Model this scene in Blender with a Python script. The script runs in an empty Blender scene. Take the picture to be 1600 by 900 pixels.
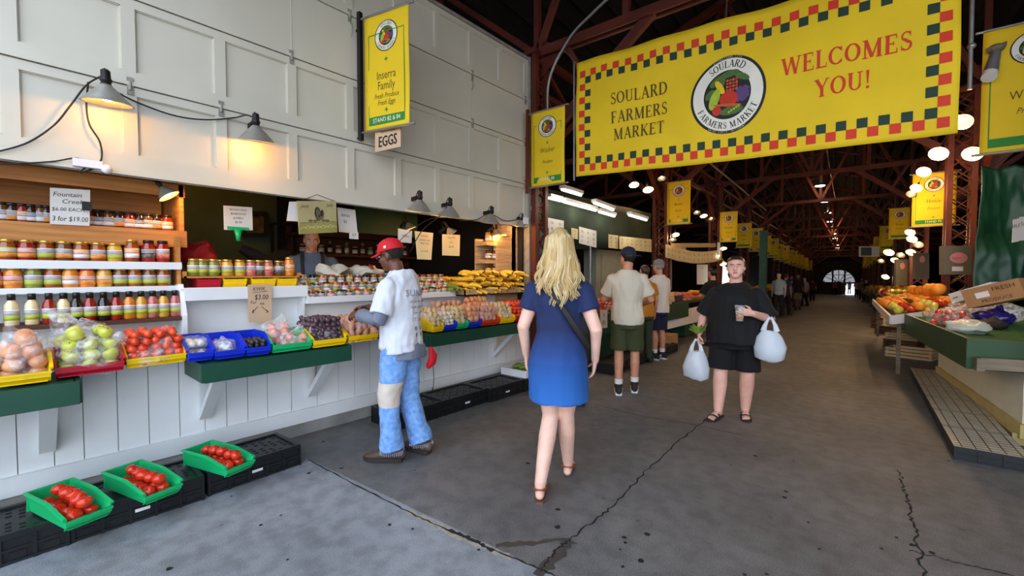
import bpy, math, random
from mathutils import Vector, Matrix, Euler, noise
RN = random.Random(11)
sc = bpy.context.scene
COL = sc.collection
V = Vector
pi = math.pi
# ------------------------------------------------------------------ camera
FPX, CZ = 675.0, 1.48
YAW, PITCH = math.atan2(585, 675), math.atan2(22, 675)
F2 = V((-math.sin(YAW), math.cos(YAW), 0)); RT = V((math.cos(YAW), math.sin(YAW), 0))
FW = F2 * math.cos(PITCH) - V((0, 0, 1)) * math.sin(PITCH)
UP = RT.cross(FW)
CAM = V((0, 0, CZ))
cam = bpy.data.cameras.new('camera'); camo = bpy.data.objects.new('camera', cam); COL.objects.link(camo)
cam.sensor_width = 36; cam.lens = 36 * FPX / 1600; cam.clip_start = .05; cam.clip_end = 300
camo.matrix_world = Matrix(((RT.x, UP.x, -FW.x, CAM.x), (RT.y, UP.y, -FW.y, CAM.y), (RT.z, UP.z, -FW.z, CAM.z), (0, 0, 0, 1)))
sc.camera = camo
def ray(px, py): return FW + RT * ((px - 800) / FPX) + UP * ((450 - py) / FPX)
def PX(px, py, X): d = ray(px, py); return CAM + d * (X / d.x)
def PY(px, py, Y): d = ray(px, py); return CAM + d * (Y / d.y)
def PZ(px, py, z=0.0): d = ray(px, py); return CAM + d * ((z - CZ) / d.z)
def PD(px, py, dep): return CAM + ray(px, py) * dep
SLOPE = .0186
def GZ(y): return -SLOPE * max(0., y - 9.)                 # the hall floor falls gently away from the entrance
def PF(px, py):
    p = PZ(px, py, 0)
    if 0 < p.y < 9: return p
    d = ray(px, py); return CAM + d * ((9 * SLOPE - CZ) / (d.z + SLOPE * d.y))
def YX(px, X): d = ray(px, 428); return X / d.x * d.y      # world Y where column px meets the plane x = X
# aisle frame: left column line, measured from the first column
AD = V((-math.sin(math.radians(3.05)), math.cos(math.radians(3.05)), 0)); AC = V((AD.y, -AD.x, 0))
COL0 = V((-4.02, 5.22, 0)); BAY = 5.55
def AI(t, s=0.0, z=0.0): p = COL0 + AD * t + AC * s; return V((p.x, p.y, z))
AROT = math.radians(3.05)

# ------------------------------------------------------------------ materials
def lin(c):
    if isinstance(c, str):
        c = [int(c[i:i + 2], 16) / 255 for i in (0, 2, 4)]
    return tuple(((x / 12.92) if x <= .04045 else ((x + .055) / 1.055) ** 2.4) for x in c[:3]) + (1,)
MATS = {}
def mat(name, col, rough=.55, metal=0., var=.12, scale=6., bump=0., bscale=60., emit=0., col2=None, stretch=(1, 1, 1), coat=0., trans=0., alpha=1., ior=1.45, sss=0., spec=.5, detail=3):
    if name in MATS: return MATS[name]
    m = bpy.data.materials.new(name); m.use_nodes = True
    nt = m.node_tree; b = nt.nodes['Principled BSDF']; L = nt.links
    c = lin(col)
    c2 = lin(col2) if col2 else tuple(min(1, x * (1 + var)) for x in c[:3]) + (1,)
    c1 = c if col2 else tuple(x * (1 - var) for x in c[:3]) + (1,)
    tc = nt.nodes.new('ShaderNodeTexCoord'); mp = nt.nodes.new('ShaderNodeMapping'); mp.inputs['Scale'].default_value = stretch
    L.new(tc.outputs['Object'], mp.inputs['Vector'])
    nz = nt.nodes.new('ShaderNodeTexNoise'); nz.inputs['Scale'].default_value = scale; nz.inputs['Detail'].default_value = detail
    L.new(mp.outputs[0], nz.inputs['Vector'])
    rp = nt.nodes.new('ShaderNodeValToRGB'); rp.color_ramp.elements[0].position = .3; rp.color_ramp.elements[1].position = .7
    rp.color_ramp.elements[0].color = c1; rp.color_ramp.elements[1].color = c2
    L.new(nz.outputs['Fac'], rp.inputs[0]); L.new(rp.outputs[0], b.inputs['Base Color'])
    b.inputs['Roughness'].default_value = rough; b.inputs['Metallic'].default_value = metal
    b.inputs['Coat Weight'].default_value = coat; b.inputs['Transmission Weight'].default_value = trans
    b.inputs['Alpha'].default_value = alpha; b.inputs['IOR'].default_value = ior; b.inputs['Specular IOR Level'].default_value = spec
    if sss: b.inputs['Subsurface Weight'].default_value = sss; b.inputs['Subsurface Radius'].default_value = (.012, .005, .003)
    if bump:
        n2 = nt.nodes.new('ShaderNodeTexNoise'); n2.inputs['Scale'].default_value = bscale; n2.inputs['Detail'].default_value = 4
        bp = nt.nodes.new('ShaderNodeBump'); bp.inputs['Strength'].default_value = bump; bp.inputs['Distance'].default_value = .01
        L.new(mp.outputs[0], n2.inputs['Vector']); L.new(n2.outputs['Fac'], bp.inputs['Height']); L.new(bp.outputs[0], b.inputs['Normal'])
    if emit:
        b.inputs['Emission Color'].default_value = c; b.inputs['Emission Strength'].default_value = emit
    MATS[name] = m
    return m
def film(name, tint=(1, 1, 1), a=.22, rough=.12):
    """thin clear plastic: mostly lets light through, glossy in the wrinkles"""
    if name in MATS: return MATS[name]
    m = bpy.data.materials.new(name); m.use_nodes = True; nt = m.node_tree; L = nt.links
    out = nt.nodes['Material Output']; b = nt.nodes['Principled BSDF']
    b.inputs['Base Color'].default_value = tuple(tint) + (1,); b.inputs['Roughness'].default_value = rough
    tr = nt.nodes.new('ShaderNodeBsdfTransparent'); mx = nt.nodes.new('ShaderNodeMixShader')
    tc = nt.nodes.new('ShaderNodeTexCoord'); nz = nt.nodes.new('ShaderNodeTexNoise'); nz.inputs['Scale'].default_value = 22; nz.inputs['Detail'].default_value = 4
    L.new(tc.outputs['Object'], nz.inputs['Vector'])
    bp = nt.nodes.new('ShaderNodeBump'); bp.inputs['Strength'].default_value = .8; bp.inputs['Distance'].default_value = .02
    L.new(nz.outputs['Fac'], bp.inputs['Height']); L.new(bp.outputs[0], b.inputs['Normal'])
    mr = nt.nodes.new('ShaderNodeMapRange'); mr.inputs['From Min'].default_value = .45; mr.inputs['From Max'].default_value = .75
    mr.inputs['To Min'].default_value = a * .4; mr.inputs['To Max'].default_value = min(1, a * 2.4)
    L.new(nz.outputs['Fac'], mr.inputs['Value']); L.new(mr.outputs[0], mx.inputs[0]); L.new(tr.outputs[0], mx.inputs[1]); L.new(b.outputs[0], mx.inputs[2])
    L.new(mx.outputs[0], out.inputs['Surface'])
    MATS[name] = m
    return m

# ------------------------------------------------------------------ mesh builder
def rotm(rx=0, ry=0, rz=0): return Euler((rx, ry, rz)).to_matrix()
class M:
    def __init__(s): s.v = []; s.f = []; s.m = []; s.s = []
    def add(s, vs, fs, mi=0, sm=False):
        o = len(s.v); s.v += [V(p) for p in vs]
        for f in fs: s.f.append([i + o for i in f]); s.m.append(mi); s.s.append(sm)
        return s
    def box(s, c, d, mi=0, rot=None):
        c = V(c); hx, hy, hz = d[0] / 2, d[1] / 2, d[2] / 2
        P = [V((x, y, z)) for z in (-hz, hz) for y in (-hy, hy) for x in (-hx, hx)]
        if rot is not None: P = [rot @ p for p in P]
        return s.add([c + p for p in P], [(0, 2, 3, 1), (4, 5, 7, 6), (0, 1, 5, 4), (2, 6, 7, 3), (0, 4, 6, 2), (1, 3, 7, 5)], mi)
    def b2(s, lo, hi, mi=0):
        lo, hi = V(lo), V(hi); return s.box((lo + hi) / 2, hi - lo, mi)
    def cbox(s, c, d, ch, mi=0, rot=None):
        """box with its vertical edges and its top chamfered"""
        x, y, z = d[0] / 2, d[1] / 2, d[2] / 2
        def ring(ix, zz): a, b = x - ix, y - ix; return [V((a - ch, -b, zz)), V((a, -b + ch, zz)), V((a, b - ch, zz)), V((a - ch, b, zz)), V((-a + ch, b, zz)), V((-a, b - ch, zz)), V((-a, -b + ch, zz)), V((-a + ch, -b, zz))]
        rs = [ring(0, -z), ring(0, z - ch), ring(ch, z)]
        P = [p for r in rs for p in r]
        if rot is not None: P = [rot @ p for p in P]
        fs = [tuple(range(7, -1, -1)), tuple(range(16, 24))]
        for k in range(2):
            for i in range(8): fs.append((k * 8 + i, k * 8 + (i + 1) % 8, k * 8 + 8 + (i + 1) % 8, k * 8 + 8 + i))
        return s.add([V(c) + p for p in P], fs, mi)
    def bar(s, p, q, w, h, mi=0, up=(0, 0, 1)):
        p, q = V(p), V(q); t = (q - p); ln = t.length; t.normalize(); up = V(up)
        if abs(t.dot(up)) > .98: up = V((1, 0, 0))
        sd = t.cross(up).normalized(); u = sd.cross(t)
        r = Matrix((sd, t, u)).transposed()
        return s.box((p + q) / 2, (w, ln, h), mi, r)
    def loft(s, pts, rads, seg=12, mi=0, side=(1, 0, 0), cap=True, sm=True, rnd=False):
        pts = [V(p) for p in pts]; n = len(pts)
        if not isinstance(rads, (list, tuple)): rads = [rads] * n
        rads = [(r, r) if not isinstance(r, (tuple, list)) else r for r in rads]
        if rnd:
            d0 = (pts[0] - pts[1]).normalized(); d1 = (pts[-1] - pts[-2]).normalized()
            r0, r1 = rads[0], rads[-1]; m0, m1 = min(r0), min(r1)
            pts = [pts[0] + d0 * m0 * .92, pts[0] + d0 * m0 * .6] + pts + [pts[-1] + d1 * m1 * .6, pts[-1] + d1 * m1 * .92]
            rads = [(r0[0] * .4, r0[1] * .4), (r0[0] * .8, r0[1] * .8)] + list(rads) + [(r1[0] * .8, r1[1] * .8), (r1[0] * .4, r1[1] * .4)]
            n = len(pts)
        sd0 = V(side); vs = []
        for i, p in enumerate(pts):
            t = (pts[min(i + 1, n - 1)] - pts[max(i - 1, 0)])
            if t.length < 1e-9: t = V((0, 0, 1))
            t.normalize()
            a = sd0 - t * sd0.dot(t)
            if a.length < .15:
                alt = V((0, 1, 0)) if abs(t.y) < .8 else V((0, 0, 1)); a = alt - t * alt.dot(t)
            a.normalize(); sd0 = a if side == 'roll' else sd0
            b = t.cross(a)
            for k in range(seg):
                an = 2 * pi * k / seg
                vs.append(p + a * math.cos(an) * rads[i][0] + b * math.sin(an) * rads[i][1])
        fs = [(i * seg + k, i * seg + (k + 1) % seg, (i + 1) * seg + (k + 1) % seg, (i + 1) * seg + k) for i in range(n - 1) for k in range(seg)]
        s.add(vs, fs, mi, sm)
        if cap:
            s.add(vs[:seg], [tuple(range(seg - 1, -1, -1))], mi); s.add(vs[-seg:], [tuple(range(seg))], mi)
        return s
    def cyl(s, p, q, r, r1=None, seg=12, mi=0, sm=True): return s.loft([p, q], [r, r if r1 is None else r1], seg, mi, cap=True, sm=sm)
    def tube(s, pts, r, seg=6, mi=0):
        return s.loft(pts, r, seg, mi, side=(.31, .57, .76))
    def lathe(s, prof, c=(0, 0, 0), seg=16, mi=0, rot=None, sm=True, mis=None):
        c = V(c); vs = []
        for r, z in prof:
            for k in range(seg):
                a = 2 * pi * k / seg; p = V((r * math.cos(a), r * math.sin(a), z)); vs.append(c + (rot @ p if rot is not None else p))
        n = len(prof)
        for i in range(n - 1):
            pass
        o = len(s.v); s.v += vs
        for i in range(n - 1):
            for k in range(seg):
                s.f.append([o + i * seg + k, o + i * seg + (k + 1) % seg, o + (i + 1) * seg + (k + 1) % seg, o + (i + 1) * seg + k]); s.m.append(mis[i] if mis else mi); s.s.append(sm)
        if prof[0][0] > 1e-5: s.f.append([o + k for k in range(seg - 1, -1, -1)]); s.m.append(mis[0] if mis else mi); s.s.append(False)
        if prof[-1][0] > 1e-5: s.f.append([o + (n - 1) * seg + k for k in range(seg)]); s.m.append(mis[-1] if mis else mi); s.s.append(False)
        return s
    def ball(s, c, r, seg=12, rings=8, mi=0, rot=None):
        c = V(c); r = (r, r, r) if not isinstance(r, (tuple, list)) else r; vs = []
        for i in range(rings + 1):
            th = pi * i / rings
            for k in range(seg):
                a = 2 * pi * k / seg
                st = max(math.sin(th), .02)
                p = V((r[0] * st * math.cos(a), r[1] * st * math.sin(a), -r[2] * math.cos(th)))
                vs.append(c + (rot @ p if rot is not None else p))
        fs = [(i * seg + k, i * seg + (k + 1) % seg, (i + 1) * seg + (k + 1) % seg, (i + 1) * seg + k) for i in range(rings) for k in range(seg)]
        fs += [tuple(range(seg - 1, -1, -1)), tuple(rings * seg + k for k in range(seg))]
        return s.add(vs, fs, mi, True)
    def slab(s, poly, n, th, mi=0):
        """flat polygon of 3-D points thickened by th along n"""
        n = V(n).normalized(); a = [V(p) for p in poly]; k = len(a)
        vs = a + [p - n * th for p in a]
        fs = [tuple(range(k)), tuple(range(2 * k - 1, k - 1, -1))] + [(i, i + k, (i + 1) % k + k, (i + 1) % k) for i in range(k)]
        return s.add(vs, fs, mi)
    def grid(s, fn, nu, nv, mi=0, sm=True, th=0.0):
        vs = [V(fn(i / nu, j / nv)) for j in range(nv + 1) for i in range(nu + 1)]
        w = nu + 1
        fs = [(j * w + i, j * w + i + 1, (j + 1) * w + i + 1, (j + 1) * w + i) for j in range(nv) for i in range(nu)]
        s.add(vs, fs, mi, sm)
        return s
    def xf(s, mtx):
        s.v = [mtx @ p for p in s.v]; return s
    def disp(s, amp, freq, seed=0.0):
        s.v = [p + V((noise.noise(p * freq + V((seed, 0, 0))), noise.noise(p * freq + V((seed, 9.1, 0))), noise.noise(p * freq + V((seed, 0, 17.3))))) * amp for p in s.v]; return s
    def mesh(s, name, mats):
        me = bpy.data.meshes.new(name); me.from_pydata(s.v, [], s.f)
        for m in (mats if isinstance(mats, (list, tuple)) else [mats]): me.materials.append(m)
        me.polygons.foreach_set('material_index', s.m); me.polygons.foreach_set('use_smooth', s.s); me.update()
        return me
    def build(s, name, mats, parent=None, world=False, loc=None, rz=0):
        if world and parent is not None:
            inv = parent_matrix(parent).inverted(); s.v = [inv @ p for p in s.v]
        if loc is not None and parent is None and world:
            l = V(loc); s.v = [p - l for p in s.v]
        o = bpy.data.objects.new(name, s.mesh(name, mats)); COL.objects.link(o)
        if parent is not None: o.parent = parent
        if loc is not None: o.location = loc
        if rz: o.rotation_euler = (0, 0, rz)
        return o
def parent_matrix(o):
    m = Matrix.LocRotScale(o.location, o.rotation_euler, o.scale)
    return parent_matrix(o.parent) @ m if o.parent else m
def tag(o, label, cat, group=None, kind=None):
    if label: o['label'] = label
    if cat: o['category'] = cat
    if group: o['group'] = group
    if kind: o['kind'] = kind
    return o
def thing(name, label, cat, loc=(0, 0, 0), rz=0, group=None):
    o = bpy.data.objects.new(name, None); COL.objects.link(o); o.location = loc
    if isinstance(rz, (tuple, list)): o.rotation_euler = rz
    else: o.rotation_euler = (0, 0, rz)
    o.empty_display_size = .1
    return tag(o, label, cat, group)
KIDS = {}
def kids(o): return [c for c in o.children]
def dup(root, loc, rz=None, label=None, group=None, scale=None, swap=None):
    """copy of a thing with copies of its parts and sub-parts; swap exchanges whole meshes"""
    def cp(o, par):
        c = o.copy(); COL.objects.link(c)
        if par is not None: c.parent = par
        if swap and o.data and o.data.name in swap: c.data = swap[o.data.name]
        for k in CH.get(o.name, ()): cp(k, c)
        return c
    CH = {}
    def walk(o):
        CH[o.name] = list(o.children)
        for k in CH[o.name]: walk(k)
    if root.name not in KIDS: walk(root); KIDS[root.name] = CH
    CH = KIDS[root.name]
    r = cp(root, None); r.location = loc
    if rz is not None: r.rotation_euler = rz if isinstance(rz, (tuple, list)) else (0, 0, rz)
    if scale: r.scale = scale if isinstance(scale, (tuple, list)) else (scale,) * 3
    if label: r['label'] = label
    if group: r['group'] = group
    return r
def struct(m, name, mats, parent=None, loc=None, rz=0):
    o = m.build(name, mats, parent, loc=loc, rz=rz)
    if parent is None: o['kind'] = 'structure'
    return o
ORD = ['first', 'second', 'third', 'fourth', 'fifth', 'sixth', 'seventh', 'eighth', 'ninth', 'tenth', 'eleventh', 'twelfth', 'thirteenth', 'fourteenth', 'fifteenth', 'sixteenth', 'seventeenth', 'eighteenth', 'nineteenth', 'twentieth', 'twenty-first', 'twenty-second', 'twenty-third', 'twenty-fourth']

# ------------------------------------------------------------------ lettering
TXT = {}
def text2d(st, size=1.0, align='CENTER', shear=0.0, cond=1.0):
    """flat letters of the built-in face as (verts, faces) in x-y, centred on the origin"""
    key = (st, align, shear)
    if key not in TXT:
        cu = bpy.data.curves.new('t', 'FONT'); cu.body = st; cu.align_x = align; cu.align_y = 'CENTER'; cu.shear = shear; cu.resolution_u = 2; cu.space_line = .85
        ob = bpy.data.objects.new('t', cu); COL.objects.link(ob)
        dg = bpy.context.evaluated_depsgraph_get(); dg.update()
        me = ob.evaluated_get(dg).to_mesh()
        TXT[key] = ([v.co.copy() for v in me.vertices], [tuple(p.vertices) for p in me.polygons])
        ob.evaluated_get(dg).to_mesh_clear(); bpy.data.objects.remove(ob); bpy.data.curves.remove(cu)
    vs, fs = TXT[key]
    return [V((v.x * size * cond, v.y * size, 0)) for v in vs], fs
# serif capitals drawn as strokes: thick stems, thin hairlines, slab serifs
def strip(ptsw):
    vs = []; n = len(ptsw)
    for i, (x, y, w) in enumerate(ptsw):
        x0, y0, _ = ptsw[max(i - 1, 0)]; x1, y1, _ = ptsw[min(i + 1, n - 1)]
        d = math.hypot(x1 - x0, y1 - y0) or 1; nx, ny = -(y1 - y0) / d, (x1 - x0) / d
        vs += [V((x + nx * w / 2, y + ny * w / 2, 0)), V((x - nx * w / 2, y - ny * w / 2, 0))]
    return vs, [(2 * i, 2 * i + 1, 2 * i + 3, 2 * i + 2) for i in range(n - 1)]
TK, TN, SH = .16, .07, .055
def _arc(cx, cy, rx, ry, a0, a1, n=14, tk=TK, tn=TN):
    out = []
    for i in range(n + 1):
        a = math.radians(a0 + (a1 - a0) * i / n); w = tn + (tk - tn) * abs(math.cos(a)) ** 1.5
        out.append((cx + rx * math.cos(a), cy + ry * math.sin(a), w))
    return out
def _ln(x0, y0, x1, y1, w): return [(x0, y0, w), (x1, y1, w)]
def _sf(x, y, w=.28): return _ln(x - w / 2, y, x + w / 2, y, SH)
def _st(x, w=TK): return [_ln(x, 0, x, 1, w), _sf(x, .025), _sf(x, .975)]
GL = {
 'S': (.56, [_arc(.28, .745, .19, .215, 30, 265, 16, .085, .07), _arc(.28, .265, .2, .24, 95, -150, 16, .11, .07), [(.17, .63, .1), (.28, .52, .14), (.4, .39, .1)], _ln(.46, .98, .46, .72, .035), _ln(.075, .03, .075, .3, .035)]),
 'O': (.8, [_arc(.4, .5, .31, .455, 0, 360, 30)]),
 'U': (.8, [_ln(.17, .3, .17, 1, TK), _sf(.17, .975), _arc(.4, .32, .23, .28, 180, 360, 14, .11), _ln(.63, .3, .63, 1, TN), _sf(.63, .975)]),
 'L': (.62, _st(.16) + [_ln(.16, .03, .58, .03, TN), _ln(.565, 0, .565, .26, .04)]),
 'A': (.8, [_ln(.12, 0, .4, 1, TN), _ln(.4, 1, .68, 0, TK), _ln(.22, .34, .58, .34, TN), _sf(.12, .025, .24), _sf(.68, .025, .28)]),
 'R': (.76, _st(.16) + [_arc(.33, .745, .21, .225, 90, -90, 12), _ln(.16, .97, .34, .97, TN), _ln(.16, .52, .34, .52, TN), _ln(.36, .52, .62, .04, TK), _sf(.65, .025, .2)]),
 'D': (.82, _st(.16) + [_arc(.34, .5, .36, .47, 90, -90, 16), _ln(.16, .97, .36, .97, TN), _ln(.16, .03, .36, .03, TN)]),
 'F': (.62, _st(.16) + [_ln(.16, .97, .56, .97, TN), _ln(.16, .52, .44, .52, TN), _ln(.55, .99, .55, .76, .04), _ln(.43, .62, .43, .42, .04)]),
 'E': (.66, _st(.16) + [_ln(.16, .97, .56, .97, TN), _ln(.16, .52, .44, .52, TN), _ln(.16, .03, .6, .03, TN), _ln(.55, .99, .55, .76, .04), _ln(.43, .62, .43, .42, .04), _ln(.585, 0, .585, .25, .04)]),
 'M': (1.0, [_ln(.16, 0, .16, 1, TN), _sf(.16, .025), _sf(.13, .975, .2), _ln(.18, 1, .49, .04, TK), _ln(.49, .04, .8, 1, TN), _ln(.82, 0, .82, 1, TK), _sf(.82, .025), _sf(.84, .975, .22)]),
 'K': (.78, _st(.16) + [_ln(.2, .42, .6, .97, TN), _sf(.6, .975, .24), _ln(.32, .56, .62, .04, TK), _sf(.65, .025, .24)]),
 'T': (.72, [_ln(.36, 0, .36, 1, TK), _sf(.36, .025), _ln(.06, .97, .66, .97, TN), _ln(.07, .99, .07, .74, .04), _ln(.65, .99, .65, .74, .04)]),
 'W': (1.12, [_ln(.1, 1, .34, 0, TK), _ln(.34, 0, .56, 1, TN), _ln(.56, 1, .8, 0, TK), _ln(.8, 0, 1.0, 1, TN), _sf(.1, .975, .26), _sf(1.0, .975, .24), _sf(.56, .975, .2)]),
 'C': (.76, [_arc(.41, .5, .32, .455, 42, 318, 22), _ln(.66, .98, .66, .7, .045), _ln(.66, .3, .66, .1, .045)]),
 'Y': (.76, [_ln(.38, 0, .38, .46, TK), _sf(.38, .025), _ln(.1, 1, .38, .45, TK), _ln(.66, 1, .38, .45, TN), _sf(.1, .975, .24), _sf(.66, .975, .22)]),
 '!': (.3, [[(.15, 1, .15), (.15, .28, .05)], _ln(.15, 0, .15, .14, .14)]),
 ' ': (.36, []),
}
def serif(st, size, gap=.05):
    """returns list of (verts, faces) glyphs laid on a line, centred, baseline y=0"""
    w = sum(GL[c][0] + gap for c in st); x = -w / 2; out = []
    for c in st:
        for k, sk in enumerate(GL[c][1]):
            vs, fs = strip(sk); out.append(([V(((v.x + x) * size, v.y * size, k * .00002)) for v in vs], fs))
        x += GL[c][0] + gap
    return out
def serif_arc(st, size, rad, mid_deg, inward=False, gap=.06):
    """capitals set around a circle; inward puts their feet towards the rim (for the lower half)"""
    w = sum(GL[c][0] + gap for c in st) * size; out = []; x = -w / 2
    for c in st:
        cw = (GL[c][0] + gap) * size; xm = x + cw / 2
        a = math.radians(mid_deg) + (xm / rad if inward else -xm / rad)
        for sk in GL[c][1]:
            vs, fs = strip(sk); q = []
            for v in vs:
                lx = v.x * size - GL[c][0] * size / 2; ly = v.y * size - size / 2
                if inward: r = rad - ly; tx, ty = -math.sin(a), math.cos(a); q.append(V((r * math.cos(a) + lx * tx, r * math.sin(a) + lx * ty, 0)))
                else: r = rad + ly; tx, ty = math.sin(a), -math.cos(a); q.append(V((r * math.cos(a) + lx * tx, r * math.sin(a) + lx * ty, 0)))
            out.append((q, fs))
        x += cw
    return out
# ------------------------------------------------------------------ the palette
m_white = mat('painted_white_wood', 'E0E4E4', .5, var=.05, scale=2.5, bump=.12, bscale=14)
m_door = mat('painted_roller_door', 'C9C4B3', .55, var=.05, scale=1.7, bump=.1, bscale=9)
m_edge = mat('weathered_door_seam', '8E8B80', .8, var=.2, scale=9)
m_conc = mat('concrete_kerb', '8B8A84', .85, var=.2, scale=5, bump=.35, bscale=25)
m_green = mat('dark_green_paint', '124430', .45, var=.12, scale=4, bump=.08, bscale=20)
m_greencloth = mat('green_felt', '1F5A22', .9, var=.18, scale=10, bump=.25, bscale=90)
m_pine = mat('varnished_pine', 'C98A45', .5, col2='A4662A', scale=3, stretch=(3, .6, 12), bump=.06)
m_palewood = mat('pale_raw_wood', 'CDB58C', .65, col2='A98B5F', scale=4, stretch=(2, .8, 12), bump=.08)
m_darkwood = mat('dark_brown_wood', '4E2A1A', .6, var=.25, scale=5, stretch=(2, .6, 8))
m_greywood = mat('weathered_grey_wood', '8A7B66', .8, col2='675A48', scale=4, stretch=(1, 1, 8), bump=.2)
m_rust = mat('red_oxide_steel', '642516', .6, col2='451A11', scale=3, bump=.12, bscale=30)
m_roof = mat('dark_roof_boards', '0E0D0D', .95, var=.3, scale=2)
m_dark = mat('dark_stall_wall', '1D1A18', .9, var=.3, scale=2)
m_olive = mat('faded_green_wall', '59664C', .85, var=.15, scale=2)
m_black = mat('black_crate_plastic', '17191B', .42, var=.25, scale=7, bump=.15, bscale=50)
m_blackm = mat('black_iron', '1F1B1A', .5, metal=.3, var=.2)
m_alu = mat('spun_aluminium', '99958A', .42, metal=.45, var=.12, scale=10)
m_steel = mat('galvanised_steel', '8E8F90', .45, metal=.7, var=.15)
m_cord = mat('black_rubber_cord', '191716', .6, var=.1)
m_card = mat('brown_cardboard', 'A57C52', .85, var=.1, scale=5, bump=.08)
m_cardp = mat('pale_cardboard', 'C7A98A', .85, var=.06, scale=6)
m_paper = mat('white_paper', 'D9D6CE', .8, var=.04)
m_ivory = mat('ivory_paper', 'E0CF9D', .8, var=.05)
m_ink = mat('black_ink', '26211F', .7, var=.1)
m_inkr = mat('red_ink', 'A0302A', .7, var=.1)
m_tan = mat('tan_signboard', 'A39A6C', .75, var=.12, scale=6)
m_tan2 = mat('olive_signboard', '8D8748', .75, var=.1, scale=6)
m_yellow = mat('yellow_banner_cloth', 'E4C016', .75, var=.05, scale=3, bump=.1, bscale=12)
m_bred = mat('banner_red_print', 'CF3A20', .75, var=.06)
m_bgreen = mat('banner_dark_green_print', '23392A', .75, var=.08)
m_bbrown = mat('banner_brown_print', '5A4A14', .75, var=.08)
m_bgr = mat('banner_mid_green_print', '2F7F2E', .75, var=.08)
m_cream = mat('emblem_cream', 'E6E2D2', .75, var=.04)
m_eink = mat('emblem_black', '1E221C', .75, var=.1)
m_leaf = mat('printed_leaf_green', '4E6B33', .75, var=.2, scale=30)
m_lime = mat('printed_pear_green', 'A6B836', .75, var=.15, scale=20)
m_purp = mat('printed_grape_purple', '5A4170', .75, var=.15)
m_orng = mat('printed_orange', 'C0602A', .75, var=.15)
m_tom_p = mat('printed_tomato_red', 'BE3322', .75, var=.12)
bin_cols = {'red': mat('red_bin_plastic', 'B3112B', .35, var=.05), 'yellow': mat('yellow_bin_plastic', 'EFC800', .35, var=.04), 'blue': mat('blue_bin_plastic', '0F2FC4', .35, var=.06), 'green': mat('green_bin_plastic', '16B066', .35, var=.05), 'orange': mat('orange_bin_plastic', 'C9371C', .35, var=.05)}
m_film = film('clear_bag_film', (.95, .95, .97), .2)
m_filmw = film('cloudy_bag_film', (.9, .92, .94), .5)
m_clam = film('clear_clamshell', (.95, .95, .92), .28, .08)
def fruit(n, c, c2=None, r=.4, sc_=9): return mat(n, c, r, col2=c2, var=.18, scale=sc_, coat=.15)
m_tomato = fruit('tomato_skin', 'BE2110', 'D8401C', .22)
m_redpep = fruit('red_produce_skin', 'D23018', 'EA5A30', .3)
m_apple = fruit('green_apple_skin', 'B6BE38', 'D5D564', .3)
m_onion = fruit('brown_onion_skin', 'CE7E4C', 'DFA677', .45)
m_peach = fruit('peach_skin', 'D7593E', 'EBB08B', .55)
m_redpot = fruit('red_potato_skin', 'B67A62', 'D3A283', .7)
m_plum = fruit('plum_skin', '39252F', '5F4650', .4)
m_yel = fruit('yellow_squash_skin', 'EBB512', 'F4D24A', .4)
m_garlic = fruit('garlic_skin', 'D9CBA6', 'EBE2CB', .6)
m_potato = fruit('potato_skin', 'C2A066', 'DCC494', .8)
m_orange = fruit('orange_skin', 'E07F10', 'F2A730', .5)
m_blackfr = fruit('dark_fig_skin', '1B1A1C', '4A473E', .5)
m_cuke = fruit('green_squash_skin', '3E5B22', '7E9438', .45)
m_stem = mat('produce_stem', '4B4A25', .8)
m_gold = mat('gold_jar_lid', 'C9A24C', .3, metal=.7, var=.08)
m_lidk = mat('black_bottle_cap', '16130F', .35, var=.1)
m_lidr = mat('red_jar_lid', 'B7261D', .35, var=.1)
m_lidw = mat('silver_jar_lid', 'B9B8B0', .3, metal=.7, var=.1)
m_labw = mat('white_jar_label', 'E2DFE2', .6, var=.05)
m_labg = mat('green_label_band', 'A9B63A', .6, var=.1)
m_labo = mat('orange_label_print', 'D9762A', .6, col2='E9C06A', scale=30)
m_labr = mat('red_label_print', 'C03A38', .6, col2='E2A08A', scale=30)
m_labk = mat('black_label_print', '2A2725', .6, col2='8A8580', scale=40)
def jarglass(n, c, c2=None): return mat('jar_' + n, c, .12, col2=c2, var=.25, scale=14, coat=.7)
JG = {'amber': jarglass('amber', '7A2E0C', 'A8551C'), 'red': jarglass('red', '7E1210', 'A52A18'), 'dark': jarglass('dark', '2A140E', '452015'), 'gold': jarglass('gold', 'C08A1E', 'DDB24A'), 'green': jarglass('green', '5C6B22', '8C9440'),
      'cream': jarglass('cream', 'D9C58E', 'EADCB4'), 'pink': jarglass('pink', 'A5484A', 'C77A70'), 'orange': jarglass('orange', 'CE6A14', 'E59633'), 'brown': jarglass('brown', '5C3312', '7C4D20'), 'black': jarglass('black', '16120F', '2C211B')}
JN = {'amber': 'amber', 'red': 'red', 'dark': 'dark', 'gold': 'golden', 'green': 'green', 'cream': 'cream', 'pink': 'pink', 'orange': 'orange', 'brown': 'brown', 'black': 'black'}
m_bulb = mat('lit_bulb_warm', 'FFD79A', .4, emit=16, var=0)
m_bulbc = mat('lit_bulb_white', 'FFF4DC', .4, emit=14, var=0)
m_tube = mat('lit_fluorescent_tube', 'FFFBEA', .4, emit=7, var=0)
m_asph = None
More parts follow.
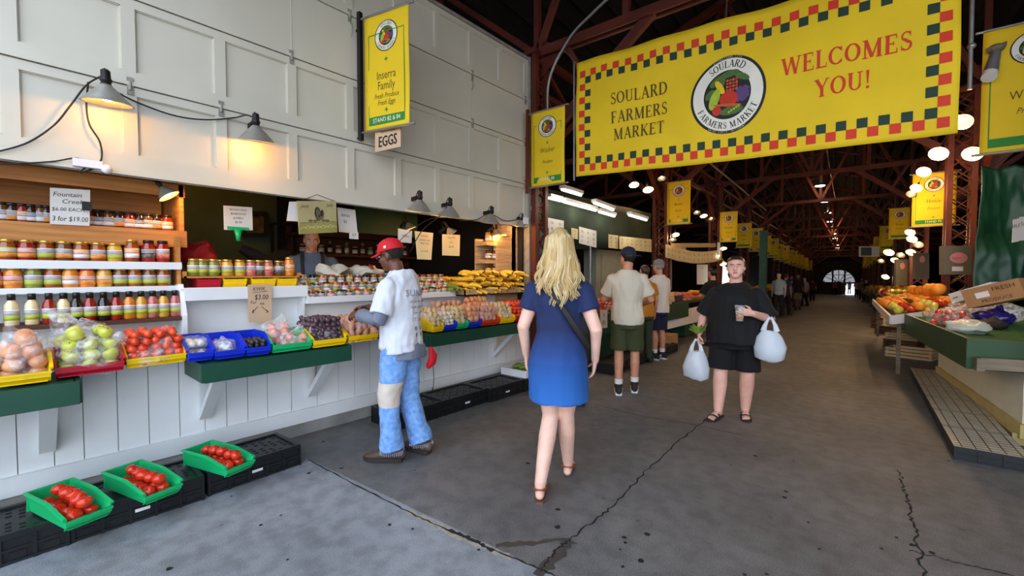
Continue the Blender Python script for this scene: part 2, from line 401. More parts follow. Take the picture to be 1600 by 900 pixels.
# ------------------------------------------------------------------ floor
def floor_mat(name, c1, c2, fleck, bump, rough):
    m = bpy.data.materials.new(name); m.use_nodes = True; nt = m.node_tree; L = nt.links; b = nt.nodes['Principled BSDF']
    tc = nt.nodes.new('ShaderNodeTexCoord')
    def nz(s, d=4): n = nt.nodes.new('ShaderNodeTexNoise'); n.inputs['Scale'].default_value = s; n.inputs['Detail'].default_value = d; L.new(tc.outputs['Object'], n.inputs['Vector']); return n
    def ramp(n, p0, p1, a, z): r = nt.nodes.new('ShaderNodeValToRGB'); r.color_ramp.elements[0].position = p0; r.color_ramp.elements[1].position = p1; r.color_ramp.elements[0].color = a; r.color_ramp.elements[1].color = z; L.new(n, r.inputs[0]); return r
    def mul(a, b_, f): x = nt.nodes.new('ShaderNodeMix'); x.data_type = 'RGBA'; x.blend_type = 'MULTIPLY'; x.inputs[0].default_value = f; L.new(a, x.inputs[6]); L.new(b_, x.inputs[7]); return x.outputs[2]
    big = ramp(nz(1.1, 6).outputs['Fac'], .35, .68, lin(c1), lin(c2))
    med = ramp(nz(9, 5).outputs['Fac'], .36, .6, (.72, .72, .72, 1), (1, 1, 1, 1))
    fl = ramp(nz(170, 2).outputs['Fac'], .42, .62, (1 - fleck,) * 3 + (1,), (1 + fleck, 1 + fleck, 1 + fleck, 1))
    vor = nt.nodes.new('ShaderNodeTexVoronoi'); vor.inputs['Scale'].default_value = 3.1; L.new(tc.outputs['Object'], vor.inputs['Vector'])
    spot = ramp(vor.outputs['Distance'], .03, .06, (.45, .45, .45, 1), (1, 1, 1, 1))
    L.new(mul(mul(mul(big.outputs[0], med.outputs[0], 1), fl.outputs[0], 1), spot.outputs[0], .8), b.inputs['Base Color'])
    bp = nt.nodes.new('ShaderNodeBump'); bp.inputs['Strength'].default_value = bump; bp.inputs['Distance'].default_value = .01
    L.new(nz(130, 3).outputs['Fac'], bp.inputs['Height']); L.new(bp.outputs[0], b.inputs['Normal'])
    b.inputs['Roughness'].default_value = rough
    return m
m_slab = floor_mat('worn_pale_concrete', '7E8082', '94969A', .16, .2, .75)
m_asph = floor_mat('dark_worn_asphalt', '605F5E', '767471', .3, .6, .55)
m_crack = mat('crack_fill', '1B1917', .9, var=.4, scale=12)
m_mortar = mat('broken_edge_mortar', '9A9182', .85, var=.25, scale=25)
m_damp = mat('dark_patch', '3A3835', .5, var=.2, scale=8)
a1, a2 = PZ(480, 716), PZ(850, 892)
dr = (a2 - a1).normalized(); fl0 = a1 - dr * 12; fl1 = a2 + dr * 12
fm = M()
fm.add([fl0, fl1, (14, 9, 0), (-14, 9, 0)], [(0, 1, 2, 3)], 0); fm.add([(-14, 9, 0), (14, 9, 0), (14, 90, GZ(90)), (-14, 90, GZ(90))], [(0, 1, 2, 3)], 0)
fm.add([fl0, (-14, -18, 0), (14, -18, 0), fl1], [(0, 1, 2, 3)], 1)
def crack(pts, w, mi, z=.0012, jit=.02, n=14, fm=fm):
    P = []
    for a, b in zip(pts[:-1], pts[1:]):
        for i in range(n): P.append(a.lerp(b, i / n))
    P.append(pts[-1]); vs = []
    for i, p in enumerate(P):
        d = (P[min(i + 1, len(P) - 1)] - P[max(i - 1, 0)]).normalized(); nn = V((-d.y, d.x, 0))
        o = nn * RN.uniform(-jit, jit); ww = w * RN.uniform(.45, 1.3)
        vs += [p + o + nn * ww + V((0, 0, z)), p + o - nn * ww + V((0, 0, z))]
    fm.add(vs, [(2 * i, 2 * i + 1, 2 * i + 3, 2 * i + 2) for i in range(len(P) - 1)], mi)
G0 = lambda x, y: PZ(x, y, 0)
crack([G0(481, 718), G0(560, 760), G0(650, 806), G0(740, 846), G0(850, 892), G0(930, 930)], .006, 2, .0014, .004)
crack([G0(630, 797), G0(665, 810), G0(712, 838), G0(770, 860), G0(800, 872)], .02, 3, .001, .01, 8)
crack([G0(700, 828), G0(745, 846), G0(770, 862)], .012, 2, .0018, .006)
crack([G0(843, 893), G0(872, 858), G0(900, 836), G0(960, 790), G0(1010, 735), G0(1060, 690), G0(1110, 650)], .006, 2, .0014, .012)
crack([G0(1405, 735), G0(1412, 765), G0(1422, 800), G0(1434, 850), G0(1445, 905)], .006, 2, .0014, .015)
crack([G0(930, 632), G0(1000, 650), G0(1075, 662), G0(1160, 680)], .005, 2, .0014, .01)
crack([G0(775, 853), G0(830, 848), G0(890, 842)], .02, 4, .001, .01, 6)
crack([G0(893, 845), G0(868, 868), G0(840, 900)], .035, 4, .0011, .01, 6)
crack([G0(1420, 860), G0(1500, 880), G0(1600, 905)], .004, 2, .0014, .01)
for i in range(46):                                    # trodden-in gum spots
    x, y = RN.uniform(200, 1500), RN.uniform(690, 900); p = G0(x, y); r = RN.uniform(.008, .02); k = 9
    fm.add([p + V((math.cos(2 * pi * j / k) * r * RN.uniform(.6, 1.2), math.sin(2 * pi * j / k) * r * RN.uniform(.6, 1.2), .0016)) for j in range(k)], [tuple(range(k))], 2)
struct(fm, 'floor', [m_asph, m_slab, m_crack, m_mortar, m_damp])

# ------------------------------------------------------------------ hall: side walls, end wall with arch, roof
TF, TB, SL, SR = -5.45, 62.0, -7.5, BAY + 7.5
def wallbox(name, t0, t1, s, z0, z1, th=.2, m=m_dark):
    b = M(); P = [AI(t0, s), AI(t1, s), AI(t1, s + th), AI(t0, s + th)]
    b.add([p + V((0, 0, z0)) for p in P] + [p + V((0, 0, z1)) for p in P], [(3, 2, 1, 0), (4, 5, 6, 7), (0, 1, 5, 4), (1, 2, 6, 5), (2, 3, 7, 6), (3, 0, 4, 7)], 0)
    return struct(b, name, m)
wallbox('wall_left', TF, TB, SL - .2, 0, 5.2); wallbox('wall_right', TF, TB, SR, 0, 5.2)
RZ = 8.6; MID = BAY / 2
b = M()
for s0, z0, s1, z1 in ((SL, 4.9, MID, RZ), (MID, RZ, SR, 4.9)):
    P = [AI(TF, s0, z0), AI(TB, s0, z0), AI(TB, s1, z1), AI(TF, s1, z1)]
    b.slab([p + V((0, 0, .12)) for p in P], (0, 0, 1), .12, 0)
for k in range(24):                                    # purlins under the boards
    for sg in (-1, 1):
        f = (k + .5) / 24; s = MID + sg * f * (MID - SL); z = RZ + (4.9 - RZ) * f - .1
        b.bar(AI(TF, s, z), AI(TB, s, z), .08, .14, 0)
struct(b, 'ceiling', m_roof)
m_dirtyglass = mat('grimy_window_glass', '4E504A', .3, var=.5, scale=3, alpha=.72)
b = M(); b.slab([AI(TF, SL, 4.5), AI(TF, SR, 4.5), AI(TF, SR, 4.95), AI(TF, MID, RZ + .05), AI(TF, SL, 4.95)], AD * -1, .15); struct(b, 'wall_skyblock', m_dark)  # unseen gable behind the camera, added to keep high sky light out
# end wall: arch with fan glazing and an open doorway to the bright street
b = M(); na = 20; ar, az = 1.6, 1.45; cs = MID + .05; P = []
arc = [(cs + ar * math.cos(pi - pi * i / na), az + ar * math.sin(pi - pi * i / na)) for i in range(na + 1)]
out = [(SL, 0), (SL, 9), (SR, 9), (SR, 0)]
lo = [(SL, 0), (cs - ar, 0), (cs - ar, az)] + arc[1:-1] + [(cs + ar, az), (cs + ar, 0), (SR, 0), (SR, 9), (SL, 9)]
b.slab([AI(TB, s, z) for s, z in lo], AD * -1, .3, 0)
struct(b, 'wall_back', m_dark)
b = M()
for i in range(1, 6):
    a = pi * i / 6; b.bar(AI(TB, cs, az + .02), AI(TB, cs + ar * math.cos(a), az + ar * math.sin(a)), .1, .07)
b.bar(AI(TB, cs - ar, az), AI(TB, cs + ar, az), .12, .2)
b.bar(AI(TB, cs - ar, az + 1.0), AI(TB, cs + ar, az + 1.0), .06, .06)
for ds in (-.6, .6): b.bar(AI(TB, cs + ds, 0), AI(TB, cs + ds, 3.2), .2, .16)
for ds0, ds1 in ((-ar, -.6), (-.6, .6)): b.slab([AI(TB, cs + ds0, 0), AI(TB, cs + ds1, 0), AI(TB, cs + ds1, az), AI(TB, cs + ds0, az)], AD * -1, .06)
wf = struct(b, 'window_1', m_blackm); b = M()
b.slab([AI(TB + .05, cs + ar * math.cos(pi * i / 20), az + ar * math.sin(pi * i / 20)) for i in range(21)], AD * -1, .02); b.build('pane', m_dirtyglass, wf)

# ------------------------------------------------------------------ riveted lattice columns and roof trusses
def column_mesh(h, w=.3, d=.26):
    b = M(); t = .075
    for sx in (-1, 1):
        for sy in (-1, 1): b.b2((sx * w / 2 - t / 2, sy * d / 2 - t / 2, 0), (sx * w / 2 + t / 2, sy * d / 2 + t / 2, h))
    n = int(h / .26); dz = h / n
    for k in range(n):
        for sy in (-1, 1):
            y = sy * d / 2; b.bar((-w / 2, y, k * dz), (w / 2, y, (k + 1) * dz), .012, .045, up=(0, 1, 0)); b.bar((w / 2, y, k * dz), (-w / 2, y, (k + 1) * dz), .012, .045, up=(0, 1, 0))
        for sx in (-1, 1):
            x = sx * w / 2; b.bar((x, -d / 2, k * dz), (x, d / 2, (k + 1) * dz), .045, .012, up=(1, 0, 0)); b.bar((x, d / 2, k * dz), (x, -d / 2, (k + 1) * dz), .045, .012, up=(1, 0, 0))
        for sx in (-1, 1):
            for sy in (-1, 1): b.ball((sx * w / 2, sy * (d / 2 + .028), k * dz + .06), .014, 6, 4)
    b.b2((-.24, -.22, 0), (.24, .22, .04)); b.b2((-.22, -.2, h), (.22, .2, h + .05))
    return b.mesh('column', m_rust)
cme = column_mesh(4.7)
for k in range(12):
    for s in (0, BAY):
        o = bpy.data.objects.new('column', cme); COL.objects.link(o); o.location = AI(k * BAY, s + (-.1 if s == 0 and k == 0 else (-.27 if s else 0))); o.rotation_euler = (0, 0, AROT); o['kind'] = 'structure'
def truss_mesh():
    b = M(); zb = 4.75
    bc = [(MID - 8.2 + 16.4 * i / 12, zb) for i in range(13)]
    def top(s): return min(RZ - .35 - abs(s - MID) / (MID - SL) * (RZ - 4.9), 9)
    pr = lambda s, z, o=0: V((s, o, z))
    for o in (-.06, .06):
        b.bar(pr(-5.2, zb, o), pr(BAY + 5.2, zb, o), .04, .12, up=(0, 0, 1))
        b.bar(pr(-6.6, top(-6.6), o), pr(MID, top(MID), o), .04, .14); b.bar(pr(MID, top(MID), o), pr(BAY + 6.6, top(BAY + 6.6), o), .04, .14)
    nodes = [-4.2, -2.1, 0, 1.4, MID, BAY - 1.4, BAY, BAY + 2.1, BAY + 4.2]
    for i, s in enumerate(nodes):
        b.bar(pr(s, zb), pr(s, top(s)), .09, .07, up=(0, 1, 0))
        if i: b.bar(pr(nodes[i - 1], zb if i % 2 else top(nodes[i - 1])), pr(s, top(s) if i % 2 else zb), .09, .07, up=(0, 1, 0))
    for s, sg in ((0, 1), (BAY, -1), (0, -1), (BAY, 1)):            # knee braces from the columns
        b.bar(pr(s, 3.35), pr(s + sg * 1.75, zb), .12, .08, up=(0, 1, 0))
        b.bar(pr(s + sg * .88, 4.05), pr(s + sg * .5, zb), .07, .06, up=(0, 1, 0))
        b.slab([pr(s, 3.1, .05), pr(s + sg * .5, 3.75, .05), pr(s, 3.9, .05)], (0, 1, 0), .012)
        b.slab([pr(s, zb - .35, .05), pr(s + sg * .45, zb, .05), pr(s, zb + .25, .05)], (0, 1, 0), .012)
    return b.mesh('roof_beam', m_rust)
tme = truss_mesh()
for k in range(12):
    o = bpy.data.objects.new('roof_beam', tme); COL.objects.link(o); o.location = AI(k * BAY); o.rotation_euler = (0, 0, AROT); o['kind'] = 'structure'
def long_mesh():                                       # lattice girder along the column line, one bay
    b = M(); z0, z1 = 4.2, 4.75
    b.bar((0, 0, z0), (0, BAY, z0), .09, .08); b.bar((0, 0, z1), (0, BAY, z1), .09, .08)
    for i in range(6):
        y0, y1 = BAY * i / 6, BAY * (i + 1) / 6
        b.bar((0, y0, z0 if i % 2 else z1), (0, y1, z1 if i % 2 else z0), .06, .05, up=(1, 0, 0))
    for y, sg in ((0, 1), (BAY, -1)):
        b.bar((0, y, 3.2), (0, y + sg * 1.3, z0), .1, .08, up=(1, 0, 0)); b.bar((0, y + sg * .7, 3.75), (0, y + sg * .2, z0), .06, .05, up=(1, 0, 0))
    return b.mesh('lattice_beam', m_rust)
lme = long_mesh()
for k in range(-1, 11):
    for s in (0, BAY):
        if k < 0 and s == 0: continue                  # that bay is closed by the roller door
        o = bpy.data.objects.new('lattice_beam', lme); COL.objects.link(o); o.location = AI(k * BAY, s); o.rotation_euler = (0, 0, AROT); o['kind'] = 'structure'

# ------------------------------------------------------------------ left stall: roller door above, plank wall below
XW = -4.05; Y1 = 5.03
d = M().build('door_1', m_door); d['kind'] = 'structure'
ZS = [2.17, 2.8, 3.41, 4.02, 4.62]
for r in range(4):
    z0, z1 = ZS[r] + .004, ZS[r + 1] - .004; b = M()
    plain = r == 2
    b.b2((XW - .045, -2.2, z0), (XW - (.0 if plain else .022), Y1, z1))
    if not plain:
        rl = .15 if r == 0 else .1
        for za, zb in ((z0, z0 + rl), (z1 - .06, z1)): b.b2((XW - .022, -2.2, za), (XW, Y1, zb))
        for k in range(-4, 11):
            yc = .015 + .553 * k; a, e = yc - .038, yc + .038
            if k == 9: a, e = Y1 - .08, Y1
            if a < Y1: b.b2((XW - .022, a, z0 + rl), (XW - .0006, min(e, Y1), z1 - .06))
            if k < 9:                                   # bevelled moulding inside every panel
                ya, yb = e, .015 + .553 * (k + 1) - .038
                for p, q in (((ya, z0 + rl), (yb, z0 + rl)), ((ya, z1 - .06), (yb, z1 - .06)), ((ya, z0 + rl), (ya, z1 - .06)), ((yb, z0 + rl), (yb, z1 - .06))):
                    b.bar((XW - .016, p[0], p[1]), (XW - .016, q[0], q[1]), .012, .012)
    else:
        for k in range(-3, 10, 2): b.b2((XW, .015 + .553 * k - .004, z0 + .02), (XW + .003, .015 + .553 * k + .004, z1 - .02))
    b.bar((XW + .004, -2.2, z0 + .012), (XW + .004, Y1, z0 + .012), .016, .024)      # ship-lap lip along the seam
    b.b2((XW - .02, -2.2, z0 - .008), (XW - .012, Y1, z0), 1)
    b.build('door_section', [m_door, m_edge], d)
b = M()
for y, z in ((.57, 2.8), (1.67, 3.41), (2.78, 3.41), (3.9, 3.41), (3.9, 4.02), (2.23, 4.02), (1.12, 2.8), (4.97, 2.8), (4.97, 3.41), (4.97, 4.02)):
    b.b2((XW, y - .018, z - .06), (XW + .008, y + .018, z + .06)); b.cyl((XW + .012, y, z - .03), (XW + .012, y, z + .03), .009, seg=8)
b.build('hinge', m_edge, d)
b = M()
for y in (1.14, 2.24, 3.88): b.tube([(XW, y, 3.95), (XW + .03, y, 3.94), (XW + .035, y, 3.86), (XW + .01, y, 3.82)], .006)
b.build('handle', m_edge, d)
b = M(); b.b2((XW - .05, -2.2, 4.62), (XW + .015, Y1 + .02, 4.66)); struct(b, 'trim_1', m_edge)
b = M(); b.b2((XW - .03, Y1, 0), (XW + .03, Y1 + .035, 4.66)); b.b2((XW - .2, Y1 + .003, 0), (XW - .03, Y1 + .03, 4.6)); struct(b, 'trim_2', m_edge)
# plank wall with vertical joints
b = M(); y = -2.2; b.b2((XW - .03, -2.2, .1), (XW - .012, Y1, .86), 1)
while y < Y1:
    w = RN.uniform(.12, .24); e = min(y + w, Y1); b.b2((XW - .012, y + .003, .2), (XW + RN.uniform(-.001, .002), e - .002, .86)); y = e
struct(b, 'wall_front', [m_white, m_edge])
b = M(); b.b2((XW - .02, -2.2, .115), (XW + .035, Y1, .235)); struct(b, 'baseboard_left', m_white)
b = M(); b.b2((XW - .25, -2.2, 0), (XW + .02, Y1, .115)); b.b2((XW - .2, Y1, 0), (XW + .1, Y1 + 5.2, .1)); struct(b, 'baseboard_front', m_conc)
b = M(); b.b2((XW - .5, -2.2, .845), (XW + .075, Y1, .875)); struct(b, 'trim_3', m_white)
# inside of the stall
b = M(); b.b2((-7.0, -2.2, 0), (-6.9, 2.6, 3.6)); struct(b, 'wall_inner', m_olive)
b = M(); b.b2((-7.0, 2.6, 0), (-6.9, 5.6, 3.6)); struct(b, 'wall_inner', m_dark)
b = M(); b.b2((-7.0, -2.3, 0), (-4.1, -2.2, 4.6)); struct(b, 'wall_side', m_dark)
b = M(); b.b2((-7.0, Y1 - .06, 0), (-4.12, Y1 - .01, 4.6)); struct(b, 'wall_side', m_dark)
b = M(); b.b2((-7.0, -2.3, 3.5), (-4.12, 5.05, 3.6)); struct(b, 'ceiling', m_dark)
b = M(); b.b2((-6.9, -2.2, .0), (-4.3, 4.96, .24)); struct(b, 'floor', m_darkwood)
b = M(); b.b2((-4.28, Y1 - .5, .86), (-4.2, Y1 - .06, 2.25)); b.b2((-4.3, Y1 - .42, 2.02), (-4.1, Y1 - .3, 2.3)); struct(b, 'trim_4', m_palewood)
# ------------------------------------------------------------------ green produce shelves on brackets
def pshelf(y0, y1, label, z=.86, xf=-3.5, h=.13):
    t = thing('produce_shelf', label, 'shelf', (XW, (y0 + y1) / 2, 0), group='green shelves along the stall front')
    b = M(); b.b2((XW + .08, y0 + .02, z - .03), (xf - .025, y1 - .02, z)); b.build('shelf_top', m_green, t, True)
    b = M(); b.b2((xf - .025, y0, z - h), (xf, y1, z)); b.build('front_board', m_green, t, True)
    for y in (y0, y1): b = M(); b.b2((XW + .08, y - .0125, z - h), (xf - .025, y + .0125, z - .001)); b.build('end_board', m_green, t, True)
    for y in ((y0 + .12, y1 - .12) if y1 - y0 < 1.7 else (y0 + .12, (y0 + y1) / 2, y1 - .25)):
        b = M(); b.bar((XW + .02, y, .36), (xf - .14, y, z - h - .0), .045, .075, up=(0, 1, 0)); b.bar((XW + .02, y, .34), (XW + .02, y, z - .05), .06, .03, up=(1, 0, 0)); b.build('bracket', m_white, t, True)
    return t
pshelf(-1.4, .235, 'dark green produce shelf under the yellow and red bins, nearest the camera')
YA, YB = YX(316, -3.5), YX(548, -3.5)
pshelf(YA, YB, 'dark green produce shelf under the blue and green bins, on two white braces')
YC, YD = YX(672, -3.5), 4.4
pshelf(YC, YD, 'dark green produce shelf right of the red-capped man, under the bagged potatoes')

# ------------------------------------------------------------------ hopper bins
def bin_mesh(w, l, h, hf):
    """open bin, x = towards the front lip (length l), y = width, low cut-down front"""
    b = M(); t = .006; s = .012
    b.b2((-l + .01, -w / 2 + s, 0), (-.01, w / 2 - s, t))
    for sy in (-1, 1):
        prof = [(-l, h), (-l * .42, h), (-.0, hf + .015), (0, hf * .4), (-.02, 0), (-l + .012, 0)]
        y0 = sy * w / 2
        P = [V((x, y0 - sy * (s if z < .01 else 0), z)) for x, z in prof]
        if sy < 0: P = P[::-1]
        b.slab(P, (0, sy, 0), t)
        b.bar((-l, sy * (w / 2 + .004), h), (-l * .42, sy * (w / 2 + .004), h), .014, .012); b.bar((-l * .42, sy * (w / 2 + .004), h), (0, sy * (w / 2 + .004), hf + .015), .014, .012)
    b.b2((-l, -w / 2, 0), (-l + t, w / 2, h)); b.b2((-l - .006, -w / 2, h - .012), (-l + .008, w / 2, h + .004))
    b.slab([(-.02, -w / 2, 0), (-.02, w / 2, 0), (0, w / 2, hf * .45), (0, -w / 2, hf * .45)], (1, 0, 0), t)
    b.b2((-.006, -w / 2, hf * .45), (.004, w / 2, hf)); b.b2((-.002, -w / 2 - .004, hf - .012), (.012, w / 2 + .004, hf))
    b.b2((.0, -w * .04, hf * .45), (.008, w * .04, hf))
    return b
def mk_bin(col, label, loc, w, l=.36, h=.14, hf=.06, rz=0, group='produce bins on the left stall'):
    t = bin_mesh(w, l, h, hf).build('produce_bin', bin_cols[col]); t.location = loc
    t.rotation_euler = (0, 0, rz); return tag(t, label, 'bin', group)

# ------------------------------------------------------------------ produce prototypes (kept as meshes, each copy its own object)
def lumpy(n, prof, mats, seg=12, d=.004, mis=None):
    b = M(); b.lathe(prof, seg=seg, mis=mis); b.disp(d, 22, RN.uniform(0, 50)); return b.mesh(n, mats)
def fprof(r, h, dim=.2, k=8, bias=0.):
    out = []
    for i in range(k + 1):
        th = pi * i / k; z = -math.cos(th) * h / 2; rr = r * math.sin(th) ** .8 * (1 + bias * z / h)
        if i == k: z -= dim * h * .6
        if i == k - 1: z -= dim * h * .05
        out.append((max(rr, .0008), z))
    return out
PM = {
 'tomato': [lumpy('tomato', fprof(.034, .056, .2), m_tomato) for _ in range(2)], 'apple': [lumpy('apple', fprof(.041, .072, .28, bias=.25), m_apple) for _ in range(2)],
 'red_produce': [lumpy('tomato', fprof(.027, .048, .2), m_redpep) for _ in range(3)], 'onion': [lumpy('onion', fprof(.043, .074, -.25), m_onion) for _ in range(2)],
 'peach': [lumpy('peach', fprof(.036, .064, .22), m_peach) for _ in range(2)], 'potato': [lumpy('potato', fprof(.03, .085, 0), m_redpot, d=.01) for _ in range(3)],
 'plum': [lumpy('plum', fprof(.021, .046, .08), m_plum) for _ in range(2)], 'fig': [lumpy('fig', fprof(.016, .034, 0), m_blackfr) for _ in range(2)],
 'garlic': [lumpy('garlic_bulb', fprof(.024, .04, -.35), m_garlic) for _ in range(2)], 'yellow_potato': [lumpy('potato', fprof(.028, .07, 0), m_potato, d=.009) for _ in range(3)],
 'orange': [lumpy('orange', fprof(.06, .1, .08), m_orange) for _ in range(2)],
}
def squash_mesh(n, L, r, m):
    b = M(); P = [(0, 0, 0), (.15 * L, .0, .006), (.4 * L, .008, .012), (.65 * L, .014, .006), (.85 * L, .012, -.004), (.97 * L, .004, -.008)]
    b.loft(P, [r * .7, r, r * .98, r * .72, r * .52, r * .42], 10, 0, side=(0, 1, 0), rnd=True); b.loft([(.96 * L, .004, -.008), (1.08 * L, .0, -.004)], [.009, .011], 6, 1)
    return b.mesh(n, [m, m_stem])
PM['squash'] = [squash_mesh('yellow_squash', .17, .03, m_yel), squash_mesh('yellow_squash', .2, .026, m_yel)]
PM['cuke'] = [squash_mesh('green_squash', .19, .03, m_cuke)]
stemme = None
def st_mesh():
    b = M(); b.loft([(0, 0, -.004), (.002, 0, .006), (.006, .002, .014)], [.0022, .002, .0028], 5); return b.mesh('stem', m_stem)
stemme = st_mesh()
def put(kind, name, p, label, cat, group, rot=None, sc_=1., stem=False):
    o = bpy.data.objects.new(name, RN.choice(PM[kind])); COL.objects.link(o); o.location = p
    o.rotation_euler = rot if rot is not None else (RN.uniform(-.7, .7), RN.uniform(-.7, .7), RN.uniform(0, 6.3)); o.scale = (sc_,) * 3
    tag(o, label, cat, group)
    if stem:
        s = bpy.data.objects.new('stem', stemme); COL.objects.link(s); s.parent = o; z = max(v[2] for v in o.bound_box); s.location = (0, 0, z - .012)
    return o
STUFF = {}
def heap(kind, name, c, wx, wy, r, layers, label, cat, group, dome=.0, rz=0, stem=False, sc_=1., jit=.25, slope=0., flat=False, stuff=False, shrink=.4):
    """rows of single items in a mound: c = centre of the bottom layer"""
    n = 0; cs, sn = math.cos(rz), math.sin(rz)
    for L in range(layers):
        ax, ay = wx - L * r * shrink, wy - L * r * shrink * .7; off = (L % 2) * r * .5
        nx, ny = max(1, int(ax / (1.94 * r))), max(1, int(ay / (1.94 * r)))
        for i in range(nx):
            for j in range(ny):
                if L < layers - 1 and 0 < i < nx - 1 and 0 < j < ny - 1: continue     # buried, never seen
                x = (i - (nx - 1) / 2) * ax / nx + off * .4 + RN.uniform(-jit, jit) * r; y = (j - (ny - 1) / 2) * ay / ny + off + RN.uniform(-jit, jit) * r - off * .5
                z = r * .85 + L * r * 1.55 - slope * x + RN.uniform(-.1, .2) * r
                rot = (RN.uniform(-.2, .2), RN.uniform(-.2, .2), RN.uniform(-.5, .5)) if flat else None
                if stuff: STUFF.setdefault((kind, name), []).append(((c[0] + x * cs - y * sn, c[1] + x * sn + y * cs, c[2] + z), sc_ * RN.uniform(.9, 1.08))); continue
                put(kind, name, (c[0] + x * cs - y * sn, c[1] + x * sn + y * cs, c[2] + z), label, cat, group, rot, sc_ * RN.uniform(.9, 1.08), stem); n += 1
    return n
def bagobj(label, c, r, m=m_film, name='plastic_bag', knot=(0, 0, 1), seed=0., group=None):
    """clear bag drawn round its contents, gathered into a loose neck"""
    b = M(); k = V(knot).normalized(); b.ball((0, 0, 0), r, 30, 20)
    for i, p in enumerate(b.v):
        q = V((p.x / r[0], p.y / r[1], p.z / r[2])); a = max(0, q.dot(k) - .72) / .28
        b.v[i] = p * (1 - .35 * a) + k * a * a * min(r) * 1.1
    b.disp(min(r) * .28, 9 / max(r) * .35, seed); b.disp(min(r) * .16, 4 / max(r) * .7, seed + 5); b.disp(min(r) * .05, 10 / max(r), seed + 9)
    o = b.build(name, m); o.location = c; return tag(o, label, 'bag', group)

# bins of the counter: (colour, px range of the front, x of the front, z, contents)
def bin_at(col, p0, p1, xf, z, label, h=.14, hf=.06, l=.36, shrink=.98):
    y0, y1 = YX(p0, xf), YX(p1, xf); w = (y1 - y0) * shrink
    mk_bin(col, label, (xf, (y0 + y1) / 2, z), w, l, h, hf)
    return (y0 + y1) / 2, w
ZB = .877
g = 'onions bagged in the near yellow bin'
y, w = bin_at('yellow', -18, 75, -3.54, ZB, 'yellow bin of brown onions at the near end of the counter')
heap('onion', 'onion', (-3.72, y, ZB), .32, w - .02, .042, 4, 'brown onion bagged in the yellow bin nearest the camera', 'onion', g)
bagobj('clear plastic bag over the brown onions at the near end', (-3.7, y + .02, ZB + .13), (.19, w * .5, .15), knot=(.2, -.5, 1), seed=1)
y, w = bin_at('red', 80, 190, -3.6, ZB, 'dark red bin heaped with bags of green apples')
heap('apple', 'apple', (-3.78, y, ZB), .32, w - .01, .043, 4, 'yellow-green apple bagged in the dark red bin', 'apple', 'green apples in the red bin', stem=True)
bagobj('clear plastic bag of green apples, front of the red bin', (-3.7, y + .02, ZB + .1), (.14, w * .5, .11), knot=(.3, .9, .8), seed=2)
bagobj('clear plastic bag of green apples, back of the red bin', (-3.85, y - .02, ZB + .16), (.16, w * .5, .15), knot=(-.3, -.6, 1), seed=3)
y, w = bin_at('yellow', 193, 288, -3.64, ZB, 'yellow bin of small red tomatoes beside the red apple bin')
heap('red_produce', 'tomato', (-3.82, y, ZB), .34, w, .0285, 5, 'small red tomato bagged in the yellow bin beside the apples', 'tomato', 'red tomatoes in the yellow bin')
for k, (dx, dz) in enumerate(((.02, .06), (-.1, .12))): bagobj('clear bag of small red tomatoes, %s of the yellow bin' % ('front', 'back')[k], (-3.74 + dx, y, ZB + dz), (.1, w * .46, .08), knot=(.3, .5, 1), seed=4 + k)
y, w = bin_at('blue', 291, 331, -3.58, ZB, 'blue bin stacked with clear boxes of garlic', h=.15)
for k in range(2):
    c = V((-3.75, y, ZB + .01 + k * .075)); b = M(); b.cbox((0, 0, .034), (.2, w * .85, .066), .012); o = b.build('clamshell_box', m_clam); o.location = c; tag(o, 'clear plastic box of garlic, %s one in the blue bin' % ('lower', 'upper')[k], 'box')
    heap('garlic', 'garlic_bulb', c + V((0, 0, .002)), .18, w * .78, .022, 1, 'pale garlic bulb in the %s clear box in the blue bin' % ('lower', 'upper')[k], 'garlic', 'garlic in clear boxes')
y, w = bin_at('blue', 333, 381, -3.535, ZB, 'blue bin with one slack clear bag, between garlic and dark figs', h=.15)
heap('garlic', 'garlic_bulb', (-3.66, y, ZB), .14, w * .7, .024, 1, 'garlic bulb lying in the half-empty blue bin', 'garlic', 'garlic in the half-empty blue bin')
bagobj('slack clear plastic bag in the half-empty blue bin', (-3.7, y, ZB + .07), (.14, w * .42, .055), m_filmw, knot=(-.9, .2, .8), seed=8)
y, w = bin_at('blue', 383, 421, -3.52, ZB, 'blue bin of small black figs beside the green bin', h=.15)
heap('fig', 'fig', (-3.65, y, ZB), .22, w * .85, .017, 4, 'small black fig in the blue bin beside the green bin', 'fig', 'black figs in the blue bin')
y, w = bin_at('green', 424, 486, -3.51, ZB, 'bright green bin of bagged peaches on the green shelf')
for k in range(3):
    c = V((-3.6 - k * .12, y + (.05, -.03, .0)[k], ZB + .005 + .035 * k))
    heap('peach', 'peach', c, .13, w * .75, .037, 2, 'pinkish peach in a clear bag in the bright green bin, %s bag' % ('front', 'middle', 'back')[k], 'peach', 'peaches, %s bag' % ('front', 'middle', 'back')[k])
    bagobj('clear plastic bag of peaches, %s of the green bin' % ('front', 'middle', 'back')[k], c + V((0, 0, .06)), (.09, w * .44, .08), knot=(.2, .3, 1), seed=10 + k)
y, w = bin_at('yellow', 488, 540, -3.5, ZB, 'yellow bin of dark plums next to the green bin')
heap('plum', 'plum', (-3.7, y, ZB), .38, w, .025, 6, 'dark purple plum bagged in the yellow bin beside the peaches', 'plum', 'dark plums in the yellow bin')
for k in range(2): bagobj('clear bag of dark plums, %s of the yellow bin' % ('front', 'back')[k], (-3.64 - k * .16, y, ZB + .09 + k * .03), (.11, w * .48, .08), m_film, knot=(.2, -.6, 1), seed=14 + k)
y, w = bin_at('yellow', 543, 590, -3.52, ZB, 'yellow bin of red potatoes before the man with the red cap')
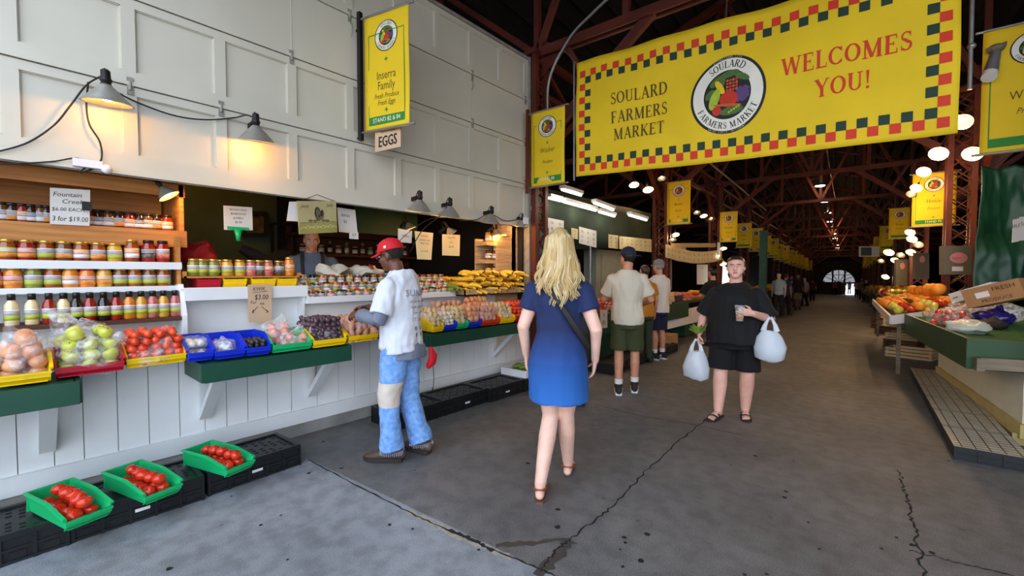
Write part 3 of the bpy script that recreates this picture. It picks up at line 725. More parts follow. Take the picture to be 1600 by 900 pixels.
heap('potato', 'potato', (-3.7, y, ZB), .36, w, .034, 4, 'reddish potato bagged in the yellow bin before the red-capped man', 'potato', 'red potatoes in the yellow bin')
bagobj('clear bag of red potatoes under the hands of the man in the red cap', (-3.7, y, ZB + .13), (.17, w * .5, .1), knot=(.1, .4, 1), seed=17)
y, w = bin_at('blue', 592, 622, -3.52, ZB, 'blue bin of red potatoes in front of the red-capped man, nearer of two', h=.15)
heap('potato', 'potato', (-3.66, y, ZB), .2, w * .8, .033, 2, 'reddish potato in the nearer blue bin by the red-capped man', 'potato', 'potatoes in the nearer blue bin')
y, w = bin_at('blue', 624, 655, -3.52, ZB, 'blue bin of yellow potatoes in front of the red-capped man, farther of two', h=.15)
heap('yellow_potato', 'potato', (-3.68, y, ZB), .26, w * .8, .03, 4, 'yellow potato in the farther blue bin by the red-capped man', 'potato', 'potatoes in the farther blue bin')
FAR = [('yellow', 676, 693, 'yellow_potato', 'potato', .03, 'yellow potatoes just right of the white shirt'), ('blue', 694, 713, 'garlic', 'garlic_bulb', .024, 'garlic next to the green bin'), ('green', 714, 732, 'yellow_potato', 'potato', .03, 'pale potatoes between two blue bins'), ('blue', 733, 752, 'onion', 'onion', .036, 'onions beyond the small green bin'), ('orange', 753, 781, 'potato', 'potato', .033, 'brownish potatoes on the far green shelf'), ('yellow', 782, 805, 'yellow_potato', 'potato', .03, 'yellow potatoes on the far green shelf'), ('red', 806, 828, 'red_produce', 'tomato', .029, 'tomatoes at the far end of the counter')]
for col, p0, p1, kd, nm, r, what in FAR:
    y, w = bin_at(col, p0, p1, -3.52, ZB, '%s bin of %s' % ({'orange': 'orange-red'}.get(col, col), what), h=.13, l=.34)
    s = {'garlic_bulb': 'garlic bulb'}.get(nm, nm)
    heap(kd, nm, (-3.7, y, ZB), .32, w * .95, r, 5 if r < .031 else 4, '%s in the %s bin of %s' % (s, {'orange': 'orange-red'}.get(col, col), what), {'garlic_bulb': 'garlic'}.get(nm, nm), 'heap of ' + what)
    if kd != 'red_produce': bagobj('clear bag over the %s' % what, (-3.7, y, ZB + .12), (.15, w * .46, .09), knot=(.1, .4, 1), seed=20 + p0 * .1)
# second tier behind the far bins: bags and heaps against the riser
for k, (px, kd, nm, r, lab) in enumerate(((700, 'potato', 'potato', .034, 'reddish potato heaped behind the far blue and green bins'), (745, 'onion', 'onion', .038, 'brown onion heaped behind the orange-red bin'), (802, 'red_produce', 'tomato', .03, 'red tomato heaped high at the far end of the stall'))):
    y = YX(px, -3.95); heap(kd, nm, (-3.98, y, .88), .2, .42, r, 5, lab, nm, lab.replace(' heaped', 's heaped', 1))

# ------------------------------------------------------------------ jars
def jar_parts(kind, glass, lid, lab, lab2=None):
    if kind == 'pint': R0, H = .043, .138; prof = [(R0 * .9, 0), (R0, .006), (R0, H * .74), (R0 * .8, H * .86), (R0 * .8, H * .9)]; lp = [(R0 * .86, H * .86), (R0 * .86, H * .99), (R0 * .8, H)]; l0, l1 = H * .18, H * .62
    elif kind == 'small': R0, H = .036, .098; prof = [(R0 * .9, 0), (R0, .005), (R0, H * .74), (R0 * .82, H * .85), (R0 * .82, H * .9)]; lp = [(R0 * .9, H * .84), (R0 * .9, H * .99), (R0 * .8, H)]; l0, l1 = H * .15, H * .66
    elif kind == 'tall': R0, H = .043, .172; prof = [(R0 * .9, 0), (R0, .006), (R0, H * .7), (R0 * .7, H * .85), (R0 * .7, H * .9)]; lp = [(R0 * .76, H * .87), (R0 * .76, H * .99), (R0 * .7, H)]; l0, l1 = H * .2, H * .62
    else: R0, H = .034, .2; prof = [(R0 * .9, 0), (R0, .006), (R0, .115), (R0 * .88, .135), (R0 * .46, .16), (R0 * .44, .172)]; lp = [(R0 * .56, .16), (R0 * .56, .197), (R0 * .5, .2)]; l0, l1 = .035, .1
    b = M(); b.lathe(prof, seg=16); g = b.mesh('glass_body', glass)
    b = M(); b.lathe(lp, seg=16); l = b.mesh('lid', lid)
    b = M(); lm = l0 + (l1 - l0) * .45; e = R0 * 1.025
    b.lathe([(R0 * .99, l0), (e, l0), (e, lm)], seg=16, mi=1); b.lathe([(e, lm), (e, l1), (R0 * .99, l1)], seg=16, mi=0)
    for k in range(3): zz = lm + (l1 - lm) * (.25 + .25 * k); b.lathe([(e + .0004, zz - .002), (e + .0006, zz), (e + .0004, zz + .002)], seg=16, mi=2)
    la = b.mesh('label', [lab, lab2 or lab, m_labk if lab is m_labw else m_labw])
    return g, l, la
JM = {}
def mk_jar(kind, col, lid, lab, lab2, loc, label, group, name='jar', cat='jar', rot=None):
    key = (kind, col, lid.name, lab.name, lab2.name if lab2 else '')
    if key not in JM: JM[key] = jar_parts(kind, JG[col], lid, lab, lab2)
    t = thing(name, label, cat, loc, rot if rot is not None else RN.uniform(-.5, .5), group)
    for n, me in zip(('glass_body', 'lid', 'label'), JM[key]):
        o = bpy.data.objects.new(n, me); COL.objects.link(o); o.parent = t
    return t
# shelf unit at the near end: pine shelves above, white ones below, a brown lip for the bottles
SY0, SY1 = -1.5, YX(284, -4.2)
t = thing('jar_shelves', 'stepped pine and white shelf unit of jars and bottles at the near end', 'shelf', (-4.3, 0, .88))
def shelf_board(nm, x0, x1, z, th, m): b = M(); b.b2((x0, SY0, z - th), (x1, SY1 - .01, z)); return b.build(nm, m, t, True)
zB1 = PX(0, 507, -4.12).z; zB1 = 1.155; zW2 = 1.385; zP3 = 1.565; zP4 = 1.815
shelf_board('bottle_shelf', -4.33, -4.08, zB1, .03, m_darkwood); shelf_board('white_shelf', -4.4, -4.17, zW2, .035, m_white)
shelf_board('pine_shelf', -4.44, -4.2, zP3, .035, m_pine); shelf_board('top_shelf', -4.75, -4.3, zP4, .1, m_pine)
b = M(); b.b2((-4.34, SY0, .88), (-4.3, SY1 - .01, zB1 - .03)); b.build('apron', m_white, t, True)
b = M(); b.b2((-4.44, SY0, zB1), (-4.4, SY1 - .01, zP3 - .04)); b.build('back_panel', m_white, t, True)
b = M(); b.b2((-4.205, SY0, zP3 - .05), (-4.19, SY1, zP3 + .005)); b.b2((-4.175, SY0, zW2 - .035), (-4.165, SY1, zW2 + .004)); b.build('front_lip', [m_white], t, True)
b = M(); b.b2((-4.32, SY0, zP4 - .12), (-4.295, SY1 + .06, zP4 + .01)); b.b2((-4.36, SY0, 2.1), (-4.33, SY1 + .06, 2.2)); b.b2((-4.9, SY0, 1.55), (-4.86, SY1, 2.3)); b.build('pine_rail', m_pine, t, True)
b = M(); b.slab([(-4.06, SY1, .88), (-4.06, SY1, 1.16), (-4.16, SY1, 1.4), (-4.3, SY1, 1.4), (-4.45, SY1, .88)], (0, 1, 0), .03)
b.build('side_panel', m_white, t, True)
b = M(); b.b2((-4.46, SY1 - .03, 1.4), (-4.2, SY1 - .005, 1.78)); b.b2((-4.9, SY1 + .02, 1.74), (-4.33, SY1 + .05, 2.22)); b.build('side_panel', m_pine, t, True)
cols13 = ['cream', 'cream', 'red', 'cream', 'black', 'red', 'black', 'red', 'orange', 'gold', 'pink', 'gold', 'pink']
bx = [8, 40, 67, 90, 112, 133, 155, 175, 195, 214, 232, 249, 267]
seqb = [(-18, 'red')] + [(bx[i] + 8 - (i > 3) * 2, cols13[i]) for i in range(13)]
NB = {}
for i, (px, c) in enumerate(seqb):
    y = YX(px, -4.13); z = zB1
    mk_jar('bottle', c, m_lidk, m_labw, m_labg, (-4.14, y, z), '%s sauce bottle with a black cap, %s from the right end of the bottom row' % (JN[c], ORD[13 - i]), 'sauce bottles on the brown-edged shelf', 'sauce_bottle', 'bottle')
def row(pxs, X, z, spec, where, group, kind='pint'):
    n = len(pxs)
    for i, px in enumerate(pxs):
        c, lid, la, lb = spec[i % len(spec)]; y = YX(px, X)
        mk_jar(kind if not isinstance(kind, list) else kind[i], c, lid, la, lb, (X, y, z), '%s jar, %s from the right end of the %s' % (JN[c], ORD[n - 1 - i], where), group)
row([-12, 20, 52, 82, 110, 136, 163, 188, 210, 233, 255], -4.235, zW2, [('red', m_lidr, m_labr, m_labo), ('orange', m_gold, m_labr, m_labo), ('green', m_gold, m_labw, m_labg), ('amber', m_gold, m_labw, m_labg), ('orange', m_gold, m_labo, m_labw), ('orange', m_lidr, m_labr, m_labo), ('gold', m_gold, m_labo, m_labo), ('brown', m_gold, m_labw, m_labg), ('amber', m_gold, m_labw, m_labg), ('brown', m_gold, m_labw, m_labg), ('amber', m_gold, m_labw, m_labg)], 'white shelf', 'jars on the white shelf')
row([-20, 12, 43, 73, 101, 128, 154, 180, 207, 233, 255], -4.27, zP3, [('dark', m_gold, m_labw, m_labo), ('amber', m_gold, m_labg, m_labo), ('red', m_gold, m_labr, m_labo), ('amber', m_gold, m_labw, m_labg), ('brown', m_gold, m_labw, m_labo), ('amber', m_gold, m_labo, m_labw), ('amber', m_gold, m_labw, m_labo), ('gold', m_gold, m_labw, m_labg), ('amber', m_gold, m_labo, m_labw), ('red', m_lidk, m_labk, m_labk), ('red', m_lidk, m_labw, m_labr)], 'lower pine shelf', 'jars on the lower pine shelf', ['pint'] * 8 + ['tall'] * 3)
row([-8, 6, 22, 38, 52, 66, 76, 140, 156, 172, 188, 204, 220, 232, 246, 262], -4.42, zP4, [('dark', m_lidk, m_labk, m_labw), ('brown', m_lidk, m_labw, m_labw), ('dark', m_lidk, m_labw, m_labo), ('red', m_lidk, m_labo, m_labw)], 'top pine shelf', 'jars on the shadowed top shelf')

# middle unit: white shelf with a pine tray of jars on coloured bins
MY0, MY1 = YX(290, -4.1), YX(479, -4.1)
t = thing('display_shelf', 'white painted display shelf carrying the pine tray of relish jars', 'shelf', (-4.3, (MY0 + MY1) / 2, .88))
b = M(); b.b2((-4.7, MY0, 1.33), (-4.12, MY1, 1.365)); b.b2((-4.125, MY0 - .01, 1.27), (-4.1, MY1 + .01, 1.372)); b.build('shelf_board', m_white, t, True)
b = M(); b.b2((-4.3, MY0, .876), (-4.27, MY1, 1.33)); b.build('riser', m_white, t, True)
for y in (MY0, MY1): b = M(); b.slab([(-4.13, y, 1.27), (-4.27, y, 1.27), (-4.27, y, .88), (-4.2, y, .88)], (0, 1, 0), .025); b.slab([(-4.12, y, 1.36), (-4.7, y, 1.36), (-4.7, y, 1.43), (-4.4, y, 1.43)], (0, 1, 0), .025); b.build('side_panel', m_white, t, True)
for i, (p0, p1, c) in enumerate(((306, 343, 'red'), (347, 383, 'yellow'), (391, 428, 'yellow'), (431, 461, 'yellow'))):
    y0, y1 = YX(p0, -4.2), YX(p1, -4.2); b = bin_mesh(y1 - y0, .3, .075, .07); o = b.build('produce_bin', bin_cols[c]); o.location = (-4.17, (y0 + y1) / 2, 1.366)
    tag(o, ('red bin under the left end of the pine tray', 'yellow bin under the pine tray, beside the red one', 'yellow bin under the pine tray, above the price card', 'yellow bin under the right end of the pine tray')[i], 'bin', 'bins under the pine tray')
ty0, ty1 = YX(285, -4.2), YX(468, -4.2)
b = M(); b.b2((-4.5, ty0, 1.447), (-4.16, ty1, 1.462)); b.b2((-4.5, ty0, 1.447), (-4.48, ty1, 1.5)); b.b2((-4.5, ty0, 1.447), (-4.16, ty0 + .02, 1.5)); b.b2((-4.5, ty1 - .02, 1.447), (-4.16, ty1, 1.49))
o = b.build('display_tray', m_pine); tag(o, 'pine tray of relish jars lying across red and yellow bins', 'tray')
row([303, 316, 334, 355, 375, 392, 405, 419, 436, 452], -4.22, 1.463, [('green', m_gold, m_labw, m_labg), ('green', m_gold, m_labw, m_labg), ('green', m_gold, m_labw, m_labg), ('gold', m_gold, m_labw, m_labg), ('gold', m_gold, m_labw, m_labg), ('pink', m_gold, m_labw, m_labr), ('brown', m_gold, m_labw, m_labk), ('pink', m_gold, m_labo, m_labr), ('brown', m_gold, m_labw, m_labk), ('orange', m_gold, m_labo, m_labo)], 'pine tray', 'relish jars on the pine tray', ['pint'] * 9 + ['tall'])
row([309, 325, 345, 442], -4.32, 1.463, [('green', m_gold, m_labw, m_labg), ('green', m_gold, m_labw, m_labg), ('amber', m_gold, m_labw, m_labg), ('amber', m_gold, m_labo, m_labo)], "pine tray's back row", 'relish jars at the back of the tray')
# jam rack: three sloping rows of small jars
JY0, JY1 = YX(483, -4.1), YX(712, -4.1)
t = thing('jam_rack', 'white sloping rack of small jam jars behind the bagged potatoes', 'rack', (-4.3, (JY0 + JY1) / 2, .88))
b = M(); b.b2((-4.13, JY0, 1.2), (-4.1, JY1, 1.262)); b.build('front_lip', m_white, t, True)
b = M(); b.b2((-4.28, JY0, .876), (-4.25, 4.95, 1.2)); b.build('riser', m_white, t, True)
for k in range(3):
    b = M(); b.b2((-4.25 - k * .085, JY0, 1.2), (-4.13 - k * .085, JY1, 1.225 + k * .075)); b.build('step', m_white, t, True)
for y in (JY0, JY1): b = M(); b.slab([(-4.1, y, 1.2), (-4.1, y, 1.27), (-4.42, y, 1.46), (-4.42, y, 1.2)], (0, 1, 0), .02); b.build('side_panel', m_white, t, True)
JC = ['red', 'gold', 'amber', 'green', 'pink', 'dark', 'orange', 'gold', 'brown', 'green', 'amber', 'black']
LC = [m_gold, m_gold, m_lidw, m_lidk, m_gold, m_lidr]
for r in range(3):
    n = 19
    for i in range(n):
        y = JY0 + .045 + (JY1 - JY0 - .09) * i / (n - 1); c = JC[(i * 5 + r * 3) % 12]; lid = LC[(i * 7 + r) % 6]
        lab, lb = [(m_labw, m_labw), (m_labw, m_labg), (m_labr, m_labw), (m_labw, m_labo)][(i + r * 2) % 4]
        mk_jar('small', c, lid, lab, lb, (-4.165 - r * .085, y, 1.226 + r * .075), '%s small jam jar, %s from the left in the %s row of the sloping rack' % (JN[c], ORD[i], ('front', 'middle', 'back')[r]), 'small jam jars on the sloping rack', 'jam_jar', rot=(0, .0, RN.uniform(-.4, .4)))
# squash tray
qy0, qy1 = YX(722, -4.05), YX(816, -4.05)
b = M(); b.b2((-4.4, qy0, 1.2), (-4.0, qy1, 1.215))
for a, e in (((-4.015, qy0, 1.2), (-4.0, qy1, 1.28)), ((-4.4, qy0, 1.2), (-4.385, qy1, 1.3)), ((-4.4, qy0, 1.2), (-4.0, qy0 + .015, 1.28)), ((-4.4, qy1 - .015, 1.2), (-4.0, qy1, 1.28))): b.b2(a, e)
b.b2((-4.3, qy0 + .1, .88), (-4.26, qy1 - .1, 1.2)); tag(b.build('produce_tray', m_palewood), 'pale wooden tray heaped with yellow squash at the far end', 'tray')
heap('squash', 'yellow_squash', (-4.22, (qy0 + qy1) / 2 + .05, 1.215), .34, qy1 - qy0 - .12, .048, 4, 'yellow squash heaped in the pale wooden tray', 'squash', 'yellow squash in the tray', flat=True, jit=.5)
heap('squash', 'yellow_squash', (-4.65, (qy0 + qy1) / 2 - .25, 1.3), .34, qy1 - qy0 - .1, .042, 2, 'yellow squash on the ledge behind the pale tray', 'squash', 'yellow squash behind the tray', flat=True, jit=.5, stuff=True)
b = M(); b.b2((-4.9, qy0 - .6, 1.26), (-4.45, qy1, 1.3)); b.b2((-4.9, qy0 - .6, .2), (-4.86, qy1, 1.26)); tag(b.build('back_counter', m_palewood), 'pale wooden ledge of squash behind the front trays', 'counter')
heap('cuke', 'green_squash', (-4.25, qy0 - .12, 1.24), .3, .14, .035, 2, 'dark green squash beside the left end of the pale tray', 'squash', 'green squash by the tray', flat=True)
# corner shelves with jars on the far post
b = M()
for z in (1.45, 1.68, 1.93): b.b2((-4.44, 4.33, z - .05), (-4.22, 4.86, z))
b.b2((-4.24, 4.84, 1.3), (-4.2, 4.93, 2.25)); b.b2((-4.46, 4.33, 1.3), (-4.44, 4.9, 1.98))
tag(b.build('corner_shelf', m_palewood), 'pale corner shelf of honey jars lit by a lamp at the far end', 'shelf')
for k, z in enumerate((1.45, 1.68, 1.93)):
    for i in range(4): mk_jar('pint', ('gold', 'brown', 'gold')[2 - k], m_lidk if k < 2 else m_gold, m_labw, None, (-4.28, 4.42 + i * .12, z), '%s jar on the %s of the lamplit corner shelf, %s from the left' % (('amber-brown', 'dark', 'golden')[k], ('bottom board', 'middle board', 'top board')[k], ORD[i]), 'jars on the corner shelf')

# ------------------------------------------------------------------ black crates and tomato bins on the floor
def crate_mesh(L=.6, Wd=.4, H=.16):
    b = M(); t = .012
    b.b2((-Wd / 2, -L / 2, H - .03), (Wd / 2, L / 2, H - .012))
    for sx in (-1, 1): b.b2((sx * Wd / 2 - (t if sx > 0 else 0), -L / 2, 0), (sx * Wd / 2 + (0 if sx > 0 else t), L / 2, H - .03))
    for sy in (-1, 1): b.b2((-Wd / 2 + t, sy * L / 2 - (t if sy > 0 else 0), 0), (Wd / 2 - t, sy * L / 2 + (0 if sy > 0 else t), H - .03))
    b.b2((-Wd / 2 - .008, -L / 2 - .008, H - .03), (-Wd / 2 + .02, L / 2 + .008, H)); b.b2((Wd / 2 - .02, -L / 2 - .008, H - .03), (Wd / 2 + .008, L / 2 + .008, H))
    b.b2((-Wd / 2 + .02, -L / 2 - .008, H - .03), (Wd / 2 - .02, -L / 2 + .02, H)); b.b2((-Wd / 2 + .02, L / 2 - .02, H - .03), (Wd / 2 - .02, L / 2 + .008, H))
    for z in (.004, H * .42):                           # ribs
        b.b2((Wd / 2, -L / 2 - .006, z), (Wd / 2 + .01, L / 2 + .006, z + .014)); b.b2((-Wd / 2, -L / 2 - .008, z), (Wd / 2, -L / 2, z + .014)); b.b2((-Wd / 2, L / 2, z), (Wd / 2, L / 2 + .008, z + .014))
    for i in range(6):
        y = -L / 2 + L * i / 5; b.b2((Wd / 2, y - .007, 0), (Wd / 2 + .012, y + .007, H - .03))
        if i < 5: b.b2((Wd / 2 - .001, y + .03, H * .12), (Wd / 2 + .006, y + L / 5 - .03, H * .36))
    for i in range(4): x = -Wd / 2 + Wd * i / 3; b.b2((x - .007, -L / 2 - .01, 0), (x + .007, -L / 2, H - .03))
    b2 = M()
    return b
def grille():
    b = M()
    for i in range(11):
        for j in range(7):
            if (i * 3 + j * 5) % 4: b.b2((-.16 + j * .05 - .011, -.26 + i * .05 - .012, .1485), (-.16 + j * .05 + .011, -.26 + i * .05 + .012, .1492))
    return b
crm0 = crate_mesh(); g_ = grille(); crm0.add(g_.v, g_.f, 1); crm = crm0.mesh('crate_body', [m_black, mat('hole_black', '050505', .9)])
b = M(); b.b2((.2115, -.04, .06), (.2135, .03, .078)); crt = b.mesh('sticker', m_labw)
def crate(loc, label, rz=0, sticker=True, body=None, group='black plastic crates along the stall'):
    t = thing('plastic_crate', label, 'crate', loc, rz, group)
    for n, me in (('crate_body', body or crm),) + ((('sticker', crt),) if sticker else ()):
        o = bpy.data.objects.new(n, me); COL.objects.link(o); o.parent = t
    return t
def crow(y, x, lab, rz=0, st=True): return crate((x, y, 0), lab, rz, st)
crow(-.14, -3.55, 'black plastic crate at the near left corner', .0)
crow(.48, -3.56, 'black plastic crate between the two nearest green tomato bins', .0)
crow(1.11, -3.6, 'black plastic crate holding the farthest green tomato bin', .05)
for i, (y, x, z, lab) in enumerate(((2.62, -3.66, 0, 'black plastic crate behind the legs of the man in the red cap'), (3.24, -3.66, 0, 'black plastic crate just right of the man in the red cap'), (3.86, -3.62, .0, 'black plastic crate left of the crate with the white box'), (4.48, -3.6, 0, 'black plastic crate under the white box of greens'))): crate((x, y, z), lab, .0)
def tom_bin(px, py, lab, k, rz):
    p = PZ(px, py, .16); t = mk_bin('green', 'bright green bin of red tomatoes, ' + lab, (p.x, p.y, .161), .185, .46, .105, .05, rz, 'green tomato bins on the crates')
    c, s = math.cos(rz), math.sin(rz); ctr = V((p.x - .225 * c, p.y - .225 * s, .168))
    heap('tomato', 'tomato', ctr, .37, .142, .0365, 2, 'red plum tomato in the green bin ' + lab, 'tomato', 'tomatoes in the green bin ' + lab, rz=rz, stem=True, jit=.2, sc_=1.06, shrink=.2)
tom_bin(140, 818, 'nearest on the crates', 0, .28); tom_bin(256, 779, 'second along the crates', 1, .28); tom_bin(376, 738, 'third along the crates', 2, .3)
c = V((-3.62, 4.48, .162)); b = M(); b.b2((-.2, -.28, 0), (.2, .28, .01))
for sx in (-1, 1): b.b2((sx * .2 - .012, -.28, 0), (sx * .2 + .012, .28, .09)); b.b2((-.2, sx * .28 - .012, 0), (.2, sx * .28 + .012, .09))
b.b2((.206, -.2, .07), (.216, -.1, .1)); b.b2((.206, .1, .07), (.216, .2, .1)); o = b.build('produce_box', m_labw); o.location = c; tag(o, 'white plastic box of okra and gourds low beside the blue dress', 'box')
heap('cuke', 'gourd', c + V((0, 0, .012)), .3, .42, .035, 2, 'small pale green gourd in the white box on the crate', 'gourd', 'gourds in the white box', flat=True, jit=.5)
# ------------------------------------------------------------------ printed cloth and cards
def bil(tl, tr, br, bl):
    def f(u, v): return (bl * (1 - u) + br * u) * (1 - v) + (tl * (1 - u) + tr * u) * v
    return f
def cloth(b, fn, nrm, nu, nv, th, mi=0):
    w = nu + 1; vs = [fn(i / nu, j / nv) for j in range(nv + 1) for i in range(nu + 1)]; n = len(vs)
    bk = [p - nrm * th for p in vs]; fs = []
    for j in range(nv):
        for i in range(nu):
            a = j * w + i; fs += [(a, a + 1, a + w + 1, a + w), (n + a, n + a + w, n + a + w + 1, n + a + 1)]
    edge = [(i, i + 1) for i in range(nu)] + [(nv * w + i + 1, nv * w + i) for i in range(nu)] + [(j * w + w, j * w) for j in range(nv)] + [(j * w + nu, j * w + w + nu) for j in range(nv)]
    fs += [(a, a + n, c + n, c) for a, c in edge]
    b.add(vs + bk, fs, mi, True)
def emblem(R):
    """round market crest: dark rim, cream ring with lettering, fruit on black; yields (verts, faces, colour key, layer)"""
    out = []
    def disc(r, key, lay, cx=0, cy=0, sx=1, sy=1, rot=0, n=32):
        c, s = math.cos(rot), math.sin(rot); P = []
        for i in range(n):
            x, y = r * sx * math.cos(2 * pi * i / n), r * sy * math.sin(2 * pi * i / n); P.append(V((cx + x * c - y * s, cy + x * s + y * c, 0)))
        if r * max(sx, sy) < .3 * R: out.append((P, [tuple(range(n))], key, lay)); return
        Q = []; rg = 8; c0 = V((cx, cy, 0))
        for k in range(1, rg + 1): Q += [c0 + (p - c0) * k / rg for p in P]
        fs = [tuple(range(n))] + [((k - 1) * n + i, (k - 1) * n + (i + 1) % n, k * n + (i + 1) % n, k * n + i) for k in range(1, rg) for i in range(n)]
        out.append((Q, fs, key, lay))
    disc(R, 'k', 1, n=48); disc(.93 * R, 'c', 2, n=48)
    for st, a, inw, sz in (('SOULARD', 90, False, .185), ('FARMERS MARKET', 270, True, .165)):
        for q, f in serif_arc(st, sz * R, .79 * R, a, inw): out.append((q, f, 'k', 3))
    disc(.63 * R, 'k', 3, n=40)
    q = .63 * R
    for x, y, sx, sy, r in ((-.45, .62, .34, .16, .6), (.1, .82, .42, .14, .1), (.62, .62, .36, .13, -.5), (-.72, .1, .26, .16, .8), (.2, -.68, .5, .17, .1), (-.2, .55, .3, .12, 1.3)): disc(q, 'l', 4, x * q, y * q, sx, sy, r, 14)
    disc(q, 'y', 5, -.3 * q, .34 * q, .13, .36, .55, 16); disc(q, 'p', 5, -.52 * q, -.12 * q, .2, .46, -.35, 18)
    for i in range(4):
        for j in range(4): disc(q, 'o' if (i + j) % 2 else 'r', 5, (.02 + i * .13) * q, (.16 + j * .13) * q, .06, .055, 0, 8)
    for i in range(5):
        for j in range(4):
            if i + j < 7: disc(q, 'g', 5, (.46 + i * .1) * q, (.1 - j * .14 + (i % 2) * .05) * q, .08, .08, 0, 10)
    disc(q, 'r', 6, .08 * q, -.2 * q, .38, .33, 0, 22); disc(q, 'o', 7, .02 * q, -.44 * q, .62, .055, -.12, 16); disc(q, 'r', 6, -.42 * q, -.62 * q, .2, .2, 0, 14)
    for i in range(5): disc(q, 'p', 7, (.1 + i * .1) * q, (-.74 + i * .05) * q, .05, .05, 0, 8)
    for st, a, inw in (('ESTABLISHED 1779', 90, False), ('SAINT LOUIS, MISSOURI', 270, True)):
        n = len(st)
        for i, ch in enumerate(st):
            if ch == ' ': continue
            vs, fs = text2d(ch, .055 * R); off = (i - (n - 1) / 2) * .052
            an = math.radians(a) + (off if inw else -off); rr = .965 * R
            out.append(([V((rr * math.cos(an) + v.x * (-math.sin(an) if inw else math.sin(an)) - v.y * (math.cos(an) if inw else -math.cos(an)), rr * math.sin(an) + v.x * (math.cos(an) if inw else -math.cos(an)) - v.y * (math.sin(an) if inw else -math.sin(an)), 0)) for v in vs], fs, 'c', 2))
    return out
EMK = ['k', 'c', 'l', 'p', 'y', 'o', 'r', 'g']
EMM = [m_eink, m_cream, m_leaf, m_lime, m_yellow, m_orng, m_tom_p, m_purp]
# ------------------------------------------------------------------ the big welcome banner
tl, bl, tr, br = PD(900, 98, 5.7), PD(900, 276, 5.7), PD(1505, -80, 3.6), PD(1497, 207, 3.6)
DW, DH = 3.95, 1.5
fb = bil(tl, tr, br, bl); nb = (br - bl).cross(tl - bl).normalized()
def fbw(u, v, e=0.):
    sag = -.018 * math.sin(pi * u) * (1 - v)
    w = .012 * math.sin(u * 31 + v * 5) * (.3 + .7 * v) + .010 * math.sin(u * 11 - v * 9) + .014 * noise.noise(V((u * 6, v * 3, 4)))
    return fb(u, v) + nb * (w + e) + V((0, 0, sag))
t = thing('welcome_banner', 'wide yellow cloth banner with checked border hung across the aisle', 'banner', (tl + br) / 2)
b = M(); cloth(b, fbw, nb, 90, 24, .006)
def pr(b, vs, fs, mi, lay, cx, cy, f=fbw, W=DW, H=DH, sub=True): b.add([f((cx + v.x) / W, (cy + v.y) / H, .004 + .0016 * lay) for v in vs], fs, mi)
p = DH / 8.64; s = p / 2
def sq(x, y, mi): b.add([fbw((x + dx * s) / DW, (y + dy * s) / DH, .004) for dx, dy in ((0, 0), (1, 0), (1, 1), (0, 1))], [(0, 1, 2, 3)], mi)
xo, yo = .055, .06; nx = int((DW - 2 * xo) / p); px_ = (DW - 2 * xo - s) / nx; topy = DH - .3
for k in range(nx + 1):
    x = xo + px_ * k; sq(x, yo, 1); sq(x, topy + s, 1)
    if k < nx: sq(x + px_ / 2, yo + s, 2); sq(x + px_ / 2, topy, 2)
ny = 6; py_ = (topy + s - yo) / 7
for k in range(1, 8):
    y = yo + py_ * k
    if k < 7: sq(xo, y, 1); sq(DW - xo - s, y, 1)
    sq(xo + s, y - py_ / 2 , 2); sq(DW - xo - 2 * s, y - py_ / 2, 2)
for st, v in (('SOULARD', .61), ('FARMERS', .457), ('MARKET', .315)):
    for vs, fs in serif(st, .14): pr(b, vs, fs, 3, 1, .235 * DW, v * DH - .07)
for st, v in (('WELCOMES', .565), ('YOU!', .385)):
    for vs, fs in serif(st, .165): pr(b, vs, fs, 1, 1, .782 * DW, v * DH - .08)
for vs, fs, k, lay in emblem(.405): pr(b, vs, fs, 4 + EMK.index(k), lay, .506 * DW, .462 * DH)
b.build('banner_cloth', [m_yellow, m_bred, m_bgreen, m_bbrown] + EMM, t, True)
b = M(); b.cyl(PD(897, 96, 5.72), PD(897, 282, 5.72), .012, seg=8); b.build('side_pole', m_steel, t, True)
for q_, r_ in ((tl, .4), (tr, 4.6), (fb(.5, 1), 2.6)): b = M(); b.tube([q_, AI(0, r_, 4.75)], .006); b.build('hanging_wire', m_steel, t, True)
b = M(); q = [PD(1521, -60, 3.75), PD(1515, 140, 3.75)]; b.cyl(q[0], q[1], .016, seg=10); b.ball(PD(1518, 72, 3.75), .03, 8, 6)
t = thing('conduit_pipe', 'grey vertical conduit pipe at the right end of the welcome banner', 'pipe', q[1]); b.build('pipe', m_steel, t, True)

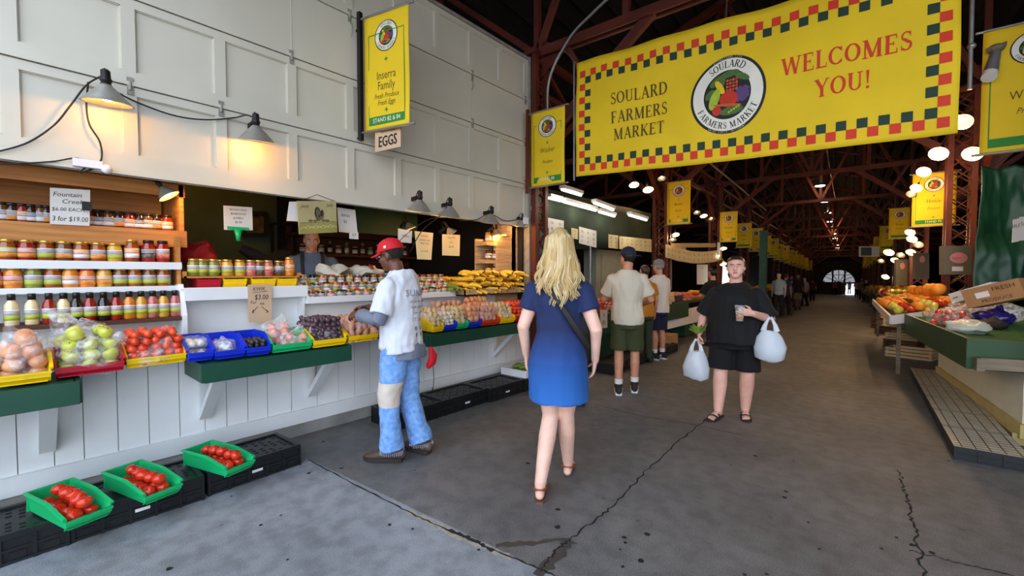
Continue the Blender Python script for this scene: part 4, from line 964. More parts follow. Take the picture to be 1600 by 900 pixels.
# ------------------------------------------------------------------ narrow stall banners
def banner_part(lines, w=.55, h=1.1, foot='STAND', green=True, seed=0., emb=True):
    """local x across, z up from the lower edge, facing -y"""
    b = M(); nn = V((0, -1, 0))
    def f(u, v, e=0.): return V((u * w, .006 * math.sin(v * 7 + seed) * math.sin(u * 5) - e, v * h))
    cloth(b, f, nn, 10, 20, .004, 0)
    def P(vs, fs, mi, cx, cy, lay=1): b.add([f((cx + v.x) / w, (cy + v.y) / h, .0015 + .0009 * lay) for v in vs], fs, mi)
    def R(x0, y0, x1, y1, mi, lay=1): P([V((x0, y0, 0)), V((x1, y0, 0)), V((x1, y1, 0)), V((x0, y1, 0))], [(0, 1, 2, 3)], mi, 0, 0, lay)
    R(.05, .13, .058, h - .2, 2); R(w - .058, .13, w - .05, h - .2, 2); R(.05, h - .208, w - .05, h - .2, 2); R(.05, .06, w - .05, .14, 2)
    for vs, fs, k, lay in (emblem(.145) if emb else ()): P(vs, fs, 3 + EMK.index(k), w / 2, h - .24, lay)
    for st, yy, sz, sh in lines:
        vs, fs = text2d(st, sz, shear=sh, cond=.72); P(vs, fs, 1, w / 2, yy)
    vs, fs = text2d(foot, .06, cond=.85); P(vs, fs, 4, w / 2, .1, 2)
    for yy in (.19, h - .46):
        for a in range(4):
            c, s_ = math.cos(a * pi / 2), math.sin(a * pi / 2); P([V((c * .03, s_ * .03, 0)), V((-s_ * .008, c * .008, 0)), V((s_ * .008, -c * .008, 0))], [(0, 1, 2)], 2, w / 2, yy)
    return b, [m_yellow, m_bbrown, m_bgr] + EMM
def stall_banner(label, base, heading, lines, foot, h=1.1, w=.55, post=True, flip=False, post_m=m_blackm):
    """base = lower corner at the post; heading = world angle of the banner's across direction"""
    t = thing('stall_banner', label, 'banner', base, heading, 'yellow stall banners')
    b, ms = banner_part(lines, w, h, foot, seed=base[1]); 
    if flip: b.v = [V((w - v.x if False else v.x - w, v.y, v.z)) for v in b.v]
    b.build('banner_cloth', ms, t)
    sg = -1 if flip else 1
    for z in (.012, h - .012): b = M(); b.cyl((-.05 * sg, 0, z), (sg * (w + .05), 0, z), .011, seg=8); b.ball((sg * (w + .05), 0, z), .014, 8, 6); b.build('rod', m_steel, t)
    if post: b = M(); b.b2((-.06 - .02, -.02, -.06), (-.06 + .02, .02, h + .06)) if not flip else b.b2((.04, -.02, -.06), (.08, .02, h + .06)); b.build('post', post_m, t)
    return t
pl, pr_ = PX(568, 212, -3.92), None
hd = math.atan2(.14, .527)
t = stall_banner('narrow yellow banner on a black post fixed to the white roller door', (-3.93, PX(571, 210, -3.93).y, 2.87), hd, [('Inserra', .52, .115, 0), ('Family', .42, .115, 0), ('Fresh Produce', .325, .07, .3), ('Fresh Eggs', .26, .07, .3)], 'STAND 82 & 84', h=1.13)
for z in (.02, 1.11): b = M(); b.bar((-.06, 0, z - .05 if z < .5 else z - .08), (-.13, .02, z - .05 if z < .5 else z - .08), .02, .02); b.build('bracket', m_blackm, t)
# small hanging sign under it
def card(name, label, cs, th, base, texts=(), cat='sign', group=None, extra=None, mats=(m_ink, m_inkr)):
    """flat card from its corners tl, tr, br, bl; texts = (string, u, v, size as part of the height, ink, squeeze, shear)"""
    f = bil(*cs); n = (cs[2] - cs[3]).cross(cs[0] - cs[3]).normalized(); W = (cs[2] - cs[3]).length; H = (cs[0] - cs[3]).length
    b = M(); b.slab([cs[3], cs[2], cs[1], cs[0]], n, th)
    def put2(vs, fs, mi, u, v, e=.0012): b.add([f(u + q.x / W, v + q.y / H) + n * e for q in vs], fs, mi)
    for tx in texts:
        st, u, v, sz = tx[:4]; mi = 1 + (tx[4] if len(tx) > 4 else 0); vs, fs = text2d(st, sz * H, cond=tx[5] if len(tx) > 5 else 1., shear=tx[6] if len(tx) > 6 else 0.); put2(vs, fs, mi, u, v)
    if extra: extra(b, put2, W, H)
    o = b.build(name, [base] + list(mats), loc=cs[3], world=True)
    return tag(o, label, cat, group)
def quadX(x0, y0, x1, y1, X, sk=0): return [PX(x0, y0, X), PX(x1, y0 + sk, X), PX(x1, y1 + sk, X), PX(x0, y1, X)]
def quadD(px0, py0, px1, py1, d0, d1=None): d1 = d1 or d0; return [PD(px0, py0, d0), PD(px1, py0, d1), PD(px1, py1, d1), PD(px0, py1, d0)]
cs = [PD(586, 203, 4.26), PD(626, 193, 4.15), PD(626, 229, 4.15), PD(586, 238, 4.26)]
card('hanging_sign', 'small wooden eggs sign hanging under the banner on the roller door', cs, .014, m_cardp, [('EGGS', .49, .38, .66, 0, .62), ('EGGS', .5, .385, .66, 0, .62), ('EGGS', .51, .38, .66, 0, .62), ('EGGS', .5, .37, .66, 0, .62), ('Farm Fresh', .5, .82, .2, 1, .85, .3)], mats=(m_ink, m_inkr))
card('price_sign', 'white handwritten price card on the top jar shelf', [PX(78, 293, -4.28), PX(141, 297, -4.28), PX(140, 353, -4.28), PX(78, 350, -4.28)], .004, m_paper, [('Fountain', .42, .83, .17, 0, .95, .2), ('Creek', .55, .64, .17, 0, 1, .2), ('$6.00 EACH', .45, .42, .14, 0, .9, .1), ('3 for $19.00', .5, .16, .19, 0, .75, .1)])
b = M(); cl = PX(136, 322, -4.25); b.box(cl, (.02, .05, .06)); tag(b.build('binder_clip', m_ink), 'black clip holding the white price card on the jar shelf', 'clip')
def arrows(b, put2, W, H):
    for x0, x1 in ((.4, .15), (.55, .85)):
        for k in range(1):
            vs, fs = strip([(0, 0, H * .012), ((x1 - x0) * W, -.16 * H, H * .02)]); put2(vs, fs, 1, x0, .42)
            vs, fs = strip([((x1 - x0) * W * .8, -.09 * H, H * .014), ((x1 - x0) * W, -.16 * H, H * .016), ((x1 - x0) * W * .62, -.17 * H, H * .014)]); put2(vs, fs, 1, x0, .42)
    vs, fs = strip([(-.3 * W, 0, H * .01), (.32 * W, .03 * H, H * .012)]); put2(vs, fs, 1, .5, .79)
card('price_sign', 'tall cardboard price card with arrows hanging from the white display shelf', [PX(387, 445, -4.07), PX(425, 444, -4.07), PX(424, 503, -4.07), PX(389, 504, -4.07)], .004, m_cardp, [('KWIK', .45, .88, .13, 0, .85, .2), ('$3.00', .55, .66, .19, 0, .75, .1), ('For', .22, .53, .11, 0, .9), ('ea', .58, .5, .12, 0, 1.)], extra=arrows)
card('notice_sheet', 'white paper price list on a green funnel at the left of the dark stall opening', [PX(349, 321, -4.4), PX(394, 324, -4.4), PX(395, 360, -4.4), PX(350, 359, -4.4)], .003, m_paper, [('BROWN EGGS', .5, .85, .1), ('$4.00 DOZ', .5, .68, .12), ('JUMBO', .5, .5, .12), ('$5.00', .5, .33, .12)])
b = M(); f0 = PX(372, 357, -4.4); b.box(f0, (.02, .17, .025)); b.lathe([(.035, 0), (.02, -.06), (.016, -.1)], f0 + V((0, 0, -.012)), 10); tag(b.build('green_clip', bin_cols['green']), 'green plastic holder under the white price list', 'holder')
def rooster(b, put2, W, H):
    k = H
    def blob(cx, cy, rx, ry, rot=0, mi=1, e=.0014):
        n = 16; c, s_ = math.cos(rot), math.sin(rot); put2([V((rx * k * math.cos(2 * pi * i / n) * c - ry * k * math.sin(2 * pi * i / n) * s_, rx * k * math.cos(2 * pi * i / n) * s_ + ry * k * math.sin(2 * pi * i / n) * c, 0)) for i in range(n)], [tuple(range(n))], mi, cx, cy, e)
    blob(.5, .6, .1, .22, .1); blob(.56, .55, .12, .15, -.3, 3, .0018); blob(.6, .62, .05, .11, -.2, 1, .0022); blob(.5, .6, .05, .17, .1, 3, .002); blob(.53, .53, .03, .05, 0, 1, .0026)
    for x in (.3, .42, .64, .74): blob(x, .39 + .02 * math.sin(x * 30), .07, .035, 0, 3)
    vs, fs = strip([(-W * .46, 0, H * .012), (W * .46, .01 * H, H * .012)]); put2(vs, fs, 1, .5, .34)
    put2([V((-W * .5, -H * .17, 0)), V((W * .5, -H * .17, 0)), V((W * .5, H * .165, 0)), V((-W * .5, H * .165, 0))], [(0, 1, 2, 3)], 4, .5, .17, .0008)
    for i in range(9): vs, fs = strip([(-.03, 0, .004), (.0, .02, .004), (.03, .0, .004)]); put2(vs, fs, 5, .12 + .1 * i, .15 + .03 * (i % 2), .0018)
card('hanging_sign', 'tan painted sign with a drawing, hanging over the shopkeeper', [PX(464, 314, -4.0), PX(525, 314, -4.0), PX(527, 363, -4.0), PX(468, 366, -4.0)], .012, m_tan, [('Jams', .18, .84, .13, 0, 1, .2), ('Jells', .82, .86, .13, 0, 1, .2)], extra=rooster, mats=(m_ink, m_inkr, mat('sign_brown_wash', '5E5A3A', .8), m_tan2, mat('sign_pale_line', 'C9C47A', .8)))
b = M(); b.tube([PX(470, 314, -4.0), PX(495, 304, -4.02), PX(522, 314, -4.0)], .003); tag(b.build('sign_wire', m_blackm), 'bent wire holding up the tan painted sign', 'wire')
card('paper_bag', 'white printed paper bag hanging right of the tan painted sign', [PX(528, 324, -4.2), PX(555, 328, -4.2), PX(559, 366, -4.2), PX(531, 362, -4.2)], .02, m_paper, [('BAGS', .4, .7, .16), ('$2', .35, .45, .16)], cat='bag')
card('price_sign', 'small white tag hanging below the printed paper bag', [PX(546, 361, -4.15), PX(560, 363, -4.15), PX(560, 374, -4.15), PX(546, 373, -4.15)], .003, m_paper, [('17', .5, .5, .6)])
card('notice_sheet', 'white folded paper hanging left of the tan painted sign', [PX(452, 315, -4.1), PX(463, 315, -4.1), PX(466, 346, -4.1), PX(448, 345, -4.1)], .004, m_paper)
card('notice_sheet', 'ivory price list behind the red cap', [PX(648, 361, -4.15), PX(677, 364, -4.15), PX(674, 406, -4.15), PX(652, 405, -4.15)], .003, m_ivory, [('EGGS', .5, .85, .1, 1), ('LARGE 3.00', .5, .7, .08), ('MED 2.50', .5, .58, .08), ('12 DOZ', .5, .3, .09)])
card('notice_sheet', 'white paper sheet just above the red cap', [PX(622, 357, -4.2), PX(644, 361, -4.2), PX(643, 380, -4.2), PX(622, 378, -4.2)], .003, m_paper, [('OPEN', .5, .5, .25)])
card('notice_sheet', 'ivory handwritten price list hanging between two clamp lamps', [PX(691, 366, -4.15), PX(719, 367, -4.15), PX(718, 400, -4.15), PX(691, 399, -4.15)], .003, m_ivory, [('SQUASH', .5, .85, .12, 1), ('2 for', .5, .62, .12), ('$3.00', .5, .42, .13)])

# ------------------------------------------------------------------ clamp lamps
def lamp_parts(R, H):
    b = M(); pf = [(R * .2, 0), (R * .27, -H * .1), (R * .55, -H * .42), (R * .85, -H * .78), (R * .98, -H * .97), (R * 1.03, -H), (R * .96, -H * .99), (R * .82, -H * .76), (R * .52, -H * .4), (R * .22, -H * .1), (R * .16, -H * .02)]
    b.lathe(pf, seg=28); sh = b.mesh('lamp_shade', m_alu)
    b = M(); b.lathe([(R * .17, -.01), (R * .2, 0), (R * .2, .015), (R * .24, .018), (R * .24, .035), (R * .2, .04), (R * .19, .085), (R * .1, .095)], seg=14); so = b.mesh('socket', m_blackm)
    b = M(); b.lathe([(.012, -.0), (.014, -.02), (.03, -H * .6), (.032, -H * .72), (.02, -H * .86), (.001, -H * .9)], seg=14); bu = b.mesh('bulb', m_bulb)
    b = M(); b.tube([(0, 0, .088), (-.012, 0, .1), (-.04, 0, .085), (-.06, 0, .04), (-.075, 0, .0)], .005); b.bar((-.03, 0, .03), (-.14, 0, .0), .025, .006, up=(0, 1, 0)); b.bar((-.03, 0, .015), (-.14, 0, -.02), .025, .006, up=(0, 1, 0)); b.cyl((-.07, -.014, .005), (-.07, .014, .005), .014, seg=10); cl = b.mesh('clamp', m_blackm)
    return (('lamp_shade', sh), ('socket', so), ('bulb', bu), ('clamp', cl))
LP = lamp_parts(.13, .12); LPS = lamp_parts(.075, .085)
def lamp(label, loc, rot, parts=LP, watt=5., col=(1, .44, .08), group='clamp lamps on the left stall', clamp=True, lit=True, drop=.105, sc_=1.):
    t = thing('clamp_lamp', label, 'lamp', loc, rot, group); t.scale = (sc_,) * 3
    for n, me in parts:
        if n == 'clamp' and not clamp: continue
        o = bpy.data.objects.new(n, me); COL.objects.link(o); o.parent = t
    if watt:
        li = bpy.data.lights.new('bulb_light', 'POINT'); li.energy = watt; li.color = col; li.shadow_soft_size = .03
        lo = bpy.data.objects.new('bulb_light', li); COL.objects.link(lo); lo.parent = t; lo.location = (0, 0, -drop)
    return t
lamp('large spun metal clamp lamp on the roller door, nearest the camera', PX(166, 132, -3.86), (.05, .1, .1), watt=8)
lamp('spun metal clamp lamp on the roller door, left of the yellow banner', PX(400, 196, -3.86), (.1, .2, .1), watt=10)
lamp('small white lamp hanging at the right end of the pine shelves', PX(252, 292, -4.22), (.35, -.5, .5), LPS, watt=11, clamp=False, drop=.08)
lamp('clamp lamp under the door, above the red cap', PX(656, 312, -3.9), (.1, .2, .1), watt=0)
lamp('clamp lamp under the door, above the ivory price lists', PX(703, 322, -3.9), (.1, .2, .1), watt=6)
lamp('clamp lamp under the door, above the yellow squash', PX(768, 334, -3.9), (.1, .2, .1), watt=14)
lamp('small lamp at the right end of the door beside the red column', PX(815, 344, -3.98), (.2, .3, .2), LPS, watt=4, drop=.08)
lamp('small white lamp inside the stall above the red cap', PX(637, 348, -4.6), (.3, -.3, .2), LPS, watt=6, drop=.08)
lamp('unseen small lamp added deep inside the stall to brighten its dark interior', V((-5.9, 1.5, 2.9)), (.1, 0, 0), LPS, watt=14, drop=.08, clamp=False)  # added lamp, hidden behind the door, lifts the dark stall interior
lamp('small lamp hanging below the clamp lamp over the ivory price list', PX(700, 356, -4.25), (.5, -.4, .4), LPS, watt=2.5, drop=.08)
lamp('small lamp hanging over the lamplit corner shelf', PX(776, 358, -4.2), (.1, -.1, .4), LPS, watt=18, drop=.08)
def cord(label, pts, r=.0055, sag=0, name='power_cord', m=m_cord, cat='cord'):
    P = [V(p) for p in pts]; out = []
    for i in range(len(P) - 1):
        p0, p1, p2, p3 = P[max(i - 1, 0)], P[i], P[i + 1], P[min(i + 2, len(P) - 1)]
        for k in range(6):
            u = k / 6; out.append(.5 * ((2 * p1) + (p2 - p0) * u + (2 * p0 - 5 * p1 + 4 * p2 - p3) * u * u + (3 * p1 - p0 - 3 * p2 + p3) * u ** 3))
    out.append(P[-1]); b = M(); b.tube(out, r); o = b.build(name, m, loc=P[0], world=True); return tag(o, label, cat)
cx = lambda x, y, X=-4.03: PX(x, y, X)
cord('black cord sagging from the nearest clamp lamp to the left edge of the door', [cx(-20, 238), cx(0, 236), cx(45, 222), cx(85, 195), cx(110, 165), cx(135, 133), cx(160, 118, -3.9)])
cord('black twisted cord dangling from the nearest clamp lamp to the junction box', [cx(138, 128, -3.95), cx(135, 165), cx(140, 195), cx(156, 222), cx(158, 250), cx(140, 265)])
cord('black cord swagged between the two clamp lamps on the door', [cx(176, 140, -3.95), cx(210, 158), cx(270, 180), cx(320, 187), cx(365, 184), cx(385, 180, -3.95), cx(398, 185, -3.9)])
cord('grey cord running along the bottom edge of the roller door', [cx(-10, 256), cx(40, 255), cx(85, 252), cx(120, 247), cx(135, 258), cx(125, 270), cx(150, 262)], .005)
cord('black cord linking the lamps over the red cap', [cx(640, 395, -4.2), cx(660, 360, -4.05), cx(690, 335, -3.95), cx(700, 318, -3.9)])
cord('black cord under the far clamp lamps', [cx(718, 345), cx(745, 343), cx(765, 334, -3.95), cx(790, 345), cx(812, 342)])
cord('thin cord crossing in front of the ivory price lists', [cx(615, 386, -4.2), cx(640, 362, -4.1), cx(672, 342, -4.03), cx(700, 340, -4.03)], .004)
b = M(); j = PX(137, 256, -4.0); b.box(j, (.04, .14, .05)); b.ball(j + V((.01, .09, -.02)), .03, 8, 6); tag(b.build('junction_box', m_filmw if False else m_labw), 'white junction box where the cords meet under the door edge', 'box')
b = M(); j = PX(821, 345, -3.95); b.box(j, (.05, .08, .1)); tag(b.build('outlet_box', m_labw), 'white outlet box on the red column by the far lamp', 'box')
# ------------------------------------------------------------------ inside the stall, behind the counter
card('picture', 'dark framed picture on the faded green wall', quadX(384, 335, 414, 364, -6.85), .03, mat('picture_print', '8A6A2A', .6, col2='3E3218', scale=12), cat='picture')
q = quadX(381, 333, 416, 367, -6.82); b = M()
for i in range(4): b.bar(q[i], q[(i + 1) % 4], .05, .05)
b.build('picture_frame', m_ink, bpy.data.objects['picture'], True)
b = M(); b.bar(PX(425, 350, -6.8), PX(427, 420, -6.8), .04, .03); b.bar(PX(425, 350, -6.8), PX(460, 350, -6.8), .03, .03); b.bar(PX(460, 350, -6.8), PX(462, 420, -6.8), .04, .03); b.bar(PX(430, 420, -6.8), PX(460, 352, -6.8), .03, .03)
tag(b.build('metal_rack', m_blackm), 'thin black metal rack against the green wall', 'rack')
b = M()
for i in range(2):
    for k in range(3): b.b2((-6.5, 3.2 + i * .75 - .36, .2 + k * .42), (-6.0, 3.2 + i * .75 + .3, .58 + k * .42)); b.b2((-6.01, 3.2 + i * .75 - .3, .3 + k * .42), (-5.98, 3.2 + i * .75 + .24, .34 + k * .42))
CRT = [M() for _ in range(6)]
n = 0
for i in range(2):
    for k in range(3):
        b = M(); x, y, z = -6.3, 3.1 + i * .8, .242 + k * .42
        for zz in (.0, .14, .28): b.b2((x, y - .36, z + zz), (x + .5, y - .345, z + zz + .11)); b.b2((x + .485, y - .36, z + zz), (x + .5, y + .36, z + zz + .11)); b.b2((x, y + .345, z + zz), (x + .5, y + .36, z + zz + .11))
        b.b2((x, y - .36, z), (x + .5, y + .36, z + .015))
        tag(b.build('wooden_crate', m_darkwood), 'dark wooden crate in the %s stack behind the counter, %s from the bottom' % (('nearer', 'farther')[i], ORD[k]), 'crate', 'crates behind the counter')
b = M(); b.b2((-6.85, 2.7, 1.75), (-6.5, 4.9, 1.79)); b.b2((-6.85, 2.7, 2.05), (-6.5, 4.9, 2.09)); b.b2((-6.86, 2.7, 1.6), (-6.82, 4.9, 2.4)); tag(b.build('wall_shelf', m_darkwood), 'dark wall shelf of bottles at the back of the stall', 'shelf')
for k in range(14): mk_jar('bottle' if k % 2 else 'pint', ('dark', 'brown', 'green')[k % 3], m_lidw, m_labw, None, (-6.62, 2.85 + k * .14, 1.79), '%s container, %s from the left on the dark back shelf' % (JN[('dark', 'brown', 'green')[k % 3]], ORD[k]), 'bottles on the dark back shelf', 'bottle', 'bottle')
b = M(); b.b2((-5.1, YX(555, -5.1), 2.0), (-5.06, YX(650, -5.1), 2.6)); tag(b.build('green_valance', m_green), 'dark green board hanging inside the stall behind the lamps', 'board')
b = M(); b.ball((0, 0, 0), (.15, .14, .12), 20, 14); b.disp(.09, 9, 3); o = b.build('mesh_sack', mat('red_mesh_sack', 'A81C22', .6, var=.3, scale=20, bump=.4)); o.location = PX(310, 398, -4.7); tag(o, 'red mesh sack slumped behind the left end of the pine tray', 'sack')
b = M(); p = PX(418, 402, -5.6); b.loft([p + V((0, -.28, .1)), p + V((0, -.15, .02)), p + V((0, 0, -.03)), p + V((0, .14, .02)), p + V((0, .26, .06))], [(.03, .05), (.06, .08), (.05, .05), (.07, .08), (.03, .04)], 10); tag(b.build('scale_pan', m_ink), 'black curved scale pan behind the pine tray', 'scale')
b = M(); b.ball((0, 0, 0), (.1, .2, .06), 24, 16); b.disp(.07, 9, 6); b.disp(.02, 25, 6); o = b.build('plastic_bag', mat('crumpled_white_plastic', 'C9C5B4', .45, var=.1, bump=.3)); o.location = PX(525, 424, -4.42); tag(o, 'crumpled white plastic bag in front of the shopkeeper', 'bag')
b = M(); b.ball((0, 0, 0), (.1, .2, .06), 24, 16); b.disp(.06, 9, 16); b.disp(.02, 25, 16); o = b.build('printed_bag', MATS['crumpled_white_plastic']); o.location = PX(570, 424, -4.45); tag(o, 'white bag with a red printed spot lying behind the jam jars', 'bag')
b = M(); b.lathe([(.0, 0), (.035, 0), (.035, .002), (0, .003)], seg=16, rot=rotm(0, .9, .3)); o = b.build('printed_spot', m_inkr); o.parent = bpy.data.objects['printed_bag']; o.location = (.1, .02, .05)
b = M(); mm = mat('pale_blue_foam', '8CC8CC', .6, var=.05)
b.cbox((0, 0, .02), (.28, .3, .04), .015)
for i in range(5):
    for j in range(5): b.ball((-.11 + i * .055, -.12 + j * .06, .04), (.024, .026, .02), 8, 5)
o = b.build('egg_carton', mm); o.location = PX(612, 434, -4.5); tag(o, 'pale blue foam egg carton just left of the red-capped man', 'carton')
# ------------------------------------------------------------------ people
def bake(o, voxel, smooth=4, fac=.5):
    r = o.modifiers.new('r', 'REMESH'); r.mode = 'VOXEL'; r.voxel_size = voxel; r.use_smooth_shade = True
    if smooth: s = o.modifiers.new('s', 'SMOOTH'); s.factor = fac; s.iterations = smooth
    dg = bpy.context.evaluated_depsgraph_get(); me = bpy.data.meshes.new_from_object(o.evaluated_get(dg))
    old = o.data; mats = [m for m in old.materials]; o.modifiers.clear(); o.data = me; bpy.data.meshes.remove(old)
    me.materials.clear()
    for m in mats: me.materials.append(m)
    n = len(me.polygons); me.polygons.foreach_set('use_smooth', [True] * n); me.polygons.foreach_set('material_index', [0] * n)
    return o
def crease(o, amp, freq, stretch=(1, 1, .5), seed=0., lo=None, hi=None):
    me = o.data
    ns = [v.normal.copy() for v in me.vertices]
    for v, n in zip(me.vertices, ns):
        p = v.co; k = noise.noise(V((p.x * freq * stretch[0] + seed, p.y * freq * stretch[1], p.z * freq * stretch[2]))) + .5 * noise.noise(V((p.x * freq * 2.3 + seed, p.y * freq * 2.3, p.z * freq * 2.3 * stretch[2])))
        v.co = p + n * k * amp
    me.update()
def paint(o, fn):
    for p in o.data.polygons:
        k = fn(p.center)
        if k: p.material_index = k
class Fig:
    """one standing figure, facing +y in its own frame, x to its right"""
    def __init__(s, name_label, loc, heading, h=1.75, skin=None, voxel=.007, belly=1., build=1., cat='person', group=None):
        s.t = thing('person', name_label, cat, loc, heading, group); s.k = h / 1.75; s.h = h; s.vx = voxel; s.w = build; s.belly = belly; s.skin = skin
        k = s.k; W = build
        s.J = {'pel': V((0, 0, .93 * k)), 'neck': V((0, -.01, 1.47 * k)), 'head': V((0, .015, 1.635 * k))}
        for n, g in (('R', 1), ('L', -1)):
            s.J['sh' + n] = V((g * .168 * W * k, -.01, 1.37 * k)); s.J['el' + n] = V((g * .235 * W * k, -.03, 1.13 * k)); s.J['wr' + n] = V((g * .25 * W * k, .03, .88 * k))
            s.J['hip' + n] = V((g * .09 * W * k, 0, .9 * k)); s.J['kn' + n] = V((g * .095 * W * k, .01, .49 * k)); s.J['an' + n] = V((g * .095 * W * k, -.01, .075 * k)); s.J['toe' + n] = V((g * .03, 1, 0))
        s.hyaw = 0.; s.htilt = 0.; s.fat = 1.; s.drop = 0.
    def torso_rings(s, e=0., z0=.80):
        """(z, half width, half depth, y) up the trunk; e = ease of a garment"""
        W, B, k = s.w, s.belly, s.k
        R = [(.80, .150 * W, .105 * B, 0), (.90, .172 * W, .118 * B, -.005), (1.0, .158 * W, .115 * B, .0), (1.1, .148 * W, .108 * B, .005), (1.22, .160 * W, .115 * B, .004), (1.33, .175 * W, .115 * (B + 1) / 2, -.004), (1.39, .166 * W, .098, -.01), (1.425, .142 * W, .085, -.012), (1.458, .1 * W, .072, -.014), (1.485, .068, .062, -.012)]
        return [((z - s.drop * max(0, z - 1.1) / .385) * k, (a + e) * k, (b + e) * k, y * k) for z, a, b, y in R if z >= z0]
    def trunk(s, b, e=0., z0=.80, hem=None, top=None):
        R = s.torso_rings(e, z0)
        if top: R = [r for r in R if r[0] <= top * s.k]
        if hem: R = hem + R
        b.loft([(0, y, z) for z, a, d, y in R], [(a, d) for z, a, d, y in R], 28, rnd=False)
    def limb(s, b, pts, rs, seg=14): b.loft(pts, [r if isinstance(r, tuple) else (r, r) for r in rs], seg, rnd=True)
    def arm(s, b, n, e=0., to=1., r=(.052, .047, .04, .034, .026)):
        J = s.J; k = s.k; f = s.fat; S, E, Wr = J['sh' + n], J['el' + n], J['wr' + n]
        P = [S, S.lerp(E, .45), E, E.lerp(Wr, .3), Wr]; rr = [(x * f + e) * k for x in r]
        if to >= 2: s.limb(b, P, rr)
        elif to > 1: q = to - 1; P2 = [S, S.lerp(E, .5), E, E.lerp(Wr, q * .5), E.lerp(Wr, q)]; s.limb(b, P2, [rr[0], rr[1], rr[2] + .004, rr[3] + .004, rr[3] + .006])
        else: b.loft([S + (S - E) * .02, S.lerp(E, to * .5), S.lerp(E, to)], [rr[0] + .004 * k, rr[1] + .01 * k, rr[1] + .018 * k], 16, rnd=False)
        if to <= 1: b.ball(S, (rr[0] + .004 * k) * 1.0, 14, 10)
    def leg(s, b, n, e=0., to=2., r=(.088, .075, .055, .056, .036)):
        J = s.J; k = s.k; f = s.fat; Hp, Kn, An = J['hip' + n], J['kn' + n], J['an' + n]
        cal = Kn.lerp(An, .32); back = V((0, -.014 * k, 0))
        P = [Hp, Hp.lerp(Kn, .45), Kn, cal + back, An]; rr = [(x * f + e) * k for x in r]
        if to >= 2: s.limb(b, P, rr)
        else: q = to; b.loft([Hp, Hp.lerp(Kn, q * .5), Hp.lerp(Kn, q)], [rr[0], rr[1] + .004, rr[1] + .012], 18)
    def hand(s, b, n, d, pn, curl=.5, spread=.15, thumb=.6, sc_=1.):
        """d = direction of the fingers, pn = palm normal (towards what it holds), curl bends fingers towards pn"""
        k = s.k * sc_; d = V(d).normalized(); pn = V(pn); pn = (pn - d * pn.dot(d)).normalized(); sd = d.cross(pn)
        g = 1 if n == 'R' else -1; ts = sd * (1 if n == 'R' else -1)        # thumb side
        Wr = s.J['wr' + n]; c = Wr + d * .05 * k
        b.loft([Wr - d * .01, Wr + d * .02 * k, Wr + d * .06 * k, Wr + d * .092 * k], [(.027 * k, .017 * k), (.034 * k, .017 * k), (.041 * k, .015 * k), (.04 * k, .012 * k)], 14, side=ts, rnd=True)
        L = (.066, .076, .07, .054)
        for i in range(4):
            x = (.5 - i / 3) * .062 * k; base = Wr + d * (.088 - .006 * abs(i - 1)) * k + ts * x; P = [base - d * .02 * k, base]; a = curl * .5; p = base
            for j, fr in enumerate((.45, .32, .23)):
                dd = (d * math.cos(a) + pn * math.sin(a) + ts * (.5 - i / 3) * spread).normalized(); p = p + dd * L[i] * fr * k; P.append(p); a += curl * .75
            b.loft(P, [.0095 * k, .0095 * k, .009 * k, .0085 * k, .007 * k], 8, side=ts, rnd=True)
        base = Wr + d * .03 * k + ts * .028 * k; td = (ts * .75 + d * .65 + pn * thumb).normalized(); t2 = (d * .8 + ts * .2 + pn * thumb * 1.2).normalized()
        b.loft([base - ts * .01 * k, base + td * .03 * k, base + td * .034 * k + t2 * .022 * k, base + td * .034 * k + t2 * .044 * k], [.014 * k, .012 * k, .011 * k, .008 * k], 8, side=pn, rnd=True)
    def hm(s):
        k = s.k; return Matrix.Translation(s.J['head']) @ Euler((s.htilt, 0, s.hyaw)).to_matrix().to_4x4() @ Matrix.Scale(k, 4)
    def head(s, b, wide=1., ears=True, jaw=1.):
        q = M(); w = wide
        q.ball((0, -.012, .028), (.074 * w, .094, .089), 20, 14); q.ball((0, .022, -.03), (.062 * w, .066, .088), 18, 12)
        q.loft([(0, .03, -.02), (0, .05, -.062), (0, .058, -.098)], [(.058 * w * jaw, .05), (.05 * w * jaw, .042), (.028 * w * jaw, .024)], 14, rnd=True)
        q.loft([(0, .078, .018), (0, .09, -.004), (0, .101, -.026), (0, .092, -.036)], [(.009, .012), (.011, .014), (.016, .013), (.014, .008)], 10, rnd=True)
        for g in (-1, 1):
            q.ball((g * .012, .09, -.03), (.009, .011, .008), 8, 6); q.ball((g * .03, .073, .026), (.024, .014, .007), 10, 6, rot=rotm(0, g * .1, 0)); q.ball((g * .036 * w, .056, -.026), (.026, .024, .024), 10, 8)
            if ears: q.ball((g * .074 * w, -.008, -.008), (.009, .02, .032), 10, 8, rot=rotm(.15, 0, g * -.3)); q.ball((g * .07 * w, 0, -.034), (.007, .011, .012), 8, 6)
        q.ball((0, .085, -.056), (.022, .009, .0055), 12, 6); q.ball((0, .083, -.066), (.02, .01, .006), 12, 6); q.ball((0, .072, -.095), (.02, .016, .014), 10, 8)
        m = s.hm(); q.xf(m); b.v_off = 0; o = len(b.v); b.v += q.v
        for f, mi, sm in zip(q.f, q.m, q.s): b.f.append([i + o for i in f]); b.m.append(mi); b.s.append(sm)
        k = s.k; b.loft([s.J['neck'] + V((0, -.005, -.05 * k)), s.J['neck'] + V((0, .0, .03 * k)), s.J['head'] + (m.to_3x3() @ V((0, -.022, -.06)))], [(.066 * k * s.w ** .5, .06 * k), (.057 * k * s.w ** .5, .056 * k), (.054 * k * s.w ** .5, .056 * k)], 16)
